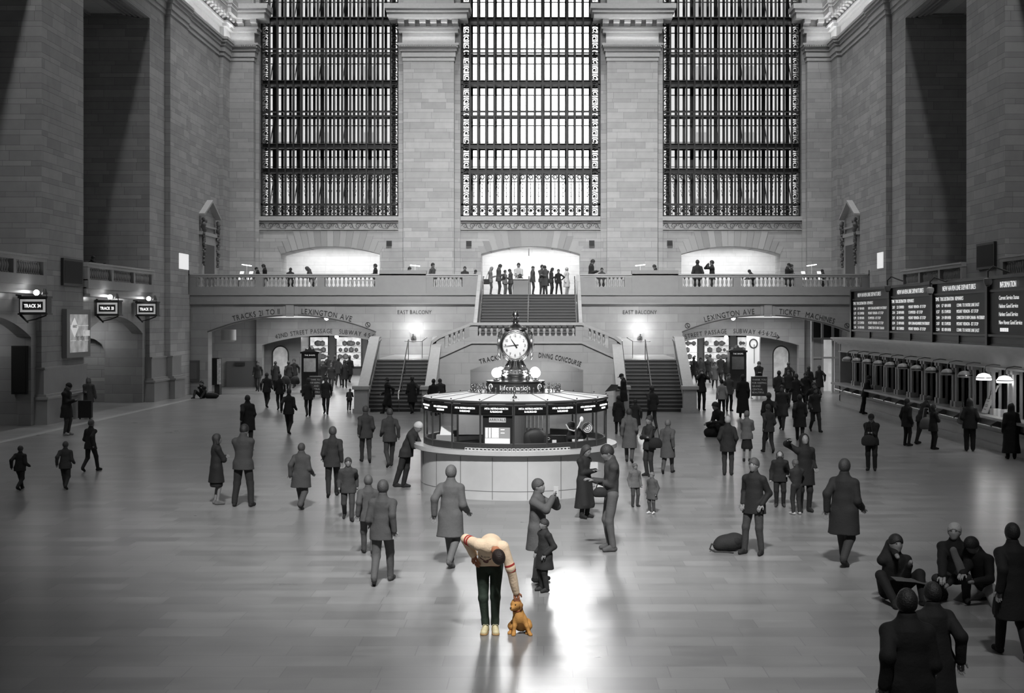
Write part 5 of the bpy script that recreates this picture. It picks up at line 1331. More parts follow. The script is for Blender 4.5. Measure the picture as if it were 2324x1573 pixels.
def hair_part(J, kind, h):
    c, u, f = J['head'], J['hu'], J['hf']; r = nrm(np.cross(f, u)); M = np.stack([r, -f, u], 1)
    e = .014
    P = [('e', c+u*.02-f*.008, (.082+e, .10+e, .108+e), M)]; cut = [(c-u*.025, u*.9-f*.5)]; P += [('-e', c-u*.04+f*.10, (.066, .07, .088), M)]
    if kind in ('long', 'bob'):
        L = .30 if kind == 'long' else .16
        P += [('c', c+u*.0-f*.04, c-u*L-f*.05, .085, .075, f, 1.5)]
        P += [('c', c+r*s*.07+u*.02-f*.01, c+r*s*.085-u*L*.7, .035, .03) for s in (-1, 1)]; cut = [(c+u*.045+f*.075, u*.25-f*.95)]; P += [('-e', c-u*.05+f*.10, (.058, .075, .095), M)]
    if kind == 'bun': P += [('e', c+u*.11-f*.06, (.045, .045, .04))]
    if kind == 'curly': P = [('e', c+u*.03-f*.015, (.115, .12, .125), M), ('c', c-f*.05, c-u*.14-f*.05, .1, .09)]; cut = [(c+u*.03+f*.045, u*.35-f*.9)]
    if kind in ('beanie', 'cap', 'hood'):
        P = [('e', c+u*.03-f*.005, (.097, .112, .115), M)]; cut = [(c+u*.02+f*.0, u)]
        if kind == 'cap': P += [('e', c+u*.045+f*.13, (.07, .06, .012), M)]
        if kind == 'hood': P = [('e', c+u*.01-f*.02, (.115, .125, .135), M), ('c', c-f*.04, J['neck']-f*.03, .1, .12)]; cut = [(c+f*.05, -f+u*.15)]
    return sdf_mesh(P, h, .03, cut, folds=.006 if kind in ('curly',) else .002)
def hand_prims(w, d, n, s, curl=.5, side=1, L=1.0):
    """palm, four unequal bent fingers, thumb; w wrist, d finger direction, n palm normal, side thumb sign"""
    d = nrm(V3(d)); n = V3(n); n = nrm(n-d*np.dot(n, d)); x = np.cross(d, n)*side
    P = [('c', w-d*.06, w+d*.01, .026, .024), ('c', w+d*.02+x*.018, w+d*.075+x*.022, .022, .02, n, 1.7), ('c', w+d*.02-x*.018, w+d*.07-x*.026, .022, .018, n, 1.7)]
    for i, (o, l) in enumerate(((.032, .070), (.011, .080), (-.011, .074), (-.031, .058))):
        b = w+d*(.088-.004*abs(i-1.3))+x*o; a = curl*.6; p = b
        for q, fr in ((1, .45), (2, .32), (3, .25)):
            dd = d*math.cos(a)+n*math.sin(a)+x*o*.8*(1 if q == 1 else 0); e = p+nrm(dd)*l*fr; P.append(('c', p, e, .0095-.0008*q, .009-.0008*q)); p = e; a += curl*.8
    b = w+d*.022+x*.032; e = b+nrm(d*.75+x*.75+n*.25)*.042; P += [('c', b, e, .014, .012), ('c', e, e+nrm(d*.95+x*.25+n*.45)*.035, .011, .009)]
    return P
def build_figure(J, top='jacket', legs='trousers', hair='short', det=0, h=.02, hem=None, bulk=1.0, folds=.004, seed=1):
    """returns {part name: mesh}; body is one continuous surface, clothes follow it"""
    up, rv, fw, pel = J['up'], J['rv'], J['fw'], J['pel']; out = {}
    def limbs(P, s, o, arm=True, leg=True):
        for S in 'LR':
            if arm: P += [('c', J['sh'+S], J['el'+S], .052*s+o, .042*s+o), ('c', J['el'+S], J['wr'+S], .042*s+o, .030*s+o)]
            if leg: P += [('c', J['hip'+S], J['kn'+S], .082*s+o, .056*s+o), ('c', J['kn'+S], J['an'+S], .055*s+o, .040*s+o)]
    B = [('c', pel, J['waist'], .12, .11, fw, 1.35), ('c', J['waist'], J['chest'], .12, .135, fw, 1.4), ('c', J['neck']-up*.03, J['shL'], .055, .055), ('c', J['neck']-up*.03, J['shR'], .055, .055)]
    limbs(B, .88, 0)
    B += head_prims(J, det)
    for S, sd in (('L', 1), ('R', -1)):
        w, d = J['wr'+S], J['hd'+S]
        if det < 2: B += [('e', w+d*.06, (.03, .03, .055), np.stack([nrm(np.cross(d, fw)+1e-3), nrm(np.cross(d, np.cross(d, fw))+1e-3), d], 1)), ('c', w+d*.03, w+d*.07+fw*.03, .014, .011)]
        B += [('c', J['an'+S], J['an'+S]+J['td'+S]*.12-V3(0, 0, .04), .035, .028)]
    out['body'] = sdf_mesh(B, h, .03)
    if det >= 2:
        for S, sd in (('L', 1), ('R', -1)):
            n = J.get('pn'+S, nrm(np.cross(J['hd'+S], rv)*-1+1e-3))
            out['hand_'+S] = sdf_mesh(hand_prims(J['wr'+S], J['hd'+S], n, 1, J.get('curl'+S, .45), sd*J.get('ts'+S, 1)), .0045, .008)
    hh = h*.9
    if top:
        o = {'jacket': .022, 'coat': .03, 'long': .03, 'puffer': .045, 'shirt': .012}[top]*bulk
        P = [('c', pel+up*.02, J['waist'], .125+o, .12+o, fw, 1.3), ('c', J['waist'], J['chest'], .122+o, .142+o, fw, 1.32), ('c', J['neck']-up*.035, J['shL'], .052+min(o, .03)*.6, .05+min(o, .03)*.7), ('c', J['neck']-up*.035, J['shR'], .052+min(o, .03)*.6, .05+min(o, .03)*.7), ('c', J['chest']+up*.1, J['neck']+up*.035, .11+o*.5, .066+o*.4)]
        A_ = []; limbs(A_, 1, min(o, .032)*.75, leg=False); cuts = []
        if hem is None: hem = {'jacket': -.13, 'puffer': -.12, 'coat': -.36, 'long': -.72, 'shirt': -.105}[top] if pel[2] > .6 else -.06
        if hem < -.1:
            dn = V3(0, 0, -1) if pel[2] > .6 else -up
            P += [('c', J['waist'], pel+dn*(-hem+.12)+V3(0, .01, 0), .14+o, .19+o+(-hem)*.09, fw, 1.28)]
            for S in 'LR': P += [('c', J['hip'+S], J['hip'+S]+(J['kn'+S]-J['hip'+S])*min(1.4, -hem/.44), .1+o, .09+o)]
        if pel[2] > .6: P.append(('k', pel+V3(0, 0, hem-.03), (0, 0, 1)))
        P += A_
        out['top'] = sdf_mesh(P, hh, .035, cuts, folds=folds, seed=seed)
    if legs in ('trousers', 'skirt', 'shorts'):
        P = [('c', pel+up*.06, pel-up*.02, .125, .125, fw, 1.25)]
        if legs == 'trousers': limbs(P, 1.0, .014*bulk, arm=False)
        else:
            P += [('c', pel, pel-V3(0, 0, .42), .13, .2, fw, 1.3)]
        c = [(V3(0, 0, pel[2]-.5), (0, 0, 1))] if legs == 'skirt' else []
        out['trousers' if legs == 'trousers' else 'skirt'] = sdf_mesh(P, hh, .03, c, folds=folds*.8, seed=seed+3)
    for S in 'LR':
        a, t = J['an'+S], J['td'+S]; dz = V3(0, 0, -.045)
        sd = nrm(np.cross(t, (0, 0, 1))+1e-4)
        P = [('c', a-t*.035+dz, a+t*.15+dz*1.1, .042, .038, sd, 1.15), ('c', a, a+dz, .046, .045), ('c', a+t*.03, a+t*.12+dz*.9, .035, .03)]
        zb = max(0, a[2]-.09) if abs(t[2]) < .2 else -1
        out['shoe_'+S] = sdf_mesh(P, max(.008, h*.6), .02, [(V3(0, 0, zb), (0, 0, 1))])
    if hair: out['hair'] = hair_part(J, hair, min(h, .014))
    if det >= 1:
        e, u, f = J['head'], J['hu'], J['hf']; r = nrm(np.cross(f, u)); m = MB()
        for s in (-1, 1): m.ball(tuple(e+u*.018+f*.088+r*s*.031), .0105, 8)
        out['eyes'] = (np.array(m.v), m.f)
    return out
CACHE = {}
def figure_meshes(key, **kw):
    if key not in CACHE:
        d = build_figure(**kw); r = {}
        for k, vq in d.items():
            if k == 'eyes':
                me = bpy.data.meshes.new('eyes'); me.from_pydata([tuple(v) for v in vq[0]], [], vq[1]); me.materials.append(None); r[k] = me
            else: r[k] = mk_mesh(k, vq)
        CACHE[key] = r
    return CACHE[key]
TOPN = {'jacket': 'jacket', 'coat': 'coat', 'long': 'long_coat', 'puffer': 'padded_jacket', 'shirt': 'shirt'}
HAIRN = {'beanie': 'knit_hat', 'cap': 'cap', 'hood': 'hood'}
def person(x, yf, yh, lab, pose='stand', rot=0, top='jacket', tc=.02, legs='trousers', lc=.02, hair='short', hc=.02, sc=.02, skin=None, D=None, z=0.0, h=None, ex=None, hem=None, bulk=1.0, group=None, zs=1.0, hatc=None):
    """rot: degrees, 0 faces the camera, 90 turned to picture right, 180 seen from behind"""
    if D is None: D = CH*FP/(yf-HY)
    X = XA(x, D); pxm = FP/D
    if h is None: h = (yf-yh)/pxm
    hp = h*pxm; tall = h if h else 1.7
    res, det = (.013, 2) if hp > 150 else (.017, 1) if hp > 105 else (.024, 0) if hp > 60 else (.03, 0)
    o = dict(POSES[pose]); o.update(ex or {})
    J = skeleton(o)
    key = (pose, top, legs, hair, res, hem, bulk, repr(sorted((ex or {}).items())))
    M = figure_meshes(key, J=J, top=top, legs=legs, hair=hair, det=det, h=res, hem=hem, bulk=bulk, seed=len(CACHE))
    root = empty('person', (X, D, z), R(rot), lab, 'person', group)
    s = tall/1.75 if 'pel' not in o else 1.0*zs
    root.scale = (s*(1.0 if tall > 1.4 else 1.08),)*2 + (s,)
    sk = skin or SKIN
    for k, me in M.items():
        nm = {'top': TOPN.get(top, 'jacket'), 'hand_L': 'hand', 'hand_R': 'hand', 'shoe_L': 'shoe', 'shoe_R': 'shoe', 'hair': HAIRN.get(hair, 'hair')}.get(k, k)
        m = {'body': sk, 'hand_L': sk, 'hand_R': sk, 'top': cloth(tc), 'trousers': cloth(lc), 'skirt': cloth(lc), 'shoe_L': cloth(sc), 'shoe_R': cloth(sc), 'hair': hairm(hc) if hair not in HAIRN else cloth(tc if hatc is None else hatc), 'eyes': BLACKG}[k]
        put(nm, me, m, root)
    return root

# ---- the people, nearest first (pixel column, pixel row of feet, pixel row of head top)
PE = person
PE(1220, 1336, 1100, 'tall person in a grey coat holding up a pale phone in front of the booth', 'photo', 68, 'coat', .11, lc=.05, hc=.05, ex=dict(hL=(.05, -.3, 1.45), hR=(-.05, -.3, 1.45)), D=21.2, h=1.64)
PE(1236, 1338, 1178, 'child in a black coat standing in front of the tall grey-coated person', 'pocket', -60, 'coat', .022, lc=.02, hc=.02, sc=.03, D=20.4, h=1.12)
PE(1326, 1176, 1010, 'woman in a long open black coat reading a paper beside the booth', 'phone', 50, 'long', .025, lc=.02, hair='curly', hc=.05, hem=-.66)
PE(1388, 1250, 1007, 'tall man in a dark jacket with a waist bag, right of the long coat', 'phone', -80, 'jacket', .055, lc=.13, hc=.02, sc=.12, hem=-.1)
PE(1474, 1081, 944, 'woman in a dark jacket with folded arms and a black handbag, right of the booth', 'fold', -50, 'jacket', .03, lc=.035, hair='bun', hc=.02, hem=-.14)
PE(1441, 1150, 1052, 'boy in a light grey top and dark shoes right of the booth corner', 'stand', 20, 'jacket', .2, lc=.08, hc=.1, sc=.04)
PE(1480, 1166, 1072, 'small child in white shoes and striped dark cape behind the boy right of the booth', 'stand', -40, 'coat', .12, lc=.1, hc=.15, sc=.6, hem=-.3)
PE(1712, 1258, 1040, 'man in a black jacket standing beside the backpack on the floor', 'pocket', -35, 'jacket', .015, lc=.06, hc=.06, sc=.02, hem=-.16, ex=dict(fL=(.14, 0, .09), fR=(-.17, -.05, .09)))
PE(1770, 1150, 1022, 'child in a dark coat tilting the head far back to look up', 'lookup', -8, 'jacket', .015, lc=.015, hair='bob', hc=.03, sc=.06, skin=SKIN2, bulk=1.2)
PE(1808, 1168, 1042, 'child in pale trainers and a dark jacket beside the pointing adult', 'phone', 200, 'jacket', .03, lc=.03, hc=.08, sc=.4, hem=-.1)
PE(1826, 1162, 985, 'adult in black raising one arm to point, behind the two children', 'point', 10, 'coat', .01, lc=.01, hair='hood', hc=.01, hem=-.3)
PE(1978, 1068, 938, 'person in a black cap and jacket with a shoulder bag, alone near the ticket counter', 'phone', -20, 'jacket', .012, lc=.012, hair='cap', hc=.01, skin=SKIN2, bulk=1.4)
PE(1652, 1079, 945, 'white-haired man in a black coat seen from behind, right of centre', 'pocket', 170, 'coat', .02, lc=.045, hc=.35, hem=-.2, bulk=1.3)
PE(1695, 1048, 942, 'person in a pale grey jacket and black skirt beside the white-haired man', 'fold', 160, 'jacket', .2, legs='skirt', lc=.015, hc=.12, h=1.5)
PE(1640, 992, 905, 'seated person in black bent over a bag left of the white-haired man', 'squat', -60, 'jacket', .01, lc=.01, hc=.01, zs=1.15)
PE(1744, 1028, 915, 'walker in a dark jacket in front of the crowd by the right passage', 'walkA', 190, 'jacket', .05, lc=.04, hc=.03)
PE(552, 1150, 962, 'man in a two-tone hooded jacket seen from behind, left side of the hall', 'phone', 175, 'jacket', .06, lc=.025, hair='short', hc=.012, bulk=1.5, hem=-.12, ex=dict(fL=(.19, 0, .09), fR=(-.17, 0, .09)))
PE(491, 1145, 985, 'woman in a black knee-length coat and trainers beside the two-tone jacket man', 'fold', 120, 'coat', .012, legs='skirt', lc=.012, hair='bob', hc=.02, sc=.2)
PE(151, 988, 868, 'person in a dark coat and pale trainers near the left wall', 'phone', 80, 'coat', .015, lc=.1, hair='beanie', hc=.02, sc=.35, hem=-.32)
PE(201, 948, 856, 'woman in a belted grey trench coat with a black suitcase by the left pier', 'bag', 15, 'coat', .09, lc=.02, hair='bob', hc=.13, hem=-.25)
PE(460, 906, 868, 'man in black sitting on the floor against the wall by the left arch', 'sit', -15, 'jacket', .012, lc=.012, hc=.01, D=70.5, h=.9, skin=SKIN2)
PE(921, 1110, 955, 'white-haired person in a dark jacket leaning on the left side of the booth counter', 'leanfwd', 75, 'jacket', .025, lc=.018, hc=.4, bulk=1.3, h=1.75, D=32.9)
PE(683, 1155, 1003, 'walker in a wide grey cape crossing the hall left of the booth', 'walkA', 170, 'coat', .075, lc=.1, hc=.04, bulk=2.2, hem=-.3)
PE(755, 1128, 965, 'walker in black with thin legs left of the booth', 'walkB', 185, 'jacket', .03, lc=.015, hc=.05)
PE(790, 1180, 1035, 'walker in a grey jacket behind the pale walker, left of the booth', 'walkA', 10, 'jacket', .06, lc=.06, hc=.03)
PE(868, 1325, 1085, 'large walker in pale grey trousers and dark jacket, nearest on the left of the booth', 'walkB', 175, 'jacket', .085, lc=.13, hc=.05, sc=.08)
PE(836, 1260, 1075, 'walker in grey just behind the large walker in pale trousers', 'walkA', 190, 'jacket', .1, lc=.11, hc=.08)
PE(1022, 1285, 1040, 'tall walker in a grey coat passing in front of the booth base', 'walkA', 165, 'coat', .14, lc=.17, hc=.1, sc=.15, h=1.75)
PE(880, 938, 848, 'figure in a black cloak at the foot of the left staircase', 'walkA', -60, 'long', .008, lc=.01, hc=.01, h=1.62, hem=-.5)
PE(936, 936, 845, 'walker in dark clothes climbing the foot of the left staircase', 'walkB', 200, 'coat', .015, lc=.02, hc=.02, D=59.0, h=1.7)
PE(1000, 936, 855, 'person with a backpack leaning at the newel behind the left of the booth', 'leanfwd', 190, 'puffer', .02, lc=.02, hc=.01, D=58.4, h=1.65)
PE(984, 930, 853, 'person with dark hair beside the newel behind the left of the booth', 'stand', 170, 'jacket', .02, lc=.02, hc=.01, D=57.6, h=1.6)
PE(1415, 938, 845, 'man in a dark coat by the newel of the right staircase holding an open newspaper', 'phone', -90, 'coat', .015, lc=.02, hair='cap', hc=.02, D=58.8, h=1.8)
PE(793, 932, 888, 'person in grey bending down at the foot of the left stair parapet', 'leanfwd', 180, 'jacket', .06, lc=.03, hc=.02, h=1.05)
PE(562, 1010, 912, 'walker in a wide black coat behind the two-tone jacket man', 'walkA', 200, 'coat', .018, lc=.03, hc=.02, bulk=1.8, h=1.7)
PE(1428, 1050, 925, 'walker in a grey speckled coat just right of the booth', 'walkA', 175, 'coat', .15, lc=.12, hc=.03, hem=-.4)
PE(1442, 990, 905, 'walker with a shoulder bag behind the speckled coat', 'walkB', 185, 'coat', .035, lc=.05, hc=.02)
PE(1404, 985, 898, 'person in black standing behind the right edge of the booth', 'stand', 180, 'coat', .02, lc=.02, hc=.015)
PE(1515, 1075, 950, 'faint walker in a mid-grey coat with a bag, right of the woman with the handbag', 'walkB', 160, 'coat', .12, lc=.12, hc=.12)
PE(1915, 1330, 1085, 'large walker in a bulky dark coat, right of the man with the backpack', 'walkA', 150, 'coat', .022, lc=.05, hc=.03, bulk=1.7, h=1.85, D=22.6)
PE(2025, 1372, 1232, 'person in a black jacket sitting on the floor with an open magazine', 'sit', 10, 'jacket', .006, lc=.006, hc=.008, D=19.9, zs=1.05)
PE(2168, 1362, 1205, 'person with short blond hair crouching in a black coat and pale scarf', 'squat', -25, 'coat', .008, lc=.035, hc=.4, hem=-.02, D=19.8, zs=1.0, skin=SKIN2, ex=dict(lean=.2, pitch=-.1))
PE(2228, 1365, 1262, 'person kneeling in a white skirt beside the blond person, head bowed', 'kneel', -55, 'jacket', .006, legs='trousers', lc=.32, hc=.008, D=19.6, ex=dict(pitch=.6))
PE(2060, 1700, 1320, 'very near figure in black at the bottom edge on the right', 'walkA', 175, 'coat', .004, lc=.004, hc=.006, D=12.0, h=1.78, bulk=2.0, hem=-.5)
PE(2120, 1660, 1395, 'near figure in black touching the very near figure, bottom right', 'walkB', 190, 'coat', .005, lc=.004, hc=.006, D=13.2, h=1.6, bulk=1.6)
PE(2300, 1500, 1200, 'tall dark walker cut by the right edge of the picture', 'walkA', 180, 'coat', .006, lc=.008, hc=.01, D=16.4, h=1.7, bulk=1.3)
PE(45, 1112, 1010, 'walker in dark grey at the left edge of the floor', 'walkA', 170, 'jacket', .035, lc=.04, hc=.04, bulk=1.4)
PE(205, 1070, 950, 'walker in a dark jacket right of the person in pale trainers', 'walkB', 160, 'jacket', .03, lc=.025, hc=.1)
PE(148, 1110, 1000, 'walker in dark trousers between the two left walkers', 'walkA', 185, 'jacket', .055, lc=.035, hc=.05)
# ticket counter
PE(1962, 940, 855, 'man in a dark jacket leaning far over the ticket ledge, back toward the hall', 'crossed', 75, 'jacket', .012, lc=.008, hc=.01, h=1.75)
PE(2058, 1012, 905, 'person in a black coat facing the closed ticket windows, first of the queue', 'stand', 120, 'coat', .01, lc=.012, hc=.01, hem=-.2)
PE(2090, 1008, 900, 'person in dark clothes between the first queuer and the white bag carrier', 'leanfwd', 110, 'jacket', .012, lc=.015, hc=.01, h=1.7)
PE(2118, 1020, 918, 'woman in a short black coat and boots with a white bag', 'fold', 100, 'coat', .01, lc=.01, hair='bob', hc=.01, hem=-.2)
PE(2201, 1024, 904, 'stout person in black with a white bag strap facing the ticket windows', 'pocket', 165, 'jacket', .008, lc=.01, hair='bob', hc=.008, bulk=2.2, hem=-.16)
PE(2295, 1042, 915, 'person in a long black coat at the lit ticket windows by the right edge', 'stand', 170, 'long', .006, lc=.008, hair='long', hc=.006, bulk=1.4)
# right passage
PE(1592, 932, 838, 'man in black lifting a camera to his face by the right stair newel', 'photo', 5, 'jacket', .015, lc=.012, hc=.05, skin=SKIN2)
PE(1638, 945, 868, 'woman in a white shirt with a crossed bag strap seen from behind', 'stand', 180, 'shirt', .3, lc=.015, hair='bun', hc=.01, h=1.6)
PE(1654, 940, 857, 'man with a pale face and light shirt facing the camera beside the white-shirt woman', 'pocket', 15, 'jacket', .12, lc=.015, hc=.05, skin=SKIN2, D=60.5, h=1.72)
PE(1686, 948, 850, 'tall person in a long black coat right of the pale-faced man', 'stand', 170, 'long', .008, lc=.01, hc=.01)
PE(1722, 900, 822, 'man in black with clasped hands standing behind the floor sign', 'phone', 0, 'jacket', .01, lc=.01, hc=.03, skin=SKIN2, D=73.0, h=1.9, bulk=1.4)
random.seed(11)
crowd = [(1790, 915, 'walkA', .03), (1808, 935, 'walkB', .02), (1828, 920, 'walkA', .012), (1846, 955, 'walkB', .02), (1768, 925, 'walkB', .05), (1836, 905, 'walkA', .01), (1815, 1000, 'walkA', .03), (1790, 890, 'walkB', .02), (1850, 980, 'walkA', .04), (1860, 900, 'walkB', .015), (1775, 975, 'walkA', .07)]
cl = ['walker in dark grey at the left rim of the crowd before the right passage', 'walker in black low in the crowd before the right passage', 'walker in a black coat in the heart of the crowd before the right passage', 'walker in black with swinging arms in front of the crowd by the glass doors', 'grey-jacketed walker left of the crowd before the right passage',
      'walker in black deep in the crowd near the glass doors', 'walker in dark grey stepping out of the crowd into the hall', 'dark walker at the back of the crowd under the right arch', 'grey walker at the right rim of the crowd before the ticket counter', 'black-coated walker at the doors behind the ticket counter end', 'pale grey walker in front left of the crowd']
for (x, yf, ps, t), lb in zip(crowd, cl): PE(x, yf, 0, lb, ps, random.choice((170, 200, 10, -20)), random.choice(('coat', 'jacket')), t, lc=t*1.2, hc=.03, h=random.uniform(1.62, 1.8), bulk=1.3)
deep = [(1590, 84, .12), (1606, 88, .05), (1622, 81, .2), (1636, 90, .03), (1612, 93, .15), (1575, 87, .03), (1650, 84, .06), (735, 80, .02), (752, 78, .03), (768, 84, .12), (782, 81, .02), (760, 90, .05), (745, 93, .03), (655, 79, .015), (668, 81, .02), (585, 77.2, .03), (625, 80, .02), (793, 88, .02)]
dl = ['pale grey walker left in the right passage beside the stairs', 'dark walker behind the pale one in the right passage', 'light-jacketed walker in the middle of the right passage', 'black-coated walker near the right kiosk', 'grey walker far down the right passage near the shops', 'black walker hugging the stair wall of the right passage', 'dark grey walker in front of the right kiosk',
      'black walker just right of the left kiosk', 'dark walker under the left street-name arch, right of the kiosk', 'light grey walker in the middle of the left passage', 'man in black with a backpack walking in the left passage', 'dark grey walker deep in the left passage before the shop windows', 'small black figure at the shop windows of the left passage',
      'man in a black jacket with two bags left of the left kiosk', 'man in black standing behind the one with two bags', 'blurred walker in black in front of the pale wall inside the left arch', 'dark walker by the small arched doorway of the left passage', 'boy in black in the left passage close to the stair parapet']
for (x, D, t), lb in zip(deep, dl): PE(x, 0, 0, lb, random.choice(('walkA', 'walkB', 'walkA')), random.choice((175, 190, 5, -15)), random.choice(('coat', 'jacket')), t, lc=min(.1, t*1.2), hc=.03, h=random.uniform(1.62, 1.82), D=D)
for a in ((655, 985, 'walkA', .03, 'walker in a black coat in the left middle of the hall'), (635, 930, 'walkB', .02, 'dark walker in front of the left kiosk'), (700, 945, 'walkB', .04, 'walker with a bag reflected in the floor below the left kiosk'), (605, 925, 'walkA', .03, 'dark walker left of the kiosk reflections'), (740, 940, 'walkA', .06, 'grey walker between the left kiosk and the stairs'), (885, 1060, 'walkB', .05, 'walker in grey close to the left of the booth counter'), (830, 1050, 'walkA', .05, 'dark grey walker between the thin-legged walker and the booth'), (1480, 975, 'walkA', .05, 'walker in dark grey near the foot of the right staircase'), (1745, 1000, 'walkB', .03, 'dark walker behind the children looking up')):
    PE(a[0], a[1], 0, a[4], a[2], random.choice((175, 195, 5)), 'jacket', a[3], lc=a[3], hc=.04, h=1.7)
# balcony
ZB = 5.6
def BP(x, yh, lab, pose='stand', rot=0, D=76.0, tc=.03, **k):
    h = (CH+(HY-yh)*D/FP)-ZB; PE(x, 0, 0, lab, pose, rot, k.pop('top', 'jacket'), tc, D=D, z=ZB, h=max(1.05, h), lc=k.pop('lc', .03), **k)
BP(585, 606, 'visitor in a dark knit hat bent at the left display table on the balcony', 'phone', -80, hair='beanie', D=76.0, tc=.01)
BP(601, 599, 'visitor in a dark jacket right of the knit hat at the left display table', 'phone', -70, D=76.2, tc=.012)
BP(659, 607, 'visitor seen head and shoulders before the bright panel in the left lit arch', 'phone', 180, D=79.4, tc=.02)
BP(709, 602, 'visitor in a grey hooded jacket bending in the left lit arch', 'leanfwd', -60, hair='hood', D=79, tc=.12)
BP(852, 599, 'visitor in black at the right jamb of the left lit arch', 'fold', -80, D=78.4, tc=.015)
BP(927, 605, 'blurred dark head behind the solid block left of the middle arch', 'phone', 70, D=78, tc=.03)
BP(982, 597, 'grey visitor behind the short balustrade left of the middle arch', 'stand', 60, D=78, tc=.1)
BP(1055, 605, 'dark visitor behind the rail between the short balustrade and the stairs', 'stand', 0, D=78, tc=.05)
BP(1078, 612, 'young visitor leaning at the left end of the stair-top rail', 'phone', 40, D=76, tc=.04)
BP(1113, 605, 'long-haired woman in a pale top with a square handbag at the stair top', 'phone', 90, D=77.5, tc=.28, hair='long', hc=.2, lc=.12)
BP(1132, 599, 'large man in grey at the head of the stairs, left of the reception desk', 'phone', 90, D=77.5, tc=.12, lc=.05, bulk=1.6)
BP(1146, 613, 'child in a pale top beside the large man at the stair top', 'stand', 60, D=78, tc=.25, lc=.2)
BP(1159, 610, 'slim man with a backpack left of the reception desk', 'phone', -60, D=78.9, tc=.1, lc=.07)
BP(1177, 597, 'tall pale visitor standing behind the reception desk', 'fold', 0, D=82, tc=.45, lc=.3)
BP(1180, 621, 'dark-haired person sitting at the reception desk in the stair-top group', 'phone', 0, D=80.3, tc=.02, hair='bob', h=None) if False else BP(1180, 621, 'dark-haired person bent low over the reception desk', 'phone', 0, D=80.6, tc=.02, hair='bob')
BP(1209, 604, 'visitor in a padded jacket just right of the reception desk', 'stand', 90, D=77.5, tc=.1, top='puffer', hair='beanie', lc=.05)
BP(1230, 601, 'tall visitor behind the padded jacket at the stair top', 'fold', 30, D=79.3, tc=.09, lc=.06)
BP(1238, 602, 'visitor with a white bag in the middle of the right-hand stair-top group', 'phone', -40, D=77.9, tc=.1, top='coat', lc=.08)
BP(1251, 607, 'woman in dark clothes with a small white purse at the stair top', 'phone', 70, D=77.6, tc=.05, hair='bob', lc=.04)
BP(1268, 611, 'boy in a black T-shirt with one hand on his hip at the stair top', 'hip', 0, D=77.2, tc=.015, top='shirt', lc=.015)
BP(1286, 607, 'pale-coated woman at the right end of the stair-top group', 'stand', 60, D=79, tc=.5, top='coat', hc=.4, lc=.3)
BP(1342, 588, 'man in a dark coat standing right of the middle arch behind the balustrade', 'phone', 70, D=76.5, tc=.04, top='coat')
BP(1366, 608, 'seated-height visitor beside the man right of the middle arch', 'stand', 0, D=77, tc=.08)
BP(1488, 600, 'visitor behind the solid block right of the middle arch', 'phone', -80, D=77, tc=.03)
BP(1583, 590, 'man in a dark shirt in the left half of the right lit arch', 'pocket', 180, D=79, tc=.03, bulk=1.3)
BP(1616, 591, 'man drinking in the middle of the right lit arch', 'photo', -80, D=79, tc=.03)
BP(1710, 609, 'visitor bent low behind the rail in the right lit arch', 'leanfwd', -60, D=78, tc=.02)
BP(1787, 597, 'man in a dark coat and hat at the right jamb of the right lit arch', 'phone', 60, D=76.6, tc=.03, top='coat', hair='cap')
BP(1796, 600, 'visitor close behind the man in the hat, right balcony', 'stand', 60, D=77.4, tc=.05)
BP(1868, 611, 'visitor in black behind the tablets at the right end of the balcony', 'phone', -60, D=77.6, tc=.012)
PE(209, 0, 0, 'dark figure on the balcony in the left wall, beside the near pier', 'phone', 60, 'jacket', .008, D=61, z=5.6, h=1.55) 
PE(238, 0, 0, 'second dark figure on the balcony in the left wall', 'stand', 60, 'jacket', .03, D=63, z=5.6, h=1.3)
# clerk in the booth
PE(1296, 0, 0, 'booth clerk in black lifting a telephone, seen through the right panes', 'photo', 80, 'jacket', .012, lc=.01, D=32.0, z=0, h=1.72)

# ================================================================== things people carry or have put down
def bagthing(x, y, z, sx, sy, sz, lab, tone=.02, strap=0, name='handbag', cat='bag', rot=0):
    e = empty(name, (x, y, z), R(rot), lab, cat)
    put('bag_body', mk_mesh('bag', sdf_mesh([('e', (0, 0, sz*.5), (sx*.5, sy*.5, sz*.52)), ('c', (-sx*.3, 0, sz*.25), (sx*.3, 0, sz*.25), sz*.25, sz*.25, (0, 1, 0), max(1.1, sz/sy))], .02, .05, [((0, 0, 0), (0, 0, 1))])), cloth(tone), e)
    if strap:
        m = MB(); m.tube([(-sx*.3, 0, sz*.8), (-sx*.15, 0, sz+strap), (sx*.15, 0, sz+strap), (sx*.3, 0, sz*.8)], .012, 5); m.build('strap', cloth(tone*1.5), e, smooth=60, local=True)
    return e
p = FL(1655, 1250)
e = empty('backpack', p, R(10), 'dark backpack lying on the floor with a loose strap, left of the black-jacketed man', 'backpack')
put('backpack_body', mk_mesh('bp', sdf_mesh([('e', (0, 0, .15), (.28, .17, .15)), ('e', (.12, 0, .17), (.17, .16, .15)), ('e', (-.16, 0, .1), (.14, .13, .1))], .014, .05, [((0, 0, 0), (0, 0, 1))], folds=.005)), cloth(.025), e)
put('front_pocket', mk_mesh('bpp', sdf_mesh([('e', (.1, -.1, .18), (.11, .08, .09))], .012, .03)), cloth(.012), e)
m = MB(); m.tube([(-.2, -.02, .12), (-.34, -.02, .13), (-.38, -.05, .05), (-.3, -.12, .01), (-.1, -.2, .01), (-.02, -.3, .01)], .018, 5); m.build('strap', cloth(.04), e, smooth=60, local=True)
p = FL(186, 950); e = empty('suitcase', (p[0]+.25, p[1]-.3, 0), R(8), 'black upright suitcase with a long handle beside the trench coat', 'suitcase')
m = MB(); m.box(-.27, .27, -.17, .17, .06, .78); m.build('suitcase_shell', cloth(.006), e, local=True)
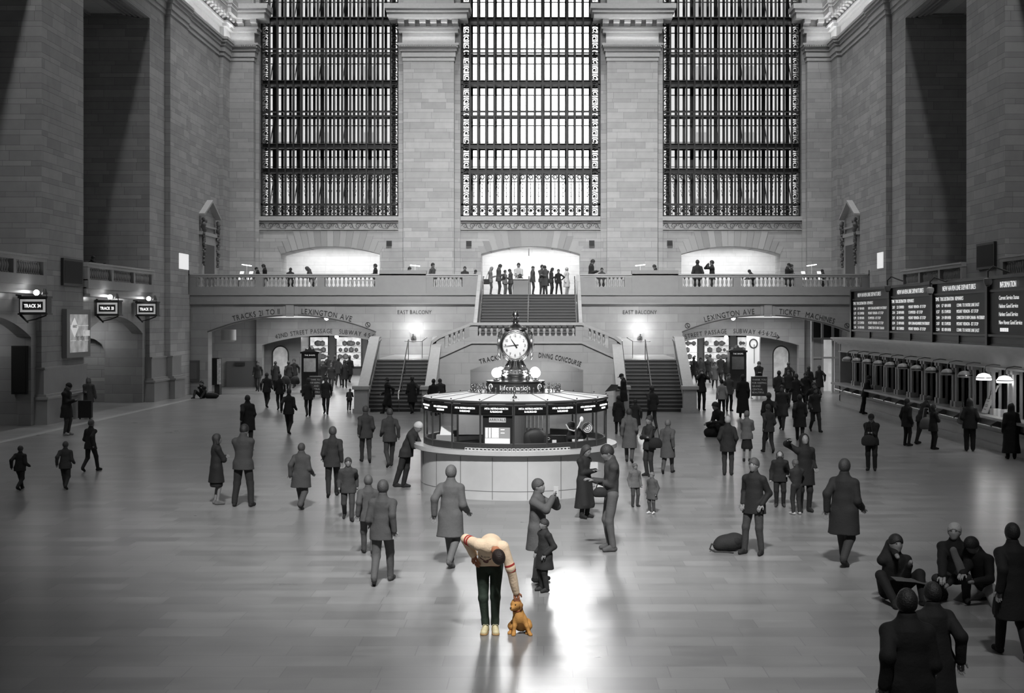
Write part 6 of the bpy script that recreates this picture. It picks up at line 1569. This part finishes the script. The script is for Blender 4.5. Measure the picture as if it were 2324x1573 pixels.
m = MB(); m.tube([(-.1, .1, .78), (-.1, .1, 1.1), (.1, .1, 1.1), (.1, .1, .78)], .012, 5); m.build('telescopic_handle', CHAR, e, local=True)
for dx in (-.2, .2):
    m = MB(); m.cyl((dx-.03, -.1, .035), (dx+.03, -.1, .035), .035, n=10); m.build('wheel', BLACK, e, local=True)
p = FL(1487, 1081); bagthing(p[0]-.02, p[1]-.3, .78, .36, .16, .28, 'black handbag hanging at the side of the dark-jacketed woman right of the booth', .012, .3)
p = FL(1386, 1250); bagthing(p[0]-.2, p[1]-.2, 1.0, .26, .16, .18, 'black waist bag at the hip of the tall man facing the long coat', .02, .1, 'waist_bag')
p = FL(1963, 1068); bagthing(p[0]+.02, p[1]-.32, .72, .4, .12, .3, 'dark flap shoulder bag on the person in the black cap', .03, .35, 'shoulder_bag')
p = FL(1362, 1150); bagthing(p[0], p[1]+.5, .0, .3, .2, .42, 'white plastic carrier bag hanging between the long coat and the tall man', .45, .08, 'carrier_bag')
p = FL(2098, 1015); bagthing(p[0], p[1]-.2, .6, .42, .14, .4, 'white tote bag held by the woman in the short black coat', .2, .3, 'tote_bag')
p = FL(2183, 1022); bagthing(p[0]-.06, p[1]-.25, .85, .2, .12, .5, 'narrow white bag on the left shoulder of the stout person', .15, .2, 'tote_bag')
p = FL(478, 905); bagthing(XA(480, 70.3), 70.3, 0, .8, .35, .3, 'dark duffel bag on the floor beside the man sitting by the wall', .02, .05, 'duffel_bag')
p = FL(640, 905); bagthing(XA(648, 78.5), 78.5, .35, .5, .3, .5, 'black travel bag carried by the man left of the left kiosk, left hand', .008, .1, 'travel_bag'); bagthing(XA(670, 78.3), 78.3, .35, .5, .3, .5, 'black travel bag beside the left kiosk, right hand of the same man', .008, .1, 'travel_bag')
X = XA(1103, 77.3); e = empty('handbag', (X, 77.2, 6.25), 0, 'square handbag of the long-haired woman at the stair top', 'bag'); m = MB(); m.box(X-.2, X+.2, 77.1, 77.25, 6.25, 6.55); m.build('bag_body', cloth(.05), e); m = MB(); m.tube([(X, 77.18, 6.55), (X+.15, 77.18, 7.0)], .012, 5); m.build('strap', cloth(.05), e)
p = FL(1620, 990); bagthing(p[0]-.1, p[1]-.3, 0, .6, .4, .35, 'black bag on the floor at the feet of the seated person in black', .006, .05, 'duffel_bag')
p = W(1393, 883, 58.3); m = MB(); m.hexa([(p[0]-.4, 58.2, p[2]-.12), (p[0]+.15, 58.2, p[2]-.05), (p[0]+.15, 58.25, p[2]-.05), (p[0]-.4, 58.25, p[2]-.12), (p[0]-.1, 58.4, p[2]+.2), (p[0]+.2, 58.4, p[2]+.18), (p[0]+.2, 58.45, p[2]+.18), (p[0]-.1, 58.45, p[2]+.2)]); tag(m.build('newspaper', cloth(.05)), 'open dark newspaper held by the man at the right staircase newel', 'newspaper')
p = FL(1341, 1172); m = MB(); m.hexa([(p[0]-.12, p[1]-.3, 1.0), (p[0]+.14, p[1]-.3, 1.0), (p[0]+.14, p[1]-.29, 1.0), (p[0]-.12, p[1]-.29, 1.0), (p[0]-.12, p[1]-.2, 1.18), (p[0]+.14, p[1]-.2, 1.18), (p[0]+.14, p[1]-.19, 1.18), (p[0]-.12, p[1]-.19, 1.18)]); tag(m.build('paper_sheet', cloth(.4)), 'pale sheet of paper in the hands of the woman in the long coat', 'paper')
X = XA(2068, 19.6); m = MB()
m.hexa([(X-.28, 19.4, .36), (X, 19.4, .34), (X, 19.7, .34), (X-.28, 19.7, .36), (X-.28, 19.4, .37), (X, 19.4, .35), (X, 19.7, .35), (X-.28, 19.7, .37)]); m.hexa([(X, 19.4, .34), (X+.27, 19.4, .28), (X+.27, 19.7, .28), (X, 19.7, .34), (X, 19.4, .35), (X+.27, 19.4, .29), (X+.27, 19.7, .29), (X, 19.7, .35)])
tag(m.build('magazine', cloth(.15)), 'open pale magazine on the lap of the seated person in black', 'magazine')
X = XA(2158, 19.5); put('scarf_cloth', mk_mesh('scarf', sdf_mesh([('c', (0, 0, 0), (.12, -.02, -.3), .05, .07, (0, 1, 0), 1.6)], .014, .03, folds=.006)), cloth(.2), empty('scarf', (X-.02, 19.33, .82), 0, 'pale fluffy scarf hanging from the blond person\'s collar', 'scarf'))
e = empty('phone', (0, 0, 0), 0, 'pale phone held up by the tall grey-coated person', 'phone'); p = W(1262, 1116, 21.1); e.location = p
m = MB(); m.box(-.04, .04, -.01, .01, -.08, .08); m.build('phone_case', mat('phone_silver', .35, .4), e, local=True); m = MB(); m.box(-.034, .034, -.013, -.01, -.07, .07); m.build('phone_screen', mat('phone_lit', .4, .3), e, local=True)  # screen is a plain grey face
# ================================================================== the man in the cream sweatshirt
HD = 17.74; HXm = XA(1111, 17.62)
CREAM = mat('cream_knit', (.80, .62, .44), .85, bump=.3, bscale=45, var=.06)
RED = mat('red_stripe', (.38, .035, .03), .8); JEANS = mat('dark_green_denim', (.022, .036, .024), .8, bump=.3, bscale=60, var=.3)
HSK = mat('warm_skin', (.42, .17, .09), .5); HHAIR = mat('dark_brown_hair', (.018, .010, .007), .6, bump=.6, bscale=80, var=.3)
SHOE = mat('cream_leather_shoe', (.70, .62, .38), .5); SOLE = mat('tan_shoe_sole', (.45, .28, .12), .7)
NAVY = mat('printed_navy', (.07, .06, .07), .8)
hero = empty('person', (HXm, HD, 0), 0, 'man in a cream sweatshirt and dark green jeans bending to stroke the puppy', 'person')
P3 = {k: V3(v) for k, v in dict(pel=(-.005, .06, .95), waist=(.0, -.04, 1.06), chest=(.02, -.24, 1.19), neck=(.055, -.42, 1.215),
    shL=(.19, -.36, 1.20), elL=(.285, -.33, .93), wrL=(.355, -.22, .585), shR=(-.14, -.34, 1.235), elR=(-.315, -.14, 1.275), wrR=(-.215, -.06, 1.045),
    hipL=(.085, .05, .90), hipR=(-.095, .05, .90), knL=(.075, -.03, .48), knR=(-.088, -.03, .47), anL=(.068, .02, .09), anR=(-.058, .02, .09),
    head=(.135, -.53, 1.11)).items()}
J = P3
# head: crown toward the camera and down, face turned to the floor
hu = nrm(V3(.25, -.85, -.28)); hf = nrm(V3(.12, .25, -.95)); hf = nrm(hf-hu*np.dot(hf, hu)); hr = nrm(np.cross(hf, hu)); HM = np.stack([hr, -hf, hu], 1)
hh = J['head']
B = [('c', J['pel'], J['waist'], .12, .11, (0, .5, -1), 1.3), ('c', J['waist'], J['chest'], .12, .135, (0, .5, -1), 1.35), ('c', J['shL'], J['shR'], .06, .06)]
for S in 'LR':
    B += [('c', J['sh'+S], J['el'+S], .05, .038), ('c', J['el'+S], J['wr'+S], .038, .026), ('c', J['hip'+S], J['kn'+S], .075, .05), ('c', J['kn'+S], J['an'+S], .05, .036), ('c', J['an'+S], J['an'+S]+V3(0, -.1, -.04), .03, .026)]
B += [('c', J['neck']-V3(0, -.05, 0), hh-hu*.06-hf*.02, .062, .056), ('e', hh, (.075, .092, .10), HM), ('e', hh-hu*.06+hf*.03, (.056, .062, .066), HM), ('e', hh-hu*.01+hf*.1, (.013, .02, .024), HM),
      ('e', hh-hu*.02+hr*.077, (.013, .022, .032), HM), ('e', hh-hu*.02-hr*.077, (.013, .022, .032), HM), ('e', hh-hu*.055+hf*.09, (.024, .01, .01), HM)]
B += [('-e', hh+hu*.015+hf*.1+hr*s*.032, (.018, .014, .011), HM) for s in (-1, 1)]
put('body', mk_mesh('body', sdf_mesh(B, .009, .025)), HSK, hero)
m = MB(); 
for s in (-1, 1): m.ball(tuple(hh+hu*.015+hf*.085+hr*s*.031), .011, 8)
m.build('eyes', BLACKG, hero, smooth=80, local=True)
# hands: left reaches the puppy's head, right rests on the hip
dL = nrm(V3(.12, .05, -1)); dR = nrm(V3(.35, -.25, -.75))
put('hand', mk_mesh('hand', sdf_mesh(hand_prims(J['wrL'], dL, V3(-.2, 1, .1), 1, .35, 1), .0035, .007)), HSK, hero)
put('hand', mk_mesh('hand', sdf_mesh(hand_prims(J['wrR']+V3(0, -.01, -.01), dR, V3(.5, .8, 0), 1, .3, -1), .0035, .007)), HSK, hero)
ax = nrm(V3(0, .45, -1))
Sw = [('c', J['pel']+V3(0, -.01, .0), J['waist'], .152, .15, V3(0, 1, .2), 1.25), ('c', J['waist'], J['chest'], .15, .165, ax, 1.25), ('c', J['shL']-V3(.03, -.02, 0), J['shR']+V3(.03, 0, 0), .085, .08), ('c', J['chest'], J['neck']+V3(0, .05, 0), .14, .09),
      ('c', J['chest']+V3(0, .05, .03), J['chest']+V3(0, -.08, .03), .14, .12)]
Sw += [('c', J['pel']+V3(0, -.015, -.07), J['pel']+V3(0, -.015, -.02), .158, .16, V3(0, 1, 0), 1.2), ('c', J['pel']+V3(-.02, -.06, -.03), J['waist']+V3(0, -.08, -.05), .12, .12)]
nk = J['neck']+V3(.03, -.06, -.005)
Sw += [('k', J['pel']+V3(0, 0, -.082), V3(.0, .25, 1)), ('-e', nk+V3(0, -.035, -.01), (.092, .07, .07))]
for S in 'LR': Sw += [('c', J['sh'+S], J['el'+S], .078, .060), ('c', J['el'+S], J['wr'+S], .060, .037)]
for S in 'LR':     # sleeve creases and ribbed cuff
    a, b = J['el'+S], J['wr'+S]
    for t in (.25, .42, .6, .75): Sw.append(('c', a+(b-a)*t, a+(b-a)*(t+.03), .058-.02*t, .058-.02*t))
    Sw.append(('c', a+(b-a)*.86, a+(b-a)*.97, .040, .039))
swv = sdf_mesh(Sw, .0085, .035, folds=.0035, seed=4)
sw = put('sweatshirt', mk_mesh('sweatshirt', swv), CREAM, hero)
m = MB(); m.tube([(-.005+.155*math.cos(t), .045+.132*math.sin(t), .872-.25*(.132*math.sin(t)-.015)) for t in np.linspace(0, 2*math.pi, 41)], .007, 6); m.build('hem_stripe', RED, hero, smooth=80, local=True)
for S, ts in (('R', (.62, .80)), ('L', (.86, 1.06))):
    for t in ts:
        a, b = J['sh'+S], J['el'+S]; c = a+(b-a)*t; d = nrm(b-a); r0 = .078-.018*min(t, 1)+.006
        if t > 1: a2 = J['el'+S]; d = nrm(J['wr'+S]-a2); c = a2+d*(.03)
        m = MB(); m.tube([tuple(c-d*.013), tuple(c-d*.012), tuple(c+d*.012), tuple(c+d*.013)], [r0-.012, r0+.001, r0+.001, r0-.012], 24)
        m.build('sleeve_stripe', RED, hero, smooth=50, local=True)
Tr = [('c', J['pel']+V3(0, 0, -.0), J['pel']+V3(0, -.01, -.05), .13, .135, V3(0, 1, 0), 1.25)]
for S in 'LR':
    Tr += [('c', J['hip'+S], J['kn'+S], .094, .066), ('c', J['kn'+S], J['an'+S]+V3(0, 0, .02), .066, .049)]
    a, b = J['kn'+S], J['an'+S]
    for t, r in ((.0, .0665), (.8, .053), (.92, .052)): Tr.append(('c', a+(b-a)*t, a+(b-a)*(t+.02), r, r))
put('jeans', mk_mesh('jeans', sdf_mesh(Tr, .0085, .018, [(V3(0, 0, .085), (0, 0, 1))], folds=.004, seed=9)), JEANS, hero)
put('hair', mk_mesh('hair', sdf_mesh([('e', hh+hu*.012-hf*.006, (.088, .104, .108), HM)], .007, .02, [(hh-hu*.03+hf*.045, hu*.8-hf*.55)], folds=.003)), HHAIR, hero)
m = MB(); m.tube([tuple(J['wrL']-V3(.01, .01, -.035)+V3(.036*math.cos(t), .034*math.sin(t), 0)) for t in np.linspace(0, 6.283, 21)], .006, 6); m.build('bracelet', BLACK, hero, smooth=80, local=True)
for S, s in (('L', 1), ('R', -1)):
    a = J['an'+S]; dx = s*.018
    P = [('c', a+V3(0, .03, -.05), a+V3(dx, -.17, -.058), .042, .046, V3(0, 0, 1), 1.1), ('c', a+V3(0, .01, -.0), a+V3(0, 0, -.05), .043, .048), ('c', a+V3(0, -.03, -.015), a+V3(dx*.8, -.12, -.04), .035, .038)]
    sh = put('shoe', mk_mesh('shoe', sdf_mesh(P, .006, .02, [(V3(0, 0, .018), (0, 0, 1)), (a+V3(0, 0, .02), (0, 0, -1))])), SHOE, hero)
    so = put('sole', mk_mesh('sole', sdf_mesh([('c', a+V3(0, .03, -.07), a+V3(dx, -.175, -.07), .046, .051, V3(0, 0, 1), 1.0)], .006, .01, [(V3(0, 0, .0), (0, 0, 1)), (V3(0, 0, .024), (0, 0, -1))])), SOLE, hero); so.parent = sh
    m = MB()
    for k in range(5):
        y = -.05-.022*k; z = .094-.0062*k; x = a[0]+dx*(.3+.12*k)
        m.tube([(x-.022, y, z-.004), (x, y-.004, z+.008), (x+.022, y, z-.004)], .0035, 5)
    m.tube([(a[0]+.0, -.035, .108), (a[0]+.03, -.055, .118), (a[0]+.05, -.05, .1)], .003, 5); m.tube([(a[0], -.035, .108), (a[0]-.02, -.06, .12), (a[0]-.04, -.055, .1)], .003, 5)
    lc = m.build('laces', mat('white_lace', (.8, .75, .55), .7), hero, smooth=80, local=True); lc.parent = sh
# print on the chest: letters and an emblem laid on the cloth
bv = BVHTree.FromPolygons([Vector(v) for v in swv[0]], [tuple(int(i) for i in q) for q in swv[1]])
def drape(mb, name, m_, parent):
    out = []
    for v in mb.v:
        hit = bv.ray_cast(Vector((v[0], -1.5, v[2])), Vector((0, 1, -.05)))
        out.append(tuple(hit[0]+hit[1]*.002) if hit[0] is not None else v)
    mb.v = out; o = mb.build(name, m_, parent, local=True, fix=False); return o
m = MB(); x = -.105; z0 = 1.118
for ch, dz in zip('BUDW', (.0, -.006, -.008, -.006)):
    g_ = glyph(ch); sz = .038; m.add([(x+a*sz, c*.0, z0+dz+b*sz) for a, b, c in g_[0] if True], g_[1]); x += (g_[2]+.14)*sz
lt = drape(m, 'chest_lettering', NAVY, hero); lt.parent = sw
m = MB(); random.seed(4)
def patch(m, cx, cz, r1, r2, a):
    n = 10; vs = [(cx+r1*math.cos(t)*math.cos(a)-r2*math.sin(t)*math.sin(a), 0, cz+r1*math.cos(t)*math.sin(a)+r2*math.sin(t)*math.cos(a)) for t in np.linspace(0, 2*math.pi, n, endpoint=False)]
    m.add(vs, [tuple(range(n))])
for k in range(9): patch(m, -.125+.012*k, 1.10-.006*k, .022, .004, -1.0+.06*k)
for k in range(8): patch(m, -.03+.008*k, 1.07+.004*k, .018, .004, .5+.1*k)
patch(m, -.05, 1.05, .034, .014, -.3); patch(m, -.02, 1.065, .014, .02, .2)
em = drape(m, 'chest_emblem', mat('emblem_print', (.16, .07, .06), .8), hero); em.parent = sw

# ================================================================== the puppy
FUR = mat('golden_fur', (.55, .27, .07), .75, bump=.35, bscale=90, var=.28)
dg_ = empty('puppy', (XA(1181, 17.62), 17.62, 0), 0, 'golden brown puppy sitting on the floor under the bending man\'s hand', 'dog')
hc_ = V3(-.055, -.035, .41)
mf = nrm(V3(-.55, -.80, -.12)); mu = nrm(V3(-.05, -.1, 1)); mu = nrm(mu-mf*np.dot(mu, mf)); mr_ = nrm(np.cross(mf, mu)); MM = np.stack([mr_, -mf, mu], 1)
D_ = [('e', hc_, (.070, .08, .072), MM), ('e', hc_+mu*.032-mf*.01, (.056, .056, .045), MM), ('c', hc_+mf*.045-mu*.02, hc_+mf*.098-mu*.03, .037, .027), ('e', hc_+mf*.10-mu*.018, (.022, .02, .018), MM), ('c', hc_+mf*.04-mu*.042, hc_+mf*.085-mu*.052, .02, .014),
      ('c', hc_-mf*.02-mu*.02, V3(-.03, .015, .29), .055, .062), ('c', V3(-.03, .015, .30), V3(-.01, .03, .2), .07, .088), ('c', V3(-.01, .04, .2), V3(.01, .15, .11), .09, .105), ('e', V3(-.015, -.03, .23), (.058, .045, .075)),
      ('c', V3(-.065, .0, .21), V3(-.078, -.03, .12), .04, .028), ('c', V3(-.078, -.03, .12), V3(-.085, -.045, .035), .027, .022), ('c', V3(-.086, -.05, .024), V3(-.09, -.078, .018), .025, .02),
      ('c', V3(.045, .0, .21), V3(.085, -.025, .12), .042, .028), ('c', V3(.085, -.025, .12), V3(.118, -.04, .035), .027, .022), ('c', V3(.122, -.045, .024), V3(.137, -.072, .018), .025, .02),
      ('c', V3(-.07, .16, .11), V3(-.115, .07, .10), .07, .055), ('c', V3(-.115, .07, .09), V3(-.11, .12, .03), .045, .03), ('c', V3(-.115, .1, .024), V3(-.145, .02, .02), .026, .022),
      ('c', V3(.08, .16, .11), V3(.105, .07, .10), .07, .055), ('c', V3(.105, .07, .09), V3(.1, .12, .03), .045, .03), ('c', V3(.1, .1, .024), V3(.09, .02, .02), .026, .022),
      ('c', V3(.02, .24, .06), V3(.12, .32, .03), .03, .014)]
for (px, py) in ((-.09, -.078), (.137, -.072)):      # toes
    for k in (-1, 0, 1): D_.append(('e', V3(px+.014*k, py-.014+.004*abs(k), .014), (.009, .014, .013)))
for (px, py) in ((-.145, .02), (.09, .02)):
    for k in (-1, 0, 1): D_.append(('e', V3(px+.014*k, py-.018, .014), (.009, .014, .013)))
for s in (-1, 1): D_.append(('-e', hc_+mf*.058+mu*.012+mr_*s*.03, (.012, .012, .010), MM))
put('body', mk_mesh('body', sdf_mesh(D_, .0055, .022, [(V3(0, 0, 0), (0, 0, 1))], folds=.0012, seed=2)), FUR, dg_)
EAR = mat('darker_ear_fur', (.36, .17, .05), .8, bump=.3, bscale=90, var=.2)
for s in (-1, 1):
    a = hc_+mu*.032+mr_*s*.055-mf*.012
    put('ear', mk_mesh('ear', sdf_mesh([('c', a, a+mr_*s*.022-mu*.045, .022, .03, mr_, 2.2), ('c', a+mr_*s*.022-mu*.045, a+mr_*s*.018-mu*.085+mf*.01, .03, .018, mr_, 2.2)], .0045, .012)), EAR, dg_)
m = MB(); m.ball(tuple(hc_+mf*.122-mu*.014), .0125, 10, (1.2, .8, .9)); m.build('nose', BLACKG, dg_, smooth=80, local=True)
m = MB()
for s in (-1, 1): m.ball(tuple(hc_+mf*.055+mu*.012+mr_*s*.029), .0095, 10)
m.build('eyes', BLACKG, dg_, smooth=80, local=True)
m = MB(); c = V3(-.036, .0, .335); n_ = nrm(V3(-.25, -.25, 1)); u_ = nrm(np.cross(n_, (0, 1, 0))); w_ = np.cross(n_, u_)
m.tube([tuple(c+u_*.066*math.cos(t)+w_*.066*math.sin(t)) for t in np.linspace(0, 2*math.pi, 31)], .0065, 6); m.build('collar', mat('red_brown_collar', (.25, .05, .02), .5), dg_, smooth=80, local=True)
# ================================================================== world: hazy bright sky, brightest straight beyond the middle window
wd = bpy.data.worlds.new('sky'); SC.world = wd; wd.use_nodes = True; nt = wd.node_tree; bg = nt.nodes['Background']
tc = nt.nodes.new('ShaderNodeTexCoord'); dp = nt.nodes.new('ShaderNodeVectorMath'); dp.operation = 'DOT_PRODUCT'
el = R(13); dp.inputs[1].default_value = (0, math.cos(el), math.sin(el)); nt.links.new(tc.outputs['Generated'], dp.inputs[0])
mx0 = nt.nodes.new('ShaderNodeMath'); mx0.operation = 'MAXIMUM'; mx0.inputs[1].default_value = 0; nt.links.new(dp.outputs['Value'], mx0.inputs[0])
pw = nt.nodes.new('ShaderNodeMath'); pw.operation = 'POWER'; pw.inputs[1].default_value = 45; nt.links.new(mx0.outputs[0], pw.inputs[0])
ma = nt.nodes.new('ShaderNodeMath'); ma.operation = 'MULTIPLY_ADD'; ma.inputs[1].default_value = SKY_GLOW; ma.inputs[2].default_value = SKY_BASE; nt.links.new(pw.outputs[0], ma.inputs[0])
bg.inputs['Color'].default_value = (1, 1, 1, 1); nt.links.new(ma.outputs[0], bg.inputs['Strength'])

def area(name, loc, size, energy, rot=(0, 0, 0), sy=None, spread=180, parent=None, portal=False):
    l = bpy.data.lights.new(name, 'AREA'); l.shape = 'RECTANGLE'; l.size = size; l.size_y = sy or size; l.energy = energy; l.spread = R(spread)
    if portal: l.cycles.is_portal = True
    o = bpy.data.objects.new(name, l); COL.objects.link(o); o.location = loc; o.rotation_euler = rot; return o
def point(name, loc, energy, r=.15):
    l = bpy.data.lights.new(name, 'POINT'); l.energy = energy; l.shadow_soft_size = r
    o = bpy.data.objects.new(name, l); COL.objects.link(o); o.location = loc; return o
def spot(name, loc, target, energy, ang=60, r=.3, blend=.4):
    l = bpy.data.lights.new(name, 'SPOT'); l.energy = energy; l.spot_size = R(ang); l.spot_blend = blend; l.shadow_soft_size = r
    o = bpy.data.objects.new(name, l); COL.objects.link(o); o.location = loc
    o.rotation_euler = (Vector(target)-Vector(loc)).to_track_quat('-Z', 'Y').to_euler(); return o
for cx in (-12.7, 0, 12.7):
    area('window_daylight', (cx, 83.2, 20.8), 8.6, 1, (R(-90), 0, 0), 20.2, portal=True)
# winter sun low beyond the middle window
sun = bpy.data.lights.new('sun', 'SUN'); sun.energy = SUN_E; sun.angle = R(5); so = bpy.data.objects.new('sun', sun); COL.objects.link(so)
so.rotation_euler = Vector((0, -math.cos(R(15)), -math.sin(R(15)))).to_track_quat('-Z', 'Y').to_euler()
# lamps up in the vault over both sides, along the hall
for s in (-1, 1):
    for y, q in ((48, .12), (61, .5), (74, 1.2)): area('vault_lamp', (s*16.4, y, 33), .5, CEIL_E*q, (0, R(6*s), 0), 2.5, 150)
for x in (-12, -6, 6, 12): area('vault_lamp', (x, 73.5, 32.6), 1.2, CEIL_E*.8, (R(14), 0, 0), 1.2, 120)
spot('vault_spot', (4, -2, 31), (1.2, 17.5, 0), SPOT3_E, 24, .8, 1.0)  # added spot brightening the bending man and the floor around him
area('vault_lamp', (0, 25, 34), 6, CEIL_MID, (0, 0, 0), 20)  # added overhead fill for the middle of the hall, no fixture there
for x in (-12.7, 0, 12.7): area('west_window_daylight', (x, -7.5, 19), 8.8, WEST_E, (R(90), 0, 0), 18)
spot('vault_spot', (0, -4, 31), (0, 30, 0), SPOT_E, 30, 1.2, 1.0)  # added spot pooling light on the booth, leaving the corners dark
spot('vault_spot', (0, 30, 33), (0, 76, 7), SPOT2_E, 42, 1.2, 1.0)  # added spot lifting the stairs, balcony and east wall
for s in (-1, 1):
    for y in (30, 44): area('vault_lamp', (s*16.3, y, 33), .4, CEIL_E*.62, (R(22), R(6*s), 0), 1.5, 90)
# ledge lamps hidden on the capitals, lighting frieze and modillions
for a, b in ((-18.8, -17.3), (-7.95, -4.78), (4.78, 7.95), (17.3, 18.8)):
    area('ledge_lamp', ((a+b)/2, 82.1, 21.48), b-a, 26*(b-a)/3.2, (R(180+12), 0, 0), .12)
    area('ledge_lamp', ((a+b)/2, 81.5, 22.2), b-a+.4, 16*(b-a)/3.2, (R(180), 0, 0), .3)
for s in (-1, 1): area('ledge_lamp', (s*18.2, 72, 21.5), .15, 200, (0, R(180+s*8), 0), 19)
# rooms behind the balcony arches
for cx, e_ in ((-12.62, 240), (0, 300), (12.62, 240)):
    area('room_lamp', (cx, 87, 9.0), 6, e_, (0, 0, 0), 3)
# passages
for s in (-1, 1):
    area('passage_lamp', (s*12.5, 92, 3.4), 7, 600, (0, 0, 0), 12)
    area('passage_lamp', (s*13, 78.3, 4.35), 6, 330, (0, 0, 0), 4)
point('bulb_light', W(741, 724, 77.7), 40); point('bulb_light', W(1664, 724, 77.7), 40)
# wall lamps of the stair hall, globes of the booth
for x in (938, 1453): point('wall_lamp_light', W(x, 748, 73.2), 60, .2)
for dx, dy in ((-.46, -.32), (.5, -.32)): point('globe_light', (BX+dx, BY+dy-.02, 2.88), 14, .12)
area('booth_light', (BX, BY-1.2, 2.2), 1.6, 26, (0, 0, 0), .8); area('booth_light', (BX-1.4, BY, 2.2), .6, 12, (0, 0, 0), 1.2); area('booth_light', (BX+1.4, BY, 2.2), .6, 14, (0, 0, 0), 1.2)
# left passage behind the pier and track sign bulbs
point('sign_bulb_light', W(75, 664, 50.6), 12); point('sign_bulb_light', W(243, 673, 59.6), 12); point('sign_bulb_light', W(332, 680, 65), 10)
area('niche_lamp', (-22.0, 65.5, 4.3), 1.2, 40, (0, 0, 0), 1.0); area('niche_lamp', (-22.3, 68.2, 4.3), 1.0, 40, (0, 0, 0), .8)
area('niche_lamp', (-21.5, 51, 4.3), 1.5, 22, (0, 0, 0), 1.0)
# under-balcony arch of the middle stair
area('arch_lamp', (0, 65.2, 2.45), 4.5, 90, (0, 0, 0), .8)
# the two lit counter lamps
for y in (lampY[10], lampY[11]): point('counter_lamp_light', (TX-.5, y, 2.2), 16, .1)
SC.view_settings.view_transform = 'Standard'; SC.view_settings.look = 'None'; SC.view_settings.gamma = 1; SC.view_settings.exposure = EXPO
SC.cycles.use_denoising = True; SC.cycles.max_bounces = 6; SC.cycles.diffuse_bounces = 3; SC.cycles.glossy_bounces = 3; SC.cycles.transparent_max_bounces = 16
SC.cycles.sample_clamp_indirect = 6; SC.cycles.caustics_reflective = False; SC.cycles.caustics_refractive = False

if HAZE:
    m = MB(); m.box(-19, 19, -7, 83, .02, 34); hz = bpy.data.materials.new('hall_haze'); hz.use_nodes = True; n_ = hz.node_tree
    n_.nodes.remove(n_.nodes['Principled BSDF']); vs_ = n_.nodes.new('ShaderNodeVolumeScatter'); vs_.inputs['Density'].default_value = HAZE; vs_.inputs['Anisotropy'].default_value = .7
    n_.links.new(vs_.outputs[0], n_.nodes['Material Output'].inputs['Volume'])
    tag(m.build('hall_haze', hz), 'thin bright haze filling the hall below the tall windows', 'haze', kind='stuff')
    SC.cycles.volume_bounces = 0
